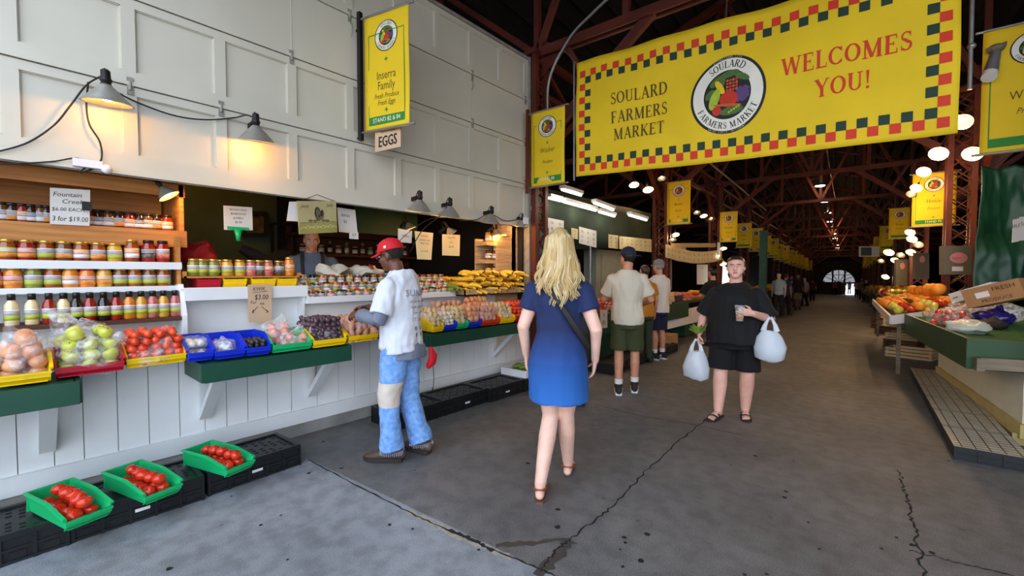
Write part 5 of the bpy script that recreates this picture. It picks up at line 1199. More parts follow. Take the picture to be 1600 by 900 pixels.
    def foot(s, b, n, L=.245):
        J = s.J; k = s.k; d = J['toe' + n].normalized(); up = V((0, 0, 1)); sd = d.cross(up); A = J['an' + n]; h = V((A.x, A.y, max(0, A.z - .075 * k)))
        b.loft([h - d * .05 * k + up * .03 * k, h + d * 0 + up * .04 * k, h + d * .07 * k + up * .032 * k, h + d * .13 * k + up * .02 * k, h + d * .165 * k + up * .016 * k], [(.03 * k, .028 * k), (.034 * k, .038 * k), (.038 * k, .03 * k), (.043 * k, .018 * k), (.04 * k, .013 * k)], 14, side=sd, rnd=True)
        for i in range(5): x = (i - 2) * .017 * k * (1 if n == 'R' else -1); b.ball(h + d * (.185 - .007 * abs(i - .6) ** 1.4) * k + sd * x + up * .012 * k, (.0085 * k, .0085 * k, .009 * k) if i else (.011 * k,) * 3, 8, 6)
        b.loft([A + up * .03 * k, h + up * .045 * k], [.036 * k, .037 * k], 12)
    def body(s, feet=True, arms=True, legs=True, wide=1., jaw=1., lip=None, hands=()):
        b = M(); s.trunk(b); s.head(b, wide, jaw=jaw)
        for n in 'RL':
            s.arm(b, n, to=2); s.leg(b, n)
            b.loft([V((0, s.J['sh' + n].y, s.J['sh' + n].z)), s.J['sh' + n]], [(.06 * s.k, .05 * s.k), (.052 * s.k * s.fat, .052 * s.k * s.fat)], 12, side=(0, 1, 0))
            if feet: s.foot(b, n)
        for h in hands: s.hand(b, *h[:3], **(h[3] if len(h) > 3 else {}))
        o = b.build('body', [s.skin] + ([lip] if lip else []), s.t); bake(o, s.vx, 3)
        if lip:
            iv = s.hm().inverted()
            paint(o, lambda p: 1 if (abs((q := iv @ p).x) < .021 and q.y > .068 and -.071 < q.z < -.0515) else 0)
        return o
    def garment(s, name, mats, fn, voxel=None, amp=.006, freq=9, stretch=(1, 1, .4), smooth=3, seed=0.):
        b = M(); fn(b); o = b.build(name, mats, s.t); bake(o, voxel or s.vx * 1.15, smooth)
        if amp: crease(o, amp, freq, stretch, seed)
        return o
    def eyes(s, iris='3A2A1C'):
        m = s.hm()
        for g in (-1, 1):
            b = M(); c = V((g * .031, .0795, .006)); b.ball(c, (.0125, .0095, .0075), 12, 8, 0); b.lathe([(.0055, .0), (.005, .0025), (.0, .003)], c + V((0, .0078, 0)), 12, 1, rot=rotm(-pi / 2, 0, 0)); b.xf(m); b.build('eye', [mat('eye_white', 'D8D2CA', .25), mat('iris_' + iris, iris, .2)], s.t)
            b = M(); b.loft([(g * .014, .091, .022), (g * .03, .0935, .0285), (g * .05, .081, .023)], [(.003, .003), (.0035, .004), (.002, .002)], 8, rnd=True); b.xf(m); b.build('eyebrow', mat('brow_dark', '5A4234', .8), s.t)
    def hair_cap(s, m, cut, name='hair', grow=.008, extra=None, wide=1.):
        b = M(); b.ball((0, -.014, .03), (.074 * wide + grow, .094 + grow, .089 + grow), 56, 40)
        keep = [i for i, f in enumerate(b.f) if cut(sum((b.v[j] for j in f), V()) / len(f))]
        b.f = [b.f[i] for i in keep]; b.m = [0] * len(keep); b.s = [True] * len(keep)
        b.v = [p + (p - V((0, -.014, .03))).normalized() * .004 * noise.noise(p * 60) for p in b.v]
        if extra: extra(b)
        b.xf(s.hm()); return b.build(name, m, s.t)
    def cap(s, m, name='cap', mb=None, brim_yaw=0., wide=1.):
        b = M(); c = V((0, -.012, .042)); R = (.084 * wide, .104, .092)
        b.lathe([(1.02, -.12), (1.03, 0), (1, .25), (.9, .55), (.7, .8), (.4, .95), (.1, 1.0), (.001, 1.0)], (0, 0, 0), 26); b.v = [c + V((p.x * R[0], p.y * R[1], p.z * R[2])) for p in b.v]
        b.ball(c + V((0, 0, R[2])), .008, 8, 6); q = M()
        def br(u, v):
            a = (u - .5) * 2.2; x = math.sin(a) * .085 * (1 - .0 * v); y = math.cos(a) * .1
            return V((x * (1 - .12 * v), -.012 + y + v * .075 * math.cos(a * .75), .036 - v * .012 - .012 * abs(a) ** 2 * .6))
        q.grid(br, 12, 5); top = list(q.v); q.grid(lambda u, v: br(u, v) - V((0, 0, .006)), 12, 5)
        w = 13
        for ring in ([5 * w + i for i in range(13)],): q.f += [(ring[i], ring[i + 1], ring[i + 1] + 78, ring[i] + 78) for i in range(12)]; q.m += [0] * 12; q.s += [False] * 12
        q.xf(rotm(0, 0, brim_yaw))
        mm = s.hm(); b.xf(mm); q.xf(mm); o = b.build(name, m, s.t); q.build('brim', mb or m, o); return o
    def shoe(s, n, m, ms, L=.285, H=.1, toe_up=0., name='shoe', tilt=0.):
        J = s.J; k = s.k; d = J['toe' + n].normalized(); A = J['an' + n]; up = V((0, 0, 1)); 
        if tilt: d = (d * math.cos(tilt) - up * math.sin(tilt)).normalized(); up = (V((0, 0, 1)) * math.cos(tilt) + J['toe' + n].normalized() * math.sin(tilt))
        sd = d.cross(up); h = A - up * .075 * k
        b = M(); b.loft([h - d * .075 * k + up * .05 * k, h - d * .04 * k + up * .058 * k, h + d * .03 * k + up * .062 * k, h + d * .09 * k + up * .045 * k, h + d * .15 * k + up * .033 * k, h + d * .2 * k + up * .028 * k], [(.033 * k, .04 * k), (.042 * k, .05 * k), (.043 * k, .055 * k), (.046 * k, .04 * k), (.046 * k, .026 * k), (.034 * k, .018 * k)], 16, side=sd, rnd=True)
        b.loft([A + up * .05 * k, h + up * .06 * k], [.048 * k, .046 * k], 14); o = b.build(name, m, s.t)
        b = M(); P = [(-.085, .03), (-.06, .042), (0, .042), (.08, .049), (.16, .05), (.2, .04), (.225, .02)]
        poly = [h + d * x * k + sd * y * k for x, y in P] + [h + d * x * k - sd * y * k for x, y in P[::-1]]
        b.slab([p + up * .028 * k for p in poly[::-1]], up, .028 * k); b.build('sole', ms, o)
        b = M()
        for i in range(4): c = h + d * (.04 + .024 * i) * k + up * (.098 - .014 * i) * k; b.tube([c - sd * .022 * k, c + up * .004, c + sd * .022 * k], .0032 * k)
        b.build('laces', ms, o); return o
def face_to(p, q): return math.atan2(-(q[0] - p[0]), q[1] - p[1])
def skinm(n, c, c2): return mat(n, c, .5, col2=c2, scale=14, bump=.05, bscale=200, sss=.0)
sk_dark = skinm('deep_brown_skin', '5A3524', '6B4230'); sk_fair = skinm('fair_skin', 'E0AE98', 'E9BFA9'); sk_mid = skinm('tan_skin', 'BE8060', 'CB9070'); sk_rosy = skinm('rosy_skin', 'D8A08A', 'E2AE9A')
def den(n, c, c2, sc_=30): return mat(n, c, .85, col2=c2, scale=sc_, bump=.12, bscale=300)

# ---- man in the red cap, at the counter
gp = PZ(628, 712); gp = V((gp.x, gp.y, 0))
f = Fig('man in a red cap, white printed T-shirt and faded jeans choosing produce', gp, math.radians(120), 1.78, sk_dark, .007, build=.98, belly=1.12)
J = f.J; k = f.k
J['hipL'] = V((-.09, .0, .92)); J['hipR'] = V((.09, -.01, .92)); J['knL'] = V((-.1, .06, .5)); J['anL'] = V((-.11, .03, .085)); J['knR'] = V((.09, -.02, .5)); J['anR'] = V((.09, -.13, .085)); J['toeL'] = V((-.1, 1, 0)); J['toeR'] = V((.3, 1, 0))
J['shL'] = V((-.17, .02, 1.38)); J['shR'] = V((.17, .02, 1.38)); J['elL'] = V((-.24, .06, 1.13)); J['wrL'] = V((-.13, .3, 1.16)); J['elR'] = V((.25, .1, 1.15)); J['wrR'] = V((.1, .34, 1.2))
J['neck'] = V((0, .03, 1.48)); J['head'] = V((0, .085, 1.63)); f.htilt = -.25
f.body(feet=False, hands=(('L', (.45, 1, -.1), (.6, -.2, -.6), dict(curl=1.0)), ('R', (-.5, .8, -.2), (-.5, -.3, -.7), dict(curl=1.0))))
f.eyes()
f.hair_cap(mat('cropped_black_hair', '1A1512', .9, bump=.3, bscale=200), lambda p: p.z < .06 and p.z > -.04 - (p.y + .1) * .0 and p.y < .0 and not (abs(p.x) > .055 and p.y > -.03 and p.z < -.02), grow=.004)
mred = mat('red_cap_cloth', 'C40E1C', .7, var=.08, bump=.08); f.cap(mred)
b = M(); b.lathe([(.012, 0), (.012, .002), (0, .0025)], (-.083, -.01, .06), 12, rot=rotm(0, -pi / 2 + .2, 0)); b.xf(f.hm()); b.build('cap_badge', m_labw, f.t)
b = M()
for g in (-1, 1): b.tube([(g * .078, -.01, .004), (g * .07, .06, .008), (g * .055, .092, .006)], .0022)
for g in (-1, 1): b.loft([(g * .052, .092, .004), (g * .035, .1, .004), (g * .012, .1, .006)], [(.004, .016), (.004, .017), (.004, .012)], 10)
b.xf(f.hm()); b.build('glasses', mat('dark_glasses', '1C1A18', .15), f.t)
def fn(b): f.trunk(b, .03, .9, hem=[(.86, .205, .155, -.02), (.9, .2, .15, -.015)]); [f.arm(b, n, .018, .82) for n in 'RL']
msh = mat('white_tee_cotton', 'CFD2D8', .85, var=.04, bump=.1)
o = f.garment('t_shirt', [msh], fn, amp=.013, freq=11, stretch=(1, 1, .6), seed=2)
# faded back print, laid on the shirt as ink lines
b = M(); ink = mat('faded_plum_print', '8E8294', .9, var=.15)
def back(x, z):
    y = -.3; best = None
    for v in o.data.vertices:
        c = v.co
        if c.y < 0 and abs(c.x - x) < .012 and abs(c.z - z) < .012: best = c.y if best is None else min(best, c.y)
    return (best if best is not None else -.15) - .002
for st, z, sz in (('SUNDAY', 1.33, .075), ('the farmers market', 1.265, .03), ('fresh every week', 1.22, .03), ('rain or shine', 1.175, .03), ('ST. LOUIS', 1.12, .04)):
    vs, fs = text2d(st, sz)
    yc = [back(-.06 + i * .02, z) for i in range(-5, 6)]
    def yy(x): q = min(max((x + .06 + .1) / .02, 0), 9.99); i = int(q); return yc[i] * (1 - q + i) + yc[min(i + 1, 10)] * (q - i)
    b.add([V((v.x * -1 * -1 - .0, 0, v.y + z)) for v in vs], fs, 0)
for st_z in (1.05, 1.0):
    for x in (-.05, .02): b.ball((x, 0, st_z), (.012, .001, .018), 8, 6)
b.v = [V((v.x, back(v.x, v.z) - .001, v.z)) for v in b.v]
b.build('lettering', ink, o)
def fn(b): [f.arm(b, n, .014, 1.8) for n in 'RL']
f.garment('sleeve', [mat('grey_knit_sleeve', '6F7686', .9, var=.08, bump=.1)], fn, amp=.006, freq=16, stretch=(1, 1, 1))
def fn(b): f.trunk(b, .022, .8, top=1.02, hem=[(.83, .19, .14, -.01)]); b.loft([(0, -.02, .9), (.0, -.02, .83)], [(.2, .155), (.205, .158)], 24)
f.garment('grey_sweater', [MATS['grey_knit_sleeve']], lambda b: b.loft([(.02, -.03, .93), (.02, -.035, .87), (.02, -.035, .81)], [(.17, .13), (.192, .15), (.196, .152)], 24), amp=.006)
mj = den('faded_blue_denim', '5B8BCB', '86AEDD'); mpatch = mat('cream_knee_patch', 'CFC2B4', .9, var=.08)
def fn(b):
    b.loft([(0, -.005, .80), (0, -.005, .9), (0, -.005, .99)], [(.175, .135), (.185, .142), (.168, .13)], 26)
    for n in 'LR':
        H, K, A = J['hip' + n], J['kn' + n], J['an' + n]; b.loft([H, H.lerp(K, .5), K, K.lerp(A, .5), A + V((0, 0, .01))], [(.105, .115), (.094, .104), (.082, .086), (.082, .085), (.09, .094)], 20)
o = f.garment('jeans', [mj, mpatch], fn, amp=.012, freq=9, stretch=(1, 1, .9), seed=5)
paint(o, lambda p: 1 if (p.x < -.01 and .44 < p.z < .63 and p.y > -.1) else 0)
b = M()
for n in 'LR':
    A = J['an' + n]
    for i in range(40): a = 2 * pi * i / 40; q = A + V((math.cos(a) * .088, math.sin(a) * .092, .012)); b.tube([q, q + V((math.cos(a) * .006, math.sin(a) * .006, -.02 - RN.uniform(0, .012)))], .0016, 4)
b.build('frayed_hem', mat('frayed_denim', 'A9C2DE', .9), f.t)
for n in 'LR': f.shoe(n, mat('brown_boot_leather', '4E3B2D', .6, var=.2, bump=.1), mat('dark_sole', '2A241E', .8), name='boot')
b = M(); b.loft([(.13, -.2, .86), (.15, -.215, .8), (.15, -.2, .74), (.13, -.18, .71)], [(.03, .02), (.05, .03), (.048, .032), (.03, .02)], 14, rnd=True); b.disp(.012, 14, 2); o = b.build('red_cloth', mred, f.t)
b = M(); b.tube([(.16, -.21, .72), (.165, -.215, .6), (.155, -.21, .52), (.16, -.2, .48), (.165, -.2, .53)], .003); b.build('key_cord', m_ink, f.t)

# ---- woman in the blue dress, walking away
gp = PZ(872, 758); gp = V((gp.x, gp.y, 0)); hd = math.radians(31)
f = Fig('blonde woman in a blue dip-dyed dress walking away from the camera', gp, hd, 1.74, sk_fair, .007, build=.92, belly=1.0, group=None)
J = f.J
J['hipL'] = V((-.09, 0, .9)); J['hipR'] = V((.09, 0, .9)); J['knR'] = V((.05, .06, .49)); J['anR'] = V((.06, .2, .075)); J['knL'] = V((-.055, .02, .49)); J['anL'] = V((-.105, -.2, .09)); J['toeL'] = V((-.05, 1, 0)); J['toeR'] = V((.05, 1, 0))
J['elL'] = V((-.245, -.03, 1.11)); J['wrL'] = V((-.235, .07, .9)); J['elR'] = V((.255, -.05, 1.1)); J['wrR'] = V((.25, .05, .88)); J['shL'] = V((-.157, 0, 1.365)); J['shR'] = V((.157, 0, 1.365)); f.hyaw = .12
f.fat = 1.08
f.body(hands=(('L', (0, .15, -1), (1, .2, 0), dict(curl=.45)), ('R', (-.1, .2, -1), (-1, .1, 0), dict(curl=.5))), lip=mat('lips_pink', 'B5605A', .4))
f.eyes('4A6A88')
md = bpy.data.materials.new('dip_dyed_blue_jersey'); md.use_nodes = True; nt = md.node_tree; bs = nt.nodes['Principled BSDF']; bs.inputs['Roughness'].default_value = .85
tc = nt.nodes.new('ShaderNodeTexCoord'); sx = nt.nodes.new('ShaderNodeSeparateXYZ'); rp = nt.nodes.new('ShaderNodeValToRGB'); mr = nt.nodes.new('ShaderNodeMapRange'); nz = nt.nodes.new('ShaderNodeTexNoise'); nz.inputs['Scale'].default_value = 7; ma = nt.nodes.new('ShaderNodeMath'); ma.operation = 'MULTIPLY_ADD'; ma.inputs[1].default_value = .05
nt.links.new(tc.outputs['Object'], sx.inputs[0]); nt.links.new(tc.outputs['Object'], nz.inputs['Vector']); nt.links.new(nz.outputs['Fac'], ma.inputs[0]); nt.links.new(sx.outputs['Z'], ma.inputs[2])
nt.links.new(ma.outputs[0], mr.inputs['Value']); mr.inputs['From Min'].default_value = .62; mr.inputs['From Max'].default_value = 1.12; nt.links.new(mr.outputs[0], rp.inputs[0])
rp.color_ramp.elements[0].color = lin('2463B0'); rp.color_ramp.elements[1].color = lin('17264F'); e = rp.color_ramp.elements.new(.42); e.color = lin('1F559C'); e = rp.color_ramp.elements.new(.7); e.color = lin('1B3C78')
nt.links.new(rp.outputs[0], bs.inputs['Base Color'])
def fn(b):
    R = [(.61, .208, .18, -.01), (.68, .208, .178, -.01), (.78, .208, .17, -.02), (.88, .204, .165, -.03), (.98, .186, .15, -.01), (1.08, .158, .125, .0), (1.18, .158, .13, .0), (1.28, .172, .138, .0), (1.345, .176, .122, -.008), (1.39, .165, .1, -.012), (1.425, .138, .09, -.012), (1.455, .095, .078, -.012)]
    b.loft([(0, y, z) for z, a, d, y in R], [(a, d) for z, a, d, y in R], 32)
    for n in 'RL': f.arm(b, n, .012, .52)
f.garment('dress', [md], fn, amp=.012, freq=7, stretch=(1, 1, .45), seed=3)
# long wavy hair: a cap and many locks
mh = mat('ash_blonde_hair', 'CDAE74', .45, col2='A98A54', scale=26, stretch=(1, 1, .12), bump=.3, bscale=90); mh2 = mat('pale_blonde_hair', 'DFCBA2', .45, col2='C2A672', scale=30, stretch=(1, 1, .15), bump=.3, bscale=90)
ho = f.hair_cap(mh, lambda p: p.z > .045 - max(0, p.y) * .0 and not (p.y > .05 and p.z < .085) or (p.y < .02 and p.z > -.06), grow=.013)
b = M(); H = f.hm(); rr = random.Random(5)
b.loft([(0, -.03, .1), (0, -.05, .03), (0, -.085, -.06), (0, -.11, -.16), (0, -.125, -.25), (0, -.13, -.3)], [(.07, .075), (.092, .07), (.106, .05), (.112, .038), (.098, .024), (.06, .012)], 30, side=(1, 0, 0), rnd=True); b.disp(.012, 18, 2)
for i in range(430):
    a = rr.uniform(-1.0, 1.0); a = math.copysign(abs(a) ** .85, a); th = a * 1.85 - pi / 2; lay = rr.uniform(0, 1)
    r0 = V((math.cos(th) * .084, -.014 + math.sin(th) * .1, .06 + rr.uniform(-.02, .045)))
    top = V((math.cos(th) * .03, -.014 + math.sin(th) * .045, .124)); ci = int((a + 1) * 7); cr = random.Random(ci * 3 + int(lay * 2)); L = (cr.uniform(.3, .42) + rr.uniform(-.015, .015)) * (1 - .34 * abs(a) ** 1.3); out = .008 + .024 * lay
    ph = cr.uniform(0, 6.3) + rr.uniform(-.25, .25); P = [top, top.lerp(r0, .55) + V((0, 0, .022)), r0 + V((math.cos(th), math.sin(th), 0)) * .008]
    for j in range(1, 11):
        u = j / 10; sp = .01 + out * u + .035 * u * u; wv = .03 * u ** 1.5 * math.sin(u * 9 + ph) - math.cos(th) * .03 * u ** 3 * lay
        P.append(V((math.cos(th) * (.086 + sp * 1.3) + wv, -.014 + math.sin(th) * (.1 + sp * .75) + .014 * u * math.cos(u * 8 + ph) - .02 * u, .05 - L * u)))
    wd = rr.uniform(.005, .011)
    b.loft(P, [(wd * .5, .004), (wd, .005), (wd, .006)] + [(wd * (1.05 - .85 * (j / 10) ** 2), .006 * (1.1 - .8 * j / 10)) for j in range(1, 11)], 5, mi=1 if rr.random() < .4 else 0, side=(-math.sin(th), math.cos(th), 0))
b.xf(H); b.build('hair_locks', [mh, mh2], ho)
b = M(); b.tube([(-.09, .02, .05), (-.075, .01, .1), (-.03, 0, .132), (.03, 0, .132), (.075, .01, .1), (.09, .02, .05)], .006); b.xf(H); b.build('sunglasses', mat('dark_glasses', '1C1A18', .15), f.t)
b = M(); b.loft([(-.09, -.06, 1.47), (-.05, -.135, 1.4), (.02, -.158, 1.28), (.1, -.15, 1.16), (.17, -.11, 1.05), (.2, -.04, .98), (.2, .06, .96)], [(.019, .005)] * 7, 8, side=(.75, 0, .6)); b.build('bag_strap', m_ink, f.t)
mtan = mat('tan_sandal_leather', '8A4A2C', .55, var=.15); msol = mat('sandal_sole', '6B4A38', .8)
for n in 'LR':
    d = J['toe' + n].normalized(); A = J['an' + n]; sd = d.cross(V((0, 0, 1))); h = V((A.x, A.y, A.z - .082)); b = M()
    P = [(-.075, .022), (-.05, .034), (0, .034), (.08, .04), (.15, .046), (.19, .038), (.215, .015)]
    b.slab([h + d * x + sd * y + V((0, 0, .004)) for x, y in P][::-1][::-1] + [h + d * x - sd * y + V((0, 0, .004)) for x, y in P[::-1]], (0, 0, 1), .02); o = b.build('sandal', [msol], f.t)
    b = M(); ring = [A + V((0, 0, -.015)) + (d * math.cos(q) * .047 + sd * math.sin(q) * .044) for q in [2 * pi * i / 16 for i in range(17)]]; b.loft(ring, [(.009, .003)] * 17, 6, side=(0, 0, 1))
    for xx in (.075, .13): c = h + d * xx; b.loft([c - sd * .046 + V((0, 0, .008)), c - sd * .03 + V((0, 0, .05 - xx * .12)), c + V((0, 0, .066 - xx * .2)), c + sd * .03 + V((0, 0, .05 - xx * .12)), c + sd * .046 + V((0, 0, .008))], [(.009, .003)] * 5, 6, side=tuple(d))
    b.build('strap', mtan, o)

# ---- woman in black, walking towards the camera
gp = PZ(1146, 650); gp = V((gp.x, gp.y, 0)); hd = face_to(gp, (-.25, 0))
f = Fig('woman in a loose black T-shirt and black shorts carrying a drink and bags', gp, hd, 1.68, sk_rosy, .007, build=1.2, belly=1.65)
J = f.J; f.fat = 1.3; f.drop = .085
for n, g in (('R', 1), ('L', -1)): J['sh' + n] = V((g * .185, 0, 1.262)); J['hip' + n] = V((g * .11, 0, .86))
J['knR'] = V((.125, .05, .46)); J['anR'] = V((.135, .12, .08)); J['toeR'] = V((.35, 1, 0)); J['knL'] = V((-.12, .02, .46)); J['anL'] = V((-.105, -.06, .08)); J['toeL'] = V((-.1, 1, 0))
J['elR'] = V((.3, -.03, 1.05)); J['wrR'] = V((.33, .08, .86)); J['elL'] = V((-.31, .04, 1.03)); J['wrL'] = V((-.17, .3, 1.1)); J['neck'] = V((0, -.01, 1.4)); J['head'] = V((0, .02, 1.55))
f.body(hands=(('L', (.9, .35, .2), (.1, -1, .1), dict(curl=.75)), ('R', (.05, .1, -1), (-1, 0, 0), dict(curl=1.1))), wide=1.13, jaw=1.25, lip=mat('lips_muted', 'B0605C', .4))
f.eyes()
mdk = mat('dark_brown_hair', '241713', .4, col2='38251D', scale=24, bump=.25, bscale=100); f.hair_cap(mdk, lambda p: p.z > .05 + .42 * p.y or (p.y < -.03 and p.z > -.07) , grow=.007, wide=1.13, extra=lambda b: (b.ball((0, -.12, .01), (.045, .035, .05), 12, 8), b.ball((0, -.065, -.075), (.082, .045, .08), 16, 10), [b.ball((g * .083, -.02, .01), (.012, .035, .05), 10, 8) for g in (-1, 1)]))
mbk = mat('black_cotton', '0C0C0E', .85, var=.2, bump=.1)
def fn(b):
    R = [(.78, .262, .235, .02), (.86, .268, .24, .02), (1.0, .262, .235, .02), (1.14, .252, .21, .01), (1.24, .236, .18, 0), (1.31, .2, .13, -.01), (1.355, .15, .1, -.012), (1.39, .1, .083, -.01)]
    b.loft([(0, y, z) for z, a, d, y in R], [(a, d) for z, a, d, y in R], 30)
    for n in 'RL': f.arm(b, n, .016, .98)
f.garment('t_shirt', [mbk], fn, amp=.015, freq=8, seed=7)
def fn(b):
    b.loft([(0, 0, .72), (0, 0, .86)], [(.225, .19), (.235, .2)], 26)
    for n in 'RL': f.leg(b, n, .022, .92)
f.garment('shorts', [mat('black_knit_shorts', '08080A', .9)], fn, amp=.006)
for n in 'LR':
    d = J['toe' + n].normalized(); A = J['an' + n]; sd = d.cross(V((0, 0, 1))); h = V((A.x, A.y, 0)); b = M(); P = [(-.08, .025), (-.05, .038), (0, .038), (.08, .046), (.16, .05), (.2, .04), (.22, .015)]
    b.slab([h + d * x + sd * y + V((0, 0, .012)) for x, y in P] + [h + d * x - sd * y + V((0, 0, .012)) for x, y in P[::-1]], (0, 0, 1), .012); o = b.build('sandal', m_ink, f.t)
    b = M()
    for xx in (.06, .12): c = h + d * xx; b.loft([c - sd * .05 + V((0, 0, .012)), c - sd * .035 + V((0, 0, .055 - xx * .1)), c + V((0, 0, .078 - xx * .22)), c + sd * .035 + V((0, 0, .055 - xx * .1)), c + sd * .05 + V((0, 0, .012))], [(.018, .004)] * 5, 6, side=tuple(d))
    b.build('strap', m_ink, o)
Mx = parent_matrix(f.t)
# plastic cup of beer in her hand
cp_ = Mx @ V((-.055, .315, 1.1)); t = thing('drink_cup', 'clear plastic cup of amber beer held by the woman in black', 'cup', cp_)
b = M(); b.lathe([(.032, -.075), (.044, .075), (.0455, .077), (.043, .075), (.031, -.072)], seg=20); b.build('cup_wall', m_clam, t)
b = M(); b.lathe([(.0305, -.071), (.037, .01), (.0, .0105)], seg=18); b.build('beer', mat('amber_beer', 'B8791E', .15, var=.1, coat=.5), t)
b = M(); b.lathe([(.037, .011), (.0385, .022), (.0, .024)], seg=18); b.build('foam', mat('pale_foam', 'D8CDB8', .8), t)
def tbag(label, top, hgt, rx, ry, m, cm, seed, rz):
    t = thing('shopping_bag', label, 'bag', top, rz, 'plastic bags carried by the woman in black')
    b = M(); H = hgt; b.loft([(0, 0, -H), (0, 0, -H * .93), (0, 0, -H * .7), (0, 0, -H * .45), (0, 0, -H * .3)], [(rx * .5, ry * .5), (rx * .92, ry * .9), (rx, ry), (rx * .8, ry * .7), (rx * .55, ry * .4)], 24, rnd=False); b.disp(.03, 7, seed); b.disp(.008, 25, seed); b.build('bag_body', m, t)
    for g in (-1, 1): b = M(); b.loft([(g * rx * .4, 0, -H * .32), (g * rx * .3, .01 * g, -H * .18), (g * rx * .12, 0, -H * .04), (0, 0, .0)], [(rx * .2, .008), (rx * .14, .008), (rx * .08, .01), (.02, .012)], 8, side=(1, 0, 0)); b.build('handle', m, t)
    b = M()
    for i in range(5): b.ball((rx * .5 * math.cos(i * 1.3), ry * .4 * math.sin(i * 1.3), -H * (.72 + .1 * (i % 2))), rx * .34, 10, 8)
    b.disp(.02, 12, seed); b.build('contents', cm, t); return t
mwb = mat('translucent_white_plastic', 'DDE4EA', .35, var=.05, alpha=.72, bump=.25, bscale=14)
tbag('full white plastic bag hanging from the forearm that holds the beer', Mx @ V((-.31, .17, 1.06)), .42, .14, .1, mwb, mat('pale_blue_contents', 'A9C9D6', .7), 3, hd)
tbag('wrinkled white plastic bag in the lowered hand of the woman in black', Mx @ V((.355, .1, .79)), .42, .13, .1, mwb, mat('mixed_contents', 'B9B2B0', .7, col2='8C8B9A', scale=8), 8, hd)
b = M()
for i in range(26): a = RN.uniform(0, 6.3); e = RN.uniform(.5, 1.2); L = RN.uniform(.1, .2); p0 = V((0, 0, 0)); p1 = V((math.cos(a) * L * .6, math.sin(a) * L * .5, L * .6 * e)); b.loft([p0, p0.lerp(p1, .5) + V((0, 0, .01)), p1], [(.004, .002), (.03, .004), (.003, .002)], 6, side=(-math.sin(a), math.cos(a), .2))
o = b.build('leafy_greens', mat('leafy_green', '5E7D2A', .6, col2='93A24A', scale=12)); o.location = Mx @ V((.35, .1, .84)); tag(o, 'bunch of leafy greens sticking out of the bag in her lowered hand', 'greens')

# ---- simpler dressed figure used for everyone farther away
def dressed(label, gp, hd, h, skin, voxel, top, bottom, hair, shoes, capm=None, arms=None, short=True, hyaw=0., build=1., belly=1., stride=.0, long_sleeve=False, long_hair=False, group=None, dress=False, sock=None, hands=True, brim=0.):
    f = Fig(label, gp, hd, h, skin, voxel, build=build, belly=belly, group=group); J = f.J; k = f.k; f.hyaw = hyaw
    if stride:
        for n, g in (('R', 1), ('L', -1)): J['an' + n] = J['an' + n] + V((0, g * stride, 0)); J['kn' + n] = J['kn' + n] + V((0, g * stride * .5 + .03, 0)); J['wr' + n] = J['wr' + n] + V((0, -g * stride * .6, 0)); J['el' + n] = J['el' + n] + V((0, -g * stride * .3, 0))
    if arms:
        for a, p in arms.items(): J[a] = V(p) * k
    hs = ()
    if hands: hs = tuple((n, (J['wr' + n] - J['el' + n]), ((-1 if n == 'R' else 1), .2, 0), dict(curl=.6)) for n in 'RL')
    f.body(feet=False, hands=hs)
    if voxel < .012: f.eyes()
    if capm: f.cap(capm, brim_yaw=brim)
    f.hair_cap(hair, (lambda p: p.y < .01 and p.z > -.05 - .04 * (p.y < -.05)) if capm else (lambda p: p.z > .05 + .42 * p.y or (p.y < -.03 and p.z > -.07)), grow=.008, extra=(lambda b: b.loft([(0, -.07, .05), (0, -.11, -.05), (0, -.1, -.2)], [(.08, .05), (.085, .04), (.06, .02)], 16)) if long_hair else None)
    def fn(b):
        f.trunk(b, .03, .9, hem=[(.84 * k, .19 * build * k, .145 * belly * k, 0)]) if not dress else f.trunk(b, .03, .9, hem=[(.5 * k, .25 * build * k, .2 * k, 0), (.8 * k, .215 * build * k, .16 * k, 0)])
        for n in 'RL': f.arm(b, n, .018, 1.85 if long_sleeve else .72)
    f.garment('shirt' if not dress else 'dress', [top], fn, amp=.012, freq=10, seed=gp[0])
    def fn(b):
        b.loft([(0, 0, .78 * k), (0, 0, .88 * k), (0, 0, .97 * k)], [(.17 * build * k, .13 * belly * k), (.18 * build * k, .14 * belly * k), (.165 * build * k, .13 * belly * k)], 22)
        for n in 'RL':
            H, K, A = J['hip' + n], J['kn' + n], J['an' + n]
            if short: b.loft([H, H.lerp(K, .5), H.lerp(K, .92)], [.105 * k * build, .1 * k * build, .105 * k * build], 18)
            else: b.loft([H, H.lerp(K, .5), K, K.lerp(A, .5), A + V((0, 0, .0))], [.1 * k * build, .09 * k * build, .075 * k, .07 * k, .072 * k], 16)
    if not dress: f.garment('shorts' if short else 'trousers', [bottom], fn, amp=.008)
    for n in 'LR':
        f.shoe(n, shoes, sock or shoes)
        if sock: b = M(); A = J['an' + n]; b.loft([A + V((0, 0, -.03)), A + V((0, 0, .03)), A + V((0, 0, .09)) + (J['kn' + n] - A).normalized() * .02], [.047 * k, .046 * k, .05 * k], 14); b.build('sock', sock, f.t)
    return f
hk = mat('black_hair', '17120F', .5, bump=.2); hb = mat('brown_hair', '3B2618', .5, bump=.2); hgy = mat('grey_hair', '8A857D', .6, bump=.2)
gp = PZ(979, 613); dressed('man in a cream T-shirt, olive shorts and navy cap seen from behind', (gp.x, gp.y, 0), math.radians(27), 1.8, sk_mid, .009, mat('cream_cotton', 'CFC4AE', .85, var=.04), mat('olive_shorts', '3A3F22', .85, var=.1), hk, m_ink, mat('navy_cap', '1A2036', .8), {'elL': (-.28, .1, 1.12), 'wrL': (-.24, .32, 1.12), 'elR': (.28, .05, 1.12), 'wrR': (.2, .28, 1.06)}, hyaw=.6, stride=.08, sock=mat('white_sock', 'DAD8D4', .9), brim=-2.2)
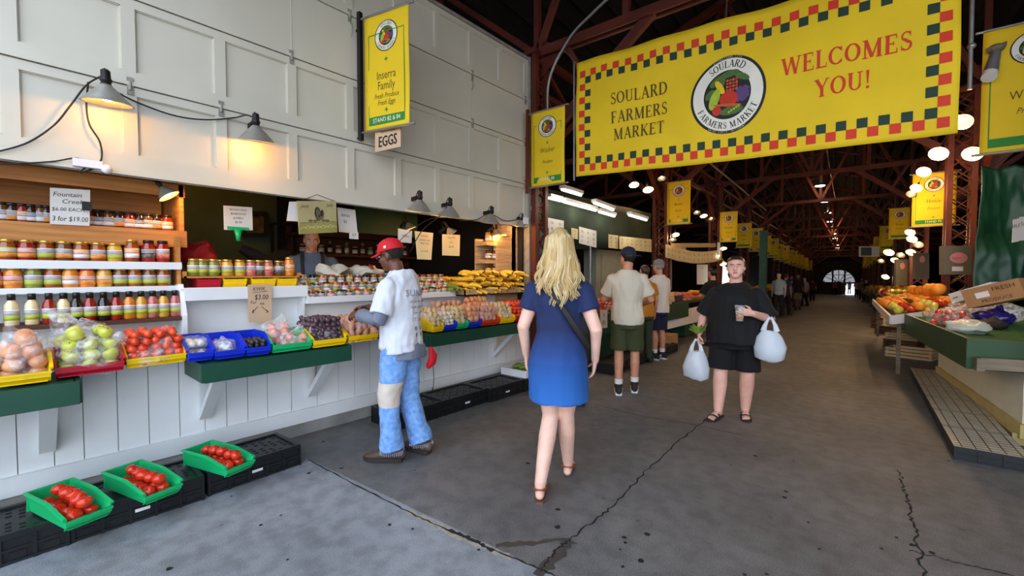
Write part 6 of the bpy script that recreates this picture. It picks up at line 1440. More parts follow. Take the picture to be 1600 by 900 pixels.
gp = PZ(1028, 561); dressed('older man in a white T-shirt, navy shorts and grey cap looking at the stall', (gp.x, gp.y, 0), math.radians(70), 1.72, sk_mid, .009, mat('white_cotton', 'D6CFC4', .85, var=.04), mat('navy_shorts', '131B38', .85, var=.1), hgy, m_ink, mat('grey_cap', '77746E', .85), {'elL': (-.25, .06, 1.1), 'wrL': (-.12, .27, 1.14), 'elR': (.25, .06, 1.1), 'wrR': (.14, .27, 1.14)}, sock=m_labw, belly=1.15)
gp = PZ(1006, 566); dressed('person in a mustard top and dark green trousers beside the cream T-shirt', (gp.x, gp.y, 0), math.radians(60), 1.62, sk_mid, .011, mat('mustard_top', 'B87A22', .85), mat('dark_green_trousers', '2E3824', .85), hb, m_ink, short=False)
gp = PZ(895, 632); dressed('brown-haired person mostly hidden in front of the woman in the blue dress', (gp.x, gp.y, 0), math.radians(33), 1.66, sk_mid, .011, mat('dark_grey_top', '2A2628', .85), mat('dark_trousers', '1C1A1C', .85), hb, m_ink, short=True, long_hair=True)
gp = PZ(1112, 540); dressed('person in a black T-shirt and khaki shorts at the produce left of the beer drinker', (gp.x, gp.y, 0), math.radians(62), 1.6, sk_mid, .012, mbk, mat('khaki_cloth', '8A7A5A', .85), hk, m_ink, arms={'elL': (-.26, .1, 1.12), 'wrL': (-.2, .34, 1.08)})
# shopkeeper behind the counter, standing on the raised stall floor
vy = PX(488, 400, -4.78); f = Fig('shopkeeper in a grey-blue shirt and dark braces wrapping produce behind the counter', (-4.8, vy.y, .24), -pi / 2 - .35, 1.74, sk_mid, .008, build=1.15, belly=1.4)
J = f.J; J['elL'] = V((-.3, .06, 1.12)); J['wrL'] = V((-.08, .28, 1.17)); J['elR'] = V((.3, .06, 1.12)); J['wrR'] = V((.08, .28, 1.17)); J['head'] = V((0, .05, 1.61)); f.htilt = -.3
f.body(feet=False, hands=(('L', (.9, .5, -.1), (.2, .3, -.9), dict(curl=.8)), ('R', (-.9, .5, -.1), (-.2, .3, -.9), dict(curl=.8)))); f.eyes(); f.hair_cap(hgy, lambda p: p.y < .01 and -.05 < p.z < .06, grow=.006)
f.garment('shirt', [mat('grey_blue_shirt', '5C6472', .85, var=.07)], lambda b: (f.trunk(b, .03, .9, hem=[(.86, .24, .19, 0)]), [f.arm(b, n, .02, .95) for n in 'RL']), amp=.012, freq=9)
for g in (-1, 1): b = M(); b.loft([(g * .1, .19, .95), (g * .1, .2, 1.15), (g * .1, .175, 1.3), (g * .1, .12, 1.43), (g * .1, .03, 1.485), (g * .09, -.08, 1.46), (g * .07, -.16, 1.3)], [(.017, .006)] * 7, 8, side=(1, 0, 0)); b.build('brace_strap', m_ink, f.t)
f.garment('trousers', [mat('dark_work_trousers', '2A2C33', .85)], lambda b: (b.loft([(0, 0, .78), (0, 0, .98)], [(.2, .18), (.21, .18)], 22), [b.loft([J['hip' + n], J['kn' + n], J['an' + n]], [.11, .085, .08], 16) for n in 'RL']), amp=.008)
for n in 'LR': f.shoe(n, m_ink, m_ink)
b = M(); b.ball((0, 0, 0), (.06, .09, .05), 12, 8); b.disp(.02, 16, 4); o = b.build('yellow_pepper', m_yel); o.location = parent_matrix(f.t) @ V((0, .34, 1.16)); tag(o, 'yellow squash held in the hands of the shopkeeper', 'squash'); o.name = 'yellow_squash'
# ------------------------------------------------------------------ near right stall
CA, CB = PZ(1513, 533, .88), PZ(1415, 493, .88)          # aisle edge of the counter, near and far corner
ed = (CB - CA).normalized(); en = V((ed.y, -ed.x, 0))     # along the counter, and away from the aisle
m_gr2 = mat('olive_green_paint', '1F4019', .5, var=.12, scale=4, bump=.08, bscale=20)
def RP(a, o, z): q = CA + ed * a + en * o; return V((q.x, q.y, z))
CL = (CB - CA).length
t = thing('market_counter', 'dark green market counter with felt top on a white base, right of the aisle', 'counter', RP(CL / 2, .6, 0))
b = M(); b.slab([RP(0, .0, .865), RP(0, 1.6, .865), RP(CL, 1.6, .965), RP(CL, 0, .865)][::-1] if False else [RP(0, 0, .872), RP(0, 1.7, .872), RP(CL, 1.7, .872), RP(CL, 0, .872)], (0, 0, 1), .03); b.build('felt_top', m_greencloth, t, True)
b = M(); b.bar(RP(-.0, 0, .77), RP(CL, 0, .77), .025, .27); b.build('side_board', m_gr2, t, True)
b = M(); b.bar(RP(0, -.012, .77), RP(0, 1.7, .77), .025, .27); b.build('end_board', m_gr2, t, True)
b = M(); b.bar(RP(-.06, .06, .7), RP(-.06, 1.5, .74), .06, .1); b.bar(RP(-.1, .06, .69), RP(.2, .06, .69), .05, .11); b.build('rail', m_greywood, t, True)
b = M(); b.bar(RP(.05, .37, .34), RP(CL, .37, .34), .03, .62); b.bar(RP(.05, .37, .34), RP(.05, 1.7, .34), .03, .62); b.build('base_panel', mat('cream_base_paint', 'D9D0B4', .55, var=.05), t, True)
b = M(); b.bar(RP(.0, .35, .13), RP(CL, .35, .13), .04, .12); b.bar(RP(.05, .35, .0), RP(CL, .35, .0), .1, .2); b.build('base_trim', mat('straw_paint', 'BFA86A', .6, var=.1), t, True)
# trays along the floor
cl2 = mat('speckled_tray_lid', 'B8A98E', .6, col2='CDBFA4', scale=10)
gr = M()
for i in range(9):
    gr.b2((-.2, -.265 + i * .066 - .003, .1605), (.2, -.265 + i * .066 + .003, .162), 0)
for j in range(5): gr.b2((-.16 + j * .08 - .003, -.29, .1605), (-.16 + j * .08 + .003, .29, .162), 0)
gme = gr.mesh('lid_grooves', m_black)
lb = M(); lb.b2((-.205, -.3, .155), (.205, .3, .1605)); lme2 = lb.mesh('tray_lid', cl2)
p0, p1 = PZ(1550, 706, .11), PZ(1450, 574, .11); td = (p1 - p0).normalized(); trz = math.atan2(-td.x, td.y); LT = (p1 - p0).length; n = 6
for i in range(n):
    c = p0 + td * (.3 + i * .62); t = thing('plastic_tray', '%s black tray with a pale grooved lid from the near end of the right-hand row' % ORD[i], 'tray', (c.x, c.y, 0), trz, 'black trays along the right counter')
    t.scale = (1, 1, .66)
    for nm, me in (('tray_body', crm), ('tray_lid', lme2), ('lid_grooves', gme)): o = bpy.data.objects.new(nm, me); COL.objects.link(o); o.parent = t
# bags and boxes on the counter
def rbag(label, px, py, r, m, seed, fill=None, z=.875, knot=(.3, .2, 1), name='plastic_bag'):
    p = PZ(px, py, z + r[2] * .8); c = V((p.x, p.y, z + r[2] * .78)); return c, bagobj(label, c, r, m, name=name, knot=knot, seed=seed, group=None)
c, _ = rbag('clear bag of onions on the green counter, nearest the aisle edge', 1484, 497, (.2, .2, .11), m_film, 31); heap('tomato', 'nectarine', c - V((0, 0, .09)), .36, .34, .04, 3, 'orange-red nectarine in the clear bag at the aisle edge of the counter', 'nectarine', 'nectarines in the bag', shrink=1.1)
mwp = mat('milky_white_bag', 'C9CCBC', .4, var=.08, coat=.3, bump=.2, bscale=20)
rbag('milky white bag with lumpy contents at the front of the green counter', 1513, 511, (.17, .15, .075), mwp, 33, knot=(-.9, -.2, .3)); rbag('white plastic bag in the middle of the heap on the green counter', 1500, 487, (.2, .16, .08), mat('white_pink_bag', 'DDD2CC', .45, var=.1, coat=.3, bump=.2), 35)
c, _ = rbag('red netted bag of produce at the back of the heap on the green counter', 1523, 478, (.2, .16, .1), m_film, 37, z=.93); heap('red_produce', 'tomato', c - V((0, 0, .09)), .36, .3, .03, 4, 'bright red tomato in the netted bag on the green counter', 'tomato', 'tomatoes in the netted bag', shrink=1.2)
rbag('shiny purple bag on the green counter', 1551, 496, (.2, .14, .09), mat('purple_bag', '2C1F6E', .3, var=.4, scale=14, coat=.5), 39); rbag('translucent white bag behind the purple one', 1562, 488, (.26, .18, .13), m_filmw, 41, knot=(1, .2, .2)); rbag('dark bag at the front of the purple one', 1548, 507, (.13, .1, .06), m_ink, 43)
b = M()
for a, e in (((-.3, -.2, 0), (.3, .2, .012)), ((-.3, -.2, 0), (-.288, .2, .13)), ((.288, -.2, 0), (.3, .2, .13)), ((-.3, -.2, 0), (.3, -.188, .13)), ((-.3, .188, 0), (.3, .2, .13))): b.b2(a, e)
b.slab([(-.3, -.2, .13), (.3, -.2, .13), (.3, -.34, .16), (-.3, -.34, .16)], (0, 0, 1), .005); b.slab([(-.3, -.2, .13), (-.3, .2, .13), (-.4, .2, .22), (-.4, -.2, .22)], (0, 0, 1), .005)
o = b.build('cardboard_box', m_card); p = PZ(1455, 486, .9); o.location = (p.x + .1, p.y + .1, .874); o.rotation_euler = (0, 0, .25); tag(o, 'open brown cardboard box at the far end of the green counter', 'box')
p = PZ(1462, 488, .95); heap('yellow_potato', 'potato', (p.x + .1, p.y + .1, .885), .45, .3, .033, 2, 'pale potato in the open box on the green counter', 'potato', 'potatoes in the open box')
def tilted_box(name, label, p0, p1, h, d, m, texts):
    """long box leaning on the counter: p0, p1 = lower front edge"""
    p0, p1 = V(p0), V(p1); ax = (p1 - p0).normalized(); fr = V((0, 0, 1)).cross(ax).normalized() * -1; up = ax.cross(fr) * -1
    if up.z < 0: up = -up
    L = (p1 - p0).length; b = M(); r = Matrix((ax, fr, up)).transposed(); c = (p0 + p1) / 2 + up * h / 2 - fr * d / 2; b.box(c, (L, d, h), 0, r)
    for st, u, v, sz in texts:
        vs, fs = text2d(st, sz * h, cond=1.1); b.add([p0 + ax * (u * L + q.x) + up * (v * h + q.y) + fr * .002 for q in vs], fs, 1)
    b.box(p0 + ax * L * .34 + up * h * .55 + fr * .002, (.12, .002, h * .3), 2, r)
    o = b.build(name, [m, m_ink, m_labw], loc=p0, world=True); return tag(o, label, 'box')
tilted_box('cardboard_box', 'long brown cardboard box with black lettering leaning at the back of the counter', PD(1512, 482, 5.2), PD(1604, 464, 4.75), .22, .3, m_card, [('FRESH', .72, .72, .3), ('PRODUCE', .55, .2, .24)])
tilted_box('cardboard_box', 'white long box leaning behind the brown one on the counter', PD(1488, 474, 5.7), PD(1556, 456, 5.3), .13, .3, m_labw, [('sweet corn', .35, .5, .4)])
b = M(); b.slab([PD(1574, 485, 4.7), PD(1599, 482, 4.7), PD(1578, 490, 4.7)], UP, .004); tag(b.build('paper_scrap', m_paper, loc=PD(1574, 485, 4.7), world=True), 'pointed white paper scrap lying on the green felt', 'paper')
# dark green tarpaulin
A_, B_ = PD(1530, 258, 6.6), PD(1665, 254, 6.3); A2, B2 = PD(1520, 452, 6.6), PD(1665, 460, 6.3); ft = bil(A_, B_, B2, A2); nt_ = (B2 - A2).cross(A_ - A2).normalized()
def tarp(u, v):
    w = .05 * math.sin(u * 9 + v * 2.2) * (.4 + v) + .06 * math.sin(u * 5 - v * 6) + .05 * noise.noise(V((u * 4, v * 5, 1))) + .02 * noise.noise(V((u * 13, v * 9, 3))) + .05 * math.exp(-((v - .3) * 9) ** 2)
    for cu in (.22, .62, .95): w += .05 * math.exp(-abs(u - cu - .22 * (1 - v) * math.sin(cu * 9)) * 22) * (1 - .5 * v)
    return ft(u, v) + nt_ * w * .6 - V((0, 0, .05 * abs(math.sin(u * pi * 2.4)) * v))
b = M(); cloth(b, tarp, nt_, 60, 50, .004); t_ = b.build('tarpaulin', mat('dark_green_tarp', '15402C', .4, var=.15, scale=3, bump=.15, bscale=9), loc=A2, world=True); tag(t_, 'dark green tarpaulin hung behind the right-hand counter', 'tarpaulin')
for i, (x0, x1, y0, y1) in enumerate(((1583, 1592, 343, 379), (1593, 1612, 339, 376))): card('notice_sheet', ('narrow white notice pinned to the green tarpaulin', 'white notice at the right edge of the green tarpaulin')[i], quadD(x0, y0 + 3, x1, y0, 6.05), .003, m_paper) if False else card('notice_sheet', ('narrow white notice pinned to the green tarpaulin', 'white notice at the right edge of the green tarpaulin')[i], [PD(x0, y0, 6.0), PD(x1, y0 - 2, 6.0), PD(x1, y1 - 2, 6.0), PD(x0 - 2, y1, 6.0)], .003, m_paper, [('SALE', .5, .7, .2)])
# grey electrical box with a pink oval sign on the column
card('utility_box', 'grey electrical box with a pink oval sticker on the red column', quadD(1475, 384, 1519, 429, 7.0), .08, mat('grey_box_paint', '6E6A5D', .6, var=.1), [('FRESH', .45, .56, .12, 1)], cat='box', extra=lambda b, put2, W, H: (put2([V((.32 * W * math.cos(2 * pi * i / 20), .19 * H * math.sin(2 * pi * i / 20), 0)) for i in range(20)], [tuple(range(20))], 3, .52, .58, .0008), put2([V((-.2 * W, -.08 * H, 0)), V((.2 * W, -.08 * H, 0)), V((.2 * W, .08 * H, 0)), V((-.2 * W, .08 * H, 0))], [(0, 1, 2, 3)], 4, .48, .2)), mats=(m_ink, m_inkr, mat('pink_sticker', 'D08C92', .6), m_labw))
for i, (x0, y0, x1, y1, lab) in enumerate(((1430, 395, 1452, 436, 'grey metal cabinet below the second right-hand banner'), (1400, 405, 1420, 446, 'grey metal cabinet farther down the right-hand stalls'))):
    card('utility_box', lab, quadD(x0, y0, x1, y1, 9.5 + 3 * i), .06, MATS['grey_box_paint'], cat='box', extra=lambda b, put2, W, H: put2([V((.2 * W * math.cos(2 * pi * i / 16), .13 * H * math.sin(2 * pi * i / 16), 0)) for i in range(16)], [tuple(range(16))], 2, .5, .75), mats=(m_ink, MATS['pink_sticker']))
card('hanging_board', 'white framed board hanging among the right-hand banners', quadD(1343, 385, 1374, 401, 17), .04, m_paper, cat='sign', extra=lambda b, put2, W, H: put2([V((-.27 * W, -.4 * H, 0)), V((.27 * W, -.4 * H, 0)), V((.27 * W, .4 * H, 0)), V((-.27 * W, .4 * H, 0))], [(0, 1, 2, 3)], 1, .34, .5), mats=(mat('grey_blue_print', '4E5A62', .7), m_ink))

# ------------------------------------------------------------------ next right stall: citrus, crates
def rt(t_, s, z): return AI(t_, BAY + s, z)
def wcrate(label, p, rz, m=m_palewood, L=.5, Wd=.36, H=.16, group=None, ty='wooden_crate'):
    b = M(); b.b2((-Wd / 2, -L / 2, 0), (Wd / 2, L / 2, .012))
    for z in (.0, H * .36, H * .72):
        for s in (-1, 1): b.b2((-Wd / 2, s * L / 2 - .01, z), (Wd / 2, s * L / 2 + .01, z + H * .27)); b.b2((s * Wd / 2 - .008, -L / 2, z), (s * Wd / 2 + .008, L / 2, z + H * .27))
    for sx in (-1, 1):
        for sy in (-1, 1): b.b2((sx * (Wd / 2 - .02) - .015, sy * (L / 2 - .02) - .015, 0), (sx * (Wd / 2 - .02) + .015, sy * (L / 2 - .02) + .015, H))
    o = b.build(ty, m); o.location = p; o.rotation_euler = (0, 0, rz); return tag(o, label, 'crate', group)
def at(px, py, dep): q = PD(px, py, dep); return q
# citrus table: sloping white tray of oranges, mangoes and apples
q0 = at(1372, 476, 9.3); q1 = at(1440, 476, 8.2)
b = M(); c0 = PZ(1400, 486, .9)
TB0, TB1 = PZ(1392, 498, .82), PZ(1364, 470, .82); dv = (TB1 - TB0).normalized(); nv = V((dv.y, -dv.x, 0)); LTB = (TB1 - TB0).length
def TP(a, o, z): q = TB0 + dv * a + nv * o; return V((q.x, q.y, z))
t = thing('citrus_table', 'white edged sloping table of oranges and mangoes on the right', 'table', TP(LTB / 2, .4, 0))
b = M(); b.slab([TP(0, 0, .84), TP(0, .8, 1.02), TP(LTB, .8, 1.02), TP(LTB, 0, .84)], (0, 0, 1), .03); b.build('table_top', m_greywood, t, True)
b = M(); b.bar(TP(0, 0, .84), TP(LTB, 0, .84), .03, .12); b.bar(TP(0, 0, .84), TP(0, .8, 1.02), .03, .13); b.build('edge_board', m_labw, t, True)
for a in (.1, LTB - .1):
    for o_ in (.1, .7): b = M(); b.bar(TP(a, o_, 0), TP(a, o_, .83), .05, .05); b.build('leg', m_greywood, t, True)
na, no = int(LTB / .115), 6
for i in range(na):
    for j in range(no):
        a, o_ = .07 + i * (LTB - .14) / max(1, na - 1), .1 + j * .12; near = i < na * .28
        kd, nm = ('apple', 'apple') if near and j % 3 == 0 else (('tomato', 'red_apple') if near and j % 3 == 1 else ('orange', 'orange'))
        put(kd, nm, TP(a + RN.uniform(-.02, .02), o_ + RN.uniform(-.02, .02), .895 + .222 * o_ + RN.uniform(0, .05)), {'apple': 'yellow apple at the near end of the sloping citrus table', 'red_apple': 'red apple at the near end of the sloping citrus table', 'orange': 'bright orange on the sloping citrus table'}[nm], {'red_apple': 'apple'}.get(nm, nm), {'apple': 'yellow apples on the citrus table', 'red_apple': 'red apples on the citrus table', 'orange': 'oranges on the citrus table'}[nm], sc_=1. if nm == 'orange' else 1.25)
for i in range(10): put('orange', 'pumpkin', TP(LTB * (.25 + .07 * i), .68 + RN.uniform(-.04, .04), 1.16 + RN.uniform(0, .1)), 'large orange pumpkin along the back of the citrus table', 'pumpkin', 'pumpkins behind the citrus table', sc_=1.8)
# low crates stacked at the foot of the tables
LC_ = PZ(1425, 556, 0)
for i, (px, py, z, L, rz, m, lab) in enumerate(((1424, 556, 0, .62, 1.3, m_palewood, 'pale wooden crate flat on the floor at the corner of the right counter'), (1412, 538, 0, .55, 1.3, m_darkwood, 'dark wooden crate behind the pale floor crate'), (1412, 538, .17, .5, 1.32, m_palewood, 'pale crate of squash stacked on the dark crate'), (1392, 515, 0, .55, 1.3, m_darkwood, 'dark crate under the garlic basket on the right'), (1392, 515, .2, .5, 1.3, m_greywood, 'grey crate of garlic below the citrus table'))):
    p = PZ(px, py, 0); wcrate(lab, (p.x, p.y, z), rz, m, L, .42, .17 if z == 0 else .14)
p = PZ(1412, 538, 0); heap('cuke', 'green_squash', (p.x, p.y, .19), .3, .4, .035, 3, 'pale green squash in the stacked crate on the right', 'squash', 'green squash in the stacked crate', flat=True)
p = PZ(1392, 515, 0); heap('garlic', 'garlic_bulb', (p.x, p.y, .22), .36, .44, .026, 5, 'garlic bulb in the grey crate below the citrus table', 'garlic', 'garlic in the grey crate', sc_=1.2)
p = PZ(1374, 506, 0); heap('peach', 'radish', (p.x + .05, p.y + .3, .3), .26, .3, .036, 2, 'pink radish beside the grey garlic crate', 'radish', 'pink radishes'); wcrate('small dark crate of pink radishes beyond the garlic', (p.x + .05, p.y + .3, 0), 1.3, m_darkwood, .4, .36, .3)

# ------------------------------------------------------------------ banners on the columns
NAMES = [('Wiszker', 'Produce'), ('Becker', 'Flowers'), ('Summers', 'Produce'), ('Scharf', 'Farms'), ('Kruse', 'Gardens'), ('Soder', 'Produce'), ('Lange', 'Poultry')]
# left row (banner reaches into the aisle from the column)
hA = AROT
for k in range(10):
    q = AI(k * BAY, .20 if k else .3, 0); z = 2.7
    if k == 0: p = PD(843, 298, 6.3); q = V((p.x, p.y, 0)); z = p.z
    stall_banner('yellow stall banner on the %s column of the left-hand row' % ORD[k], (q.x, q.y - .2, z), hA, [(NAMES[k % 7][0], .5, .1, 0), (NAMES[k % 7][1], .34, .07, .3)], 'STAND %d' % (88 + 4 * k), h=1.06, post=k == 0, post_m=m_rust)
# right row
for k in range(9):
    if k == 0: p = PD(1530, 244, 4.0); q = V((p.x, p.y, 0)); z = p.z; hh = math.atan2(.05, .9)
    elif k == 1: p = PD(1424, 352, 8.6); q = V((p.x, p.y, 0)); z = p.z; hh = hA
    else: q = AI((k + .55) * BAY, BAY - .75, 0); z = 2.85; hh = hA
    stall_banner('yellow stall banner %s' % ('at the near right edge, beside the welcome banner' if k == 0 else 'hanging %s in the right-hand row' % ORD[k]), (q.x, q.y, z), hh, [(('Wiszker', 'Hinkle', 'Kraus', 'Vogel', 'Meier', 'Roth', 'Adler', 'Wolf', 'Haas')[k], .5, .11, 0), ('Produce', .36, .075, .3)], 'STAND %d' % (75 + 4 * k), h=1.06 if k else 1.14, w=.62 if k < 2 else .55, post=False)
# banners between the columns, dense farther down
for k in range(1, 7):
    for j in (.5,):
        q = AI((k + 1 + j) * BAY, .15); stall_banner('yellow stall banner midway past the %s column on the left' % ORD[k + 1], (q.x, q.y, 2.7), hA, [('Farms', .5, .1, 0), ('Produce', .34, .07, .3)], 'STAND %d' % (90 + 4 * k), h=1.0, post=False)

# ------------------------------------------------------------------ second left stall
SX = -4.25
b = M()
def dr_(u, v): y = 5.45 + 4.6 * u; return V((SX - .05 * (u) + .02 * math.sin(u * 40) * (1 - v) + .012 * math.sin(u * 23 + v * 3), y, 1.86 + (.25 * u) + (1.02 - .2 * u) * v))
cloth(b, dr_, V((1, 0, 0)), 80, 6, .006); tag(b.build('drape', mat('dark_olive_drape', '1E2B1C', .9, var=.15), loc=(SX, 5.45, 1.86), world=True), 'dark green drape hung across the second stall on the left', 'curtain')
def tubelight(label, p, q, watt=5, house=True):
    p, q = V(p), V(q); t = thing('tube_light', label, 'light', (p + q) / 2, group='fluorescent tubes over the left stalls')
    b = M(); b.bar(p + V((0, 0, .04)), q + V((0, 0, .04)), .1, .05); b.build('housing', m_labw, t, True)
    b = M(); b.cyl(p, q, .02, seg=10); b.build('tube', m_tube, t, True)
    if watt:
        li = bpy.data.lights.new('tube_glow', 'POINT'); li.energy = watt; li.color = (1, .93, .78); li.shadow_soft_size = .12; lo = bpy.data.objects.new('tube_glow', li); COL.objects.link(lo); lo.location = (p + q) / 2 - V((0, 0, .12))
TL = [((857, 309), (877, 314)), ((880, 315), (931, 329)), ((936, 331), (960, 338))]
for i, (a, c) in enumerate(TL): tubelight('%s fluorescent tube in the line along the dark green drape' % ORD[i], PX(a[0], a[1], -4.12), PX(c[0], c[1], -4.12), 3)
for i, (a, c) in enumerate((((878, 296), (908, 305)), ((928, 317), (958, 328)), ((983, 336), (1010, 344)))): tubelight('%s fluorescent tube hanging nearer the aisle than the drape' % ORD[i], PX(a[0], a[1], -3.75), PX(c[0], c[1], -3.75), 5)
def cards(b, put2, W, H):
    pass
def cardset(label, px0, y0, px1, y1, sk, X, n, m=m_paper):
    words_ = ['CORN', 'PEAS', 'KALE', '2/$3', '99c', 'HERB', '$1.50', 'PLUM']
    tx = []
    for i in range(n):
        u = (i + .5) / n; tx += [(words_[i % 8], u, .75, .2, 1 if i % 3 == 0 else 0, .55), (words_[(i + 3) % 8], u, .45, .2, 0, .5), ('$%d' % (i % 5 + 1), u, .18, .22, 0, .6)]
    card('price_cards', label, [PX(px0, y0, X), PX(px1, y0 + sk, X), PX(px1, y1 + sk, X), PX(px0, y1, X)], .004, m, tx)
cardset('white price card pair with red writing on the drape, left of the blonde hair', 856, 340, 881, 368, 5, -4.1, 2); cardset('row of three white price cards on the drape, right of the blonde hair', 905, 354, 932, 380, 7, -4.1, 3)
cardset('pair of pale price cards before the long row on the drape', 951, 366, 966, 387, 2, -4.05, 2, m_ivory); cardset('long row of pale price cards at the far end of the drape', 968, 369, 1018, 389, 5, -4.0, 7, m_ivory)
cardset('small ivory price card just right of the blonde hair', 893, 356, 903, 372, 2, -4.05, 1, m_ivory)
# its counter with tomatoes
b = M(); b.b2((-4.3, 5.5, .78), (-3.45, 10.2, .82)); b.b2((-3.47, 5.5, .5), (-3.44, 10.2, .83)); b.b2((-3.9, 5.6, 0), (-3.86, 10.1, .78)); tag(b.build('market_counter', m_green), 'dark green market counter of the second stall on the left', 'counter')
for i, (kd, nm, r) in enumerate((('red_produce', 'tomato', .03), ('peach', 'peach', .037), ('tomato', 'tomato', .036), ('yellow_potato', 'potato', .034))):
    for j in range(2):
        y = 5.85 + i * 1.15 + j * .5; heap(kd, nm, (-3.72 - j * .1, y, .82), .46, .46, r, 4, '%s in the %s heap on the second left-hand counter' % (nm, ORD[i * 2 + j]), nm, '%s heap %s on the second left counter' % (nm, ORD[i * 2 + j]), stuff=True)
card('price_card', 'white price card hanging on the second left-hand counter', [PX(938, 484, -3.42), PX(949, 484, -3.42), PX(949, 512, -3.42), PX(938, 513, -3.42)], .004, m_paper, [('4', .5, .7, .3), ('$5', .5, .3, .3)])
b = M(); b.b2((-3.42, 8.2, 0), (-3.1, 8.6, .3)); tag(b.build('cardboard_box', m_card), 'small brown box on the floor by the second left-hand counter', 'box')
for i in range(4): crate((-3.2, 6.0 + i * .66, 0), '%s black crate under the second left-hand counter' % ORD[i], 0, False)
b = M(); b.b2((-4.9, 8.0, 0), (-4.6, 9.6, 2.0)); b.b2((-4.6, 8.2, 1.2), (-4.58, 9.4, 1.9)); tag(b.build('steel_cooler', mat('grey_green_cooler', '8A8E7E', .5, var=.1)), 'grey upright cooler at the back of the second left-hand stall', 'cooler')
b = M(); b.cyl((-4.15, 7.0, .8), (-4.15, 7.0, 2.0), .02, seg=8); tag(b.build('tent_pole', m_steel), 'thin steel pole of the second left-hand stall', 'pole')
for i in range(3):
    b = M(); b.lathe([(.1, 0), (.13, .14), (.135, .15), (.12, .15), (.095, .01)], seg=14); o = b.build('basket', m_palewood); o.location = (-4.36, 5.62, .86 + .15 * i); tag(o, 'pale basket, %s of the nested stack beyond the red column' % ('lowest', 'middle', 'top')[i], 'basket', 'nested baskets')
b = M(); b.b2((-4.5, 5.48, 0), (-4.22, 5.76, .86)); tag(b.build('basket_stand', m_darkwood), 'dark wooden stand under the nested baskets', 'stand')
b = M(); b.cbox((-4.02, 5.38, 1.98), (.1, .22, .5), .04); tag(b.build('meter_box', mat('grey_meter_box', '4C514A', .6)), 'grey rounded box on the column beside the drape', 'box')
# third left stall: white slanting board, produce trays, paper valance
t0 = PX(1043, 512, -3.7); b = M()
W0, W1 = PD(1040, 513, 9.2), PD(1106, 497, 10.8); U0, U1 = PD(1042, 489, 9.5), PD(1112, 474, 11.1); b.slab([W0, W1, U1, U0], (0, 0, 1), .03); tag(b.build('slanted_board', m_labw, loc=W0, world=True), 'white slanting board below the third left-hand stall', 'board')
b = M(); b.b2((W0.x - .4, W0.y + 1.3, 0), (W0.x - .05, W1.y, .55)); b.b2((W0.x - .5, W0.y + .3, .8), (W0.x + .05, W1.y + 2, .86)); tag(b.build('market_counter', m_green), 'dark green counter of the third stall on the left', 'counter')
for i, (kd, nm, r, lab) in enumerate((('plum', 'fig', .03, 'dark fig'), ('peach', 'peach', .04, 'peach'), ('tomato', 'tomato', .038, 'red tomato'), ('squash', 'yellow_squash', .045, 'yellow squash'))):
    heap(kd, nm, (W0.x - .22, W0.y + .7 + i * .7, .87), .5, .55, r, 3, lab + ' in the produce tray of the third left-hand stall', nm.replace('_', ' '), lab + ' tray of the third left stall', sc_=1.2, stuff=True)
b = M(); va, vb, vc = PD(1040, 392, 10.4), PD(1128, 398, 12.6), .22
def vf(u, v): p = va.lerp(vb, u); return p + V((0, 0, -.12 * math.sin(pi * u) + (v - .5) * .32)) + V((.02 * math.sin(u * 25), 0, 0))
cloth(b, vf, V((1, 0, 0)), 30, 3, .004)
for i in range(16):
    for j in range(2): vs, fs = text2d('$%d' % ((i * 3 + j) % 7 + 1), .1, cond=.7); b.add([vf((i + .5) / 16 + q.x * .28, .3 + .4 * j + q.y * 2.4) + V((.006, -.006, 0)) for q in vs], fs, 1)
tag(b.build('paper_valance', [m_ivory, m_inkr], loc=va, world=True), 'sagging strip of price papers across the third left-hand stall', 'valance')
tubelight('upright fluorescent tube at the end of the paper strip', PD(1123, 401, 12.4), PD(1123, 381, 12.4), 5); 
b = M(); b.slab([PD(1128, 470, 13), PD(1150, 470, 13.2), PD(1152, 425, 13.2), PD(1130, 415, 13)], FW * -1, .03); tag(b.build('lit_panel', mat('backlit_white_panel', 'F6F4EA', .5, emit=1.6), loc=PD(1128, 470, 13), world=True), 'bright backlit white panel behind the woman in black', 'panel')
b = M(); b.b2((-.12, -.12, 0), (.12, .12, 3.4)); o = b.build('column', mat('teal_paint', '3E6A60', .6, var=.15)); o.location = AI(14.4, 1.05); o['kind'] = 'structure'

b = M(); b.bar(PD(1043, 381, 11.4), PD(1116, 381, 13.4), .1, .12); tag(b.build('sign_rail', m_palewood, loc=PD(1043, 381, 11.4), world=True), 'pale wooden rail above the sagging price papers', 'rail')
card('poster', 'grey printed poster behind the sagging price papers', [PD(1057, 382, 12.5), PD(1072, 382, 12.8), PD(1072, 398, 12.8), PD(1057, 398, 12.5)], .004, m_paper, [('FRESH', .5, .7, .2), ('HERBS', .5, .35, .2)])
card('poster', 'white paper sheets hung beside the far counter of the third left-hand stall', [PD(1089, 409, 13), PD(1106, 409, 13.3), PD(1106, 440, 13.3), PD(1089, 440, 13)], .004, m_paper, [('LIST', .5, .8, .12)])
card('blue_panel', 'blue-grey panel behind the second red column', [PD(1040, 400, 11.6), PD(1050, 400, 11.8), PD(1050, 450, 11.8), PD(1040, 450, 11.6)], .05, mat('blue_grey_panel', '5C6E80', .6), cat='panel')
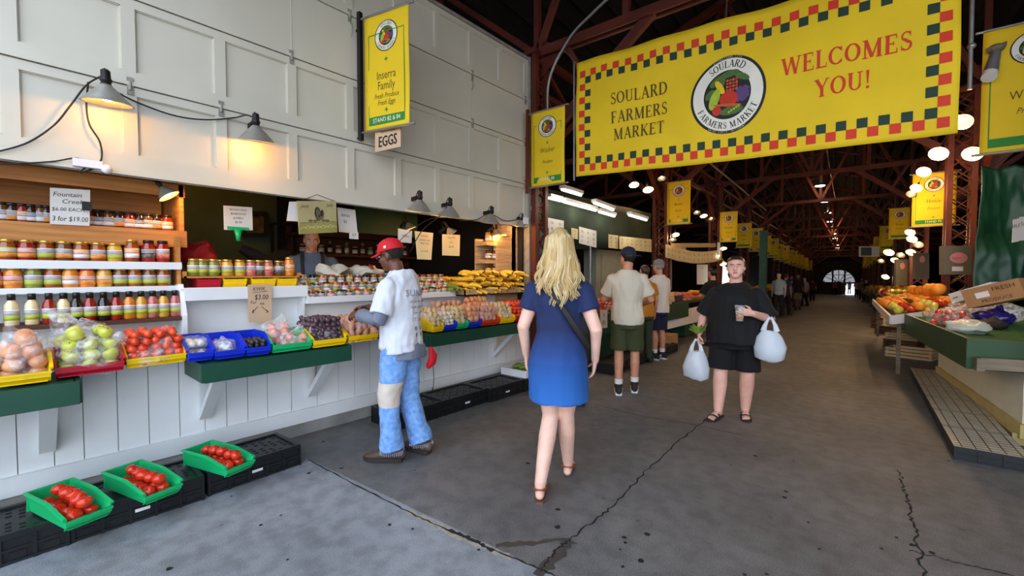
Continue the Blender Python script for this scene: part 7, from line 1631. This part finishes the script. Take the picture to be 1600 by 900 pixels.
# ------------------------------------------------------------------ deeper stalls on both sides: tables with heaps
kinds = [('orange', 'orange', .06), ('tomato', 'tomato', .036), ('apple', 'apple', .041), ('peach', 'peach', .037), ('squash', 'yellow_squash', .045)]
for side, sgn in (('left', 0), ('right', 1)):
    for k in range(2 if sgn else 3, 10):
        ta, tb = k * BAY + .3, (k + 1) * BAY - .3; s0 = .55 if not sgn else BAY - .9
        if not sgn: s0 = .9
        s1 = s0 - 1.0 if not sgn else s0 + 1.0
        b = M(); b.slab([AI(ta, s0, .86), AI(ta, s1, 1.0), AI(tb, s1, 1.0), AI(tb, s0, .86)][::(-1 if sgn == 0 else 1)] , (0, 0, 1), .05); b.bar(AI(ta, s0, .74), AI(tb, s0, .74), .03, .28)
        for tt in (ta + .1, tb - .1): b.bar(AI(tt, s0 + (s1 - s0) * .15, 0), AI(tt, s0 + (s1 - s0) * .15, .85), .08, .08); b.bar(AI(tt, s1, 0), AI(tt, s1, .95), .08, .08)
        tag(b.build('market_table', m_green if k % 2 else m_greywood, loc=AI(ta, s0), world=True), '%s produce table, %s bay down the %s side of the aisle' % ('green' if k % 2 else 'grey', ORD[k], side), 'table')
        for j in range(5 if k < 4 else 4):
            kd, nm, r = kinds[(j + k) % 5]; c = AI(ta + .6 + j * 1.0, s0 + (s1 - s0) * .45); heap(kd, nm, (c.x, c.y, .93), .75, .7, r * 1.7, 2, '%s in the %s heap on the %s table down the %s side' % (nm.replace('_', ' '), ORD[j], ORD[k], side), nm.replace('_', ' '), '%s heap %s on %s table %s' % (nm, j, k, side), sc_=1.7, stuff=True)
# hanging lamps over the stalls, and pendants down the middle
LF = lamp_parts(.12, .12)
bcl = [x for x in LF if x[0] != 'clamp']
def far_lamp(label, p, sz=1., watt=0, col=(1, .62, .3), rot=(0, 0, 0)):
    t = thing('hanging_lamp', label, 'lamp', p, rot, 'hanging stall lamps'); t.scale = (sz,) * 3
    for n, me in bcl: o = bpy.data.objects.new(n, me); COL.objects.link(o); o.parent = t
    b = M(); b.cyl((0, 0, .08), (0, 0, .5), .004, seg=5); b.build('cord', m_cord, t)
    if watt: li = bpy.data.lights.new('lamp_glow', 'POINT'); li.energy = watt * 1.7; li.color = col; li.shadow_soft_size = .06; lo = bpy.data.objects.new('lamp_glow', li); COL.objects.link(lo); lo.location = V(p) - V((0, 0, .16))
for i, (px, py, d, sz, lab, w) in enumerate(((1470, 236, 6.2, 1.5, 'large hanging lamp under the right end of the welcome banner', 40), (1446, 266, 7.2, 1.3, 'hanging lamp left of the second right-hand banner', 30), (1507, 186, 4.6, 1.2, 'hanging lamp at the right end of the welcome banner', 14), (1523, 236, 4.8, 1.2, 'hanging lamp at the corner of the near right banner', 14), (1434, 292, 8.0, 1.2, 'lamp hanging against the second right-hand banner', 25), (1426, 302, 8.5, 1.1, 'lower lamp hanging against the second right-hand banner', 0),
        (990, 286, 9.5, 1.1, 'hanging lamp under the welcome banner, left of two', 12), (1012, 293, 9.5, 1.2, 'hanging lamp under the welcome banner, right of two', 12), (1033, 277, 10, 1.0, 'small lamp beside the second red column', 0), (1047, 312, 11, 1., 'small bright lamp at the edge of the second left-hand banner', 0), (1055, 365, 11, 1., 'upper of two small lamps by the second red column', 10), (1050, 373, 10.5, 1., 'lower of two small lamps by the second red column', 0), (1088, 331, 14, 1.2, 'left lamp of three beyond the second banner', 0), (1099, 336, 14.5, 1.2, 'middle lamp of three beyond the second banner', 10), (1111, 341, 15, 1.2, 'right lamp of three beyond the second banner', 0), (1129, 387, 14, 1.2, 'lamp under the third left-hand banner', 6), (1130, 411, 14, 1.2, 'lower lamp behind the woman in black', 4),
        (1424, 362, 10, 1., 'nearest lamp in the string over the citrus table', 25), (1427, 372, 10.4, 1.1, 'second lamp in the string over the citrus table', 20), (1437, 381, 10.8, 1.1, 'third lamp in the string over the citrus table', 0), (1425, 393, 11.6, 1.1, 'fourth lamp in the string over the citrus table', 20), (1409, 398, 12.4, 1.1, 'fifth lamp in the string over the citrus table', 0), (1400, 406, 13.2, 1.1, 'sixth lamp in the string over the citrus table', 18), (1391, 393, 13, 1.4, 'lone bright lamp under the third right-hand banner', 18), (1378, 408, 15.5, 1.1, 'seventh lamp in the string over the citrus table', 0), (1385, 432, 17, 1.4, 'low lamp over the far right stalls', 12))): far_lamp(lab, PD(px, py - 3, d), sz * (.62 if d < 9 else .8), w, rot=(-.75, .35, 0) if px > 1300 else (-.35, -.3, 0))
for k in range(12):
    t_ = 16 + k * 4.2; p = AI(t_, MID + .0, 5.25); 
    t = thing('pendant_lamp', '%s pendant in the line hanging along the middle of the roof' % ORD[k], 'lamp', p, 0, 'pendants along the roof'); 
    b = M(); b.lathe([(.05, .12), (.08, .1), (.2, 0), (.19, .0), (.07, .09)], seg=18); b.cyl((0, 0, .1), (0, 0, .3), .05, seg=10); b.build('lamp_shade', m_steel, t); b = M(); b.lathe([(.17, .01), (.15, -.02), (.0, -.03)], seg=14); b.build('bulb', m_bulbc, t); b = M(); b.cyl((0, 0, .3), (0, 0, 2.4), .008, seg=5); b.build('cord', m_cord, t)
    if k % 2 == 0: li = bpy.data.lights.new('pendant_glow', 'POINT'); li.energy = 75; li.color = (1, .55, .24); li.shadow_soft_size = .15; lo = bpy.data.objects.new('pendant_glow', li); COL.objects.link(lo); lo.location = p - V((0, 0, .15))
# conduits under the roof
for i, (pts, lab) in enumerate((([AI(2, MID + .3, 6.6), AI(16, MID + .2, 6.4), AI(30, MID + .2, 6.4)], 'long grey conduit running down the middle of the roof'), ([AI(12, MID + .4, 6.2), AI(12, MID + 1.2, 5.9), AI(12.5, BAY + 1, 5.7)], 'grey conduit crossing the roof to the right'), ([AI(2, .8, 4.4), AI(8, .9, 4.3), AI(16, .9, 4.2)], 'thin pale conduit above the left-hand columns'))): cord(lab, pts, .028, name='conduit_pipe', m=m_steel, cat='pipe')
cord('pale bent pipe rising from the first red column to the roof beam', [AI(0, .2, 3.6), AI(-.05, .24, 4.3), AI(-.1, .6, 4.75), AI(-.2, 1.0, 4.9), AI(-.3, 1.5, 5.05)], .022, name='bent_pipe', m=m_steel, cat='pipe')
for i, (px, py, d) in enumerate(((1562, 88, 4.2), (1548, 110, 4.3))): pass
t = thing('floodlight', 'grey floodlight fitting in front of the near right banner', 'light', PD(1556, 92, 3.9)); b = M(); b.cyl(PD(1556, 82, 3.9), PD(1548, 112, 3.9), .035, .05, 14); b.build('lamp_body', m_steel, t, True); b = M(); b.ball(PD(1556, 76, 3.9), (.06, .06, .04), 12, 8); b.bar(PD(1545, 78, 3.9), PD(1580, 66, 3.9), .05, .04); b.build('mount', m_greywood, t, True); b = M(); b.cyl(PD(1547, 114, 3.9), PD(1545, 121, 3.88), .05, .052, 14); b.build('lens', m_paper, t, True)

# ------------------------------------------------------------------ the crowd far down the aisle, each one a figure
tops = [mat('top_' + n, c, .85) for n, c in (('pale_blue', '9FB3C6'), ('blue', '26386E'), ('pink', 'C4506A'), ('dark', '1E1D20'), ('white', 'C6C2BA'), ('grey', '6E6C6A'), ('maroon', '5A2430'))]; TN_ = ['pale blue', 'blue', 'pink', 'dark', 'white', 'grey', 'maroon']
pants = [mat('pants_dark', '1B1C22', .85), mat('pants_khaki', '7E6F54', .85), mat('pants_blue', '33435F', .85)]
CW = [(1216, 494, 0, 0, 'on the left, nearest of the far crowd'), (1227, 492, 1, 0, 'beside the person in pale blue'), (1246, 484, 3, 1, 'standing alone with pale legs on the left of the aisle'), (1257, 478, 4, 0, 'by the left-hand stalls'), (1269, 470, 6, 0, 'farther along the left-hand stalls'), (1236, 480, 4, 2, 'half hidden beyond the left-hand crowd'), (1287, 459, 3, 1, 'beside the far arch'), (1304, 461, 2, 0, 'walking in the middle of the aisle before the arch'), (1318, 462, 5, 1, 'just right of the one in pink'), (1327, 459, 3, 0, 'standing against the bright doorway'), (1338, 464, 4, 0, 'by the right-hand stalls, far down'), (1346, 468, 5, 0, 'at the right-hand tables'), (1353, 472, 3, 2, 'bending over the right-hand tables')]
for i, (px, py, tp, pt, lab) in enumerate(CW):
    g = PF(px, py); g.z = 0; dressed('person in a %s top %s' % (TN_[tp], lab), (g.x, g.y, 0), RN.uniform(-.5, .5) + (2.6 if i % 3 == 0 else 0), RN.uniform(1.6, 1.8), (sk_fair, sk_mid, sk_dark)[i % 3], .022, tops[tp], pants[pt], (hk, hb, hgy)[i % 3], m_ink, short=pt == 1, stride=.1, group='people far down the aisle', hands=True)

# ------------------------------------------------------------------ heaps nobody could count, one object per kind of produce
for (kd, nm), items in STUFF.items():
    src = PM[kd][0]; vs0 = [v.co.copy() for v in src.vertices]; fs0 = [tuple(p.vertices) for p in src.polygons]; mi0 = [p.material_index for p in src.polygons]; b = M(); l0 = V(items[0][0])
    for p, k in items:
        r = rotm(RN.uniform(-.6, .6), RN.uniform(-.6, .6), RN.uniform(0, 6.3)) if kd != 'squash' else rotm(RN.uniform(-.2, .2), 0, RN.uniform(-.6, .6)); o = len(b.v); dz = GZ(p[1])
        b.v += [r @ (v * k) + V(p) - l0 + V((0, 0, dz)) for v in vs0]; b.f += [[i + o for i in f] for f in fs0]; b.m += mi0; b.s += [True] * len(fs0)
    o = b.build(nm, list(src.materials)); o.location = l0; tag(o, '%s heaped on the stalls farther back' % {'garlic_bulb': 'garlic bulbs', 'yellow_squash': 'yellow squash', 'tomato': 'red tomatoes', 'potato': 'pale potatoes', 'peach': 'pinkish peaches', 'fig': 'dark figs'}.get(nm, nm + 's'), nm.replace('_', ' '), kind='stuff')
# everything beyond the entrance bay follows the falling floor
for o in list(sc.objects):
    if o.parent is not None or o.type in ('CAMERA',) or o.get('kind') == 'stuff' or o.name.startswith('floor'): continue
    if o.get('kind') == 'structure' and o.location.length < 1e-6:
        if o.type == 'MESH' and o.data.vertices and max(v.co.y for v in o.data.vertices) > 12:
            for q in [o] + list(o.children):
                for v in q.data.vertices: v.co.z -= SLOPE * (v.co.y - 9) if v.co.z > .5 or v.co.y > 9 else 0
        continue
    o.location.z += GZ(o.location.y) if o.name.split('.')[0] not in ('hanging_lamp', 'tube_light', 'paper_valance', 'hanging_board', 'utility_box', 'lit_panel') and o.type != 'LIGHT' else 0
# ------------------------------------------------------------------ daylight and render look
w = bpy.data.worlds.new('sky'); sc.world = w; w.use_nodes = True; nt = w.node_tree; bg = nt.nodes['Background']
tc = nt.nodes.new('ShaderNodeTexCoord'); sx = nt.nodes.new('ShaderNodeSeparateXYZ'); rp = nt.nodes.new('ShaderNodeValToRGB'); nt.links.new(tc.outputs['Generated'], sx.inputs[0]); nt.links.new(sx.outputs['Z'], rp.inputs[0])
rp.color_ramp.elements[0].position = 0; rp.color_ramp.elements[0].color = (.86, .9, 1, 1); rp.color_ramp.elements[1].position = .7; rp.color_ramp.elements[1].color = (.62, .77, 1, 1)
nt.links.new(rp.outputs[0], bg.inputs[0]); bg.inputs[1].default_value = 4.2
su = bpy.data.lights.new('sun', 'SUN'); su.energy = 14; su.color = (1, .95, .86); su.angle = .01; so_ = bpy.data.objects.new('sun', su); COL.objects.link(so_); so_.rotation_euler = V((-.35, -.6, -1)).to_track_quat('-Z', 'Y').to_euler()
sc.view_settings.view_transform = 'Standard'; sc.view_settings.look = 'None'; sc.view_settings.gamma = 1; sc.view_settings.exposure = 0
sc.view_settings.use_curve_mapping = False
sc.cycles.use_denoising = True; sc.cycles.max_bounces = 7; sc.cycles.transparent_max_bounces = 16; sc.cycles.caustics_reflective = False; sc.cycles.caustics_refractive = False; sc.cycles.sample_clamp_indirect = 4
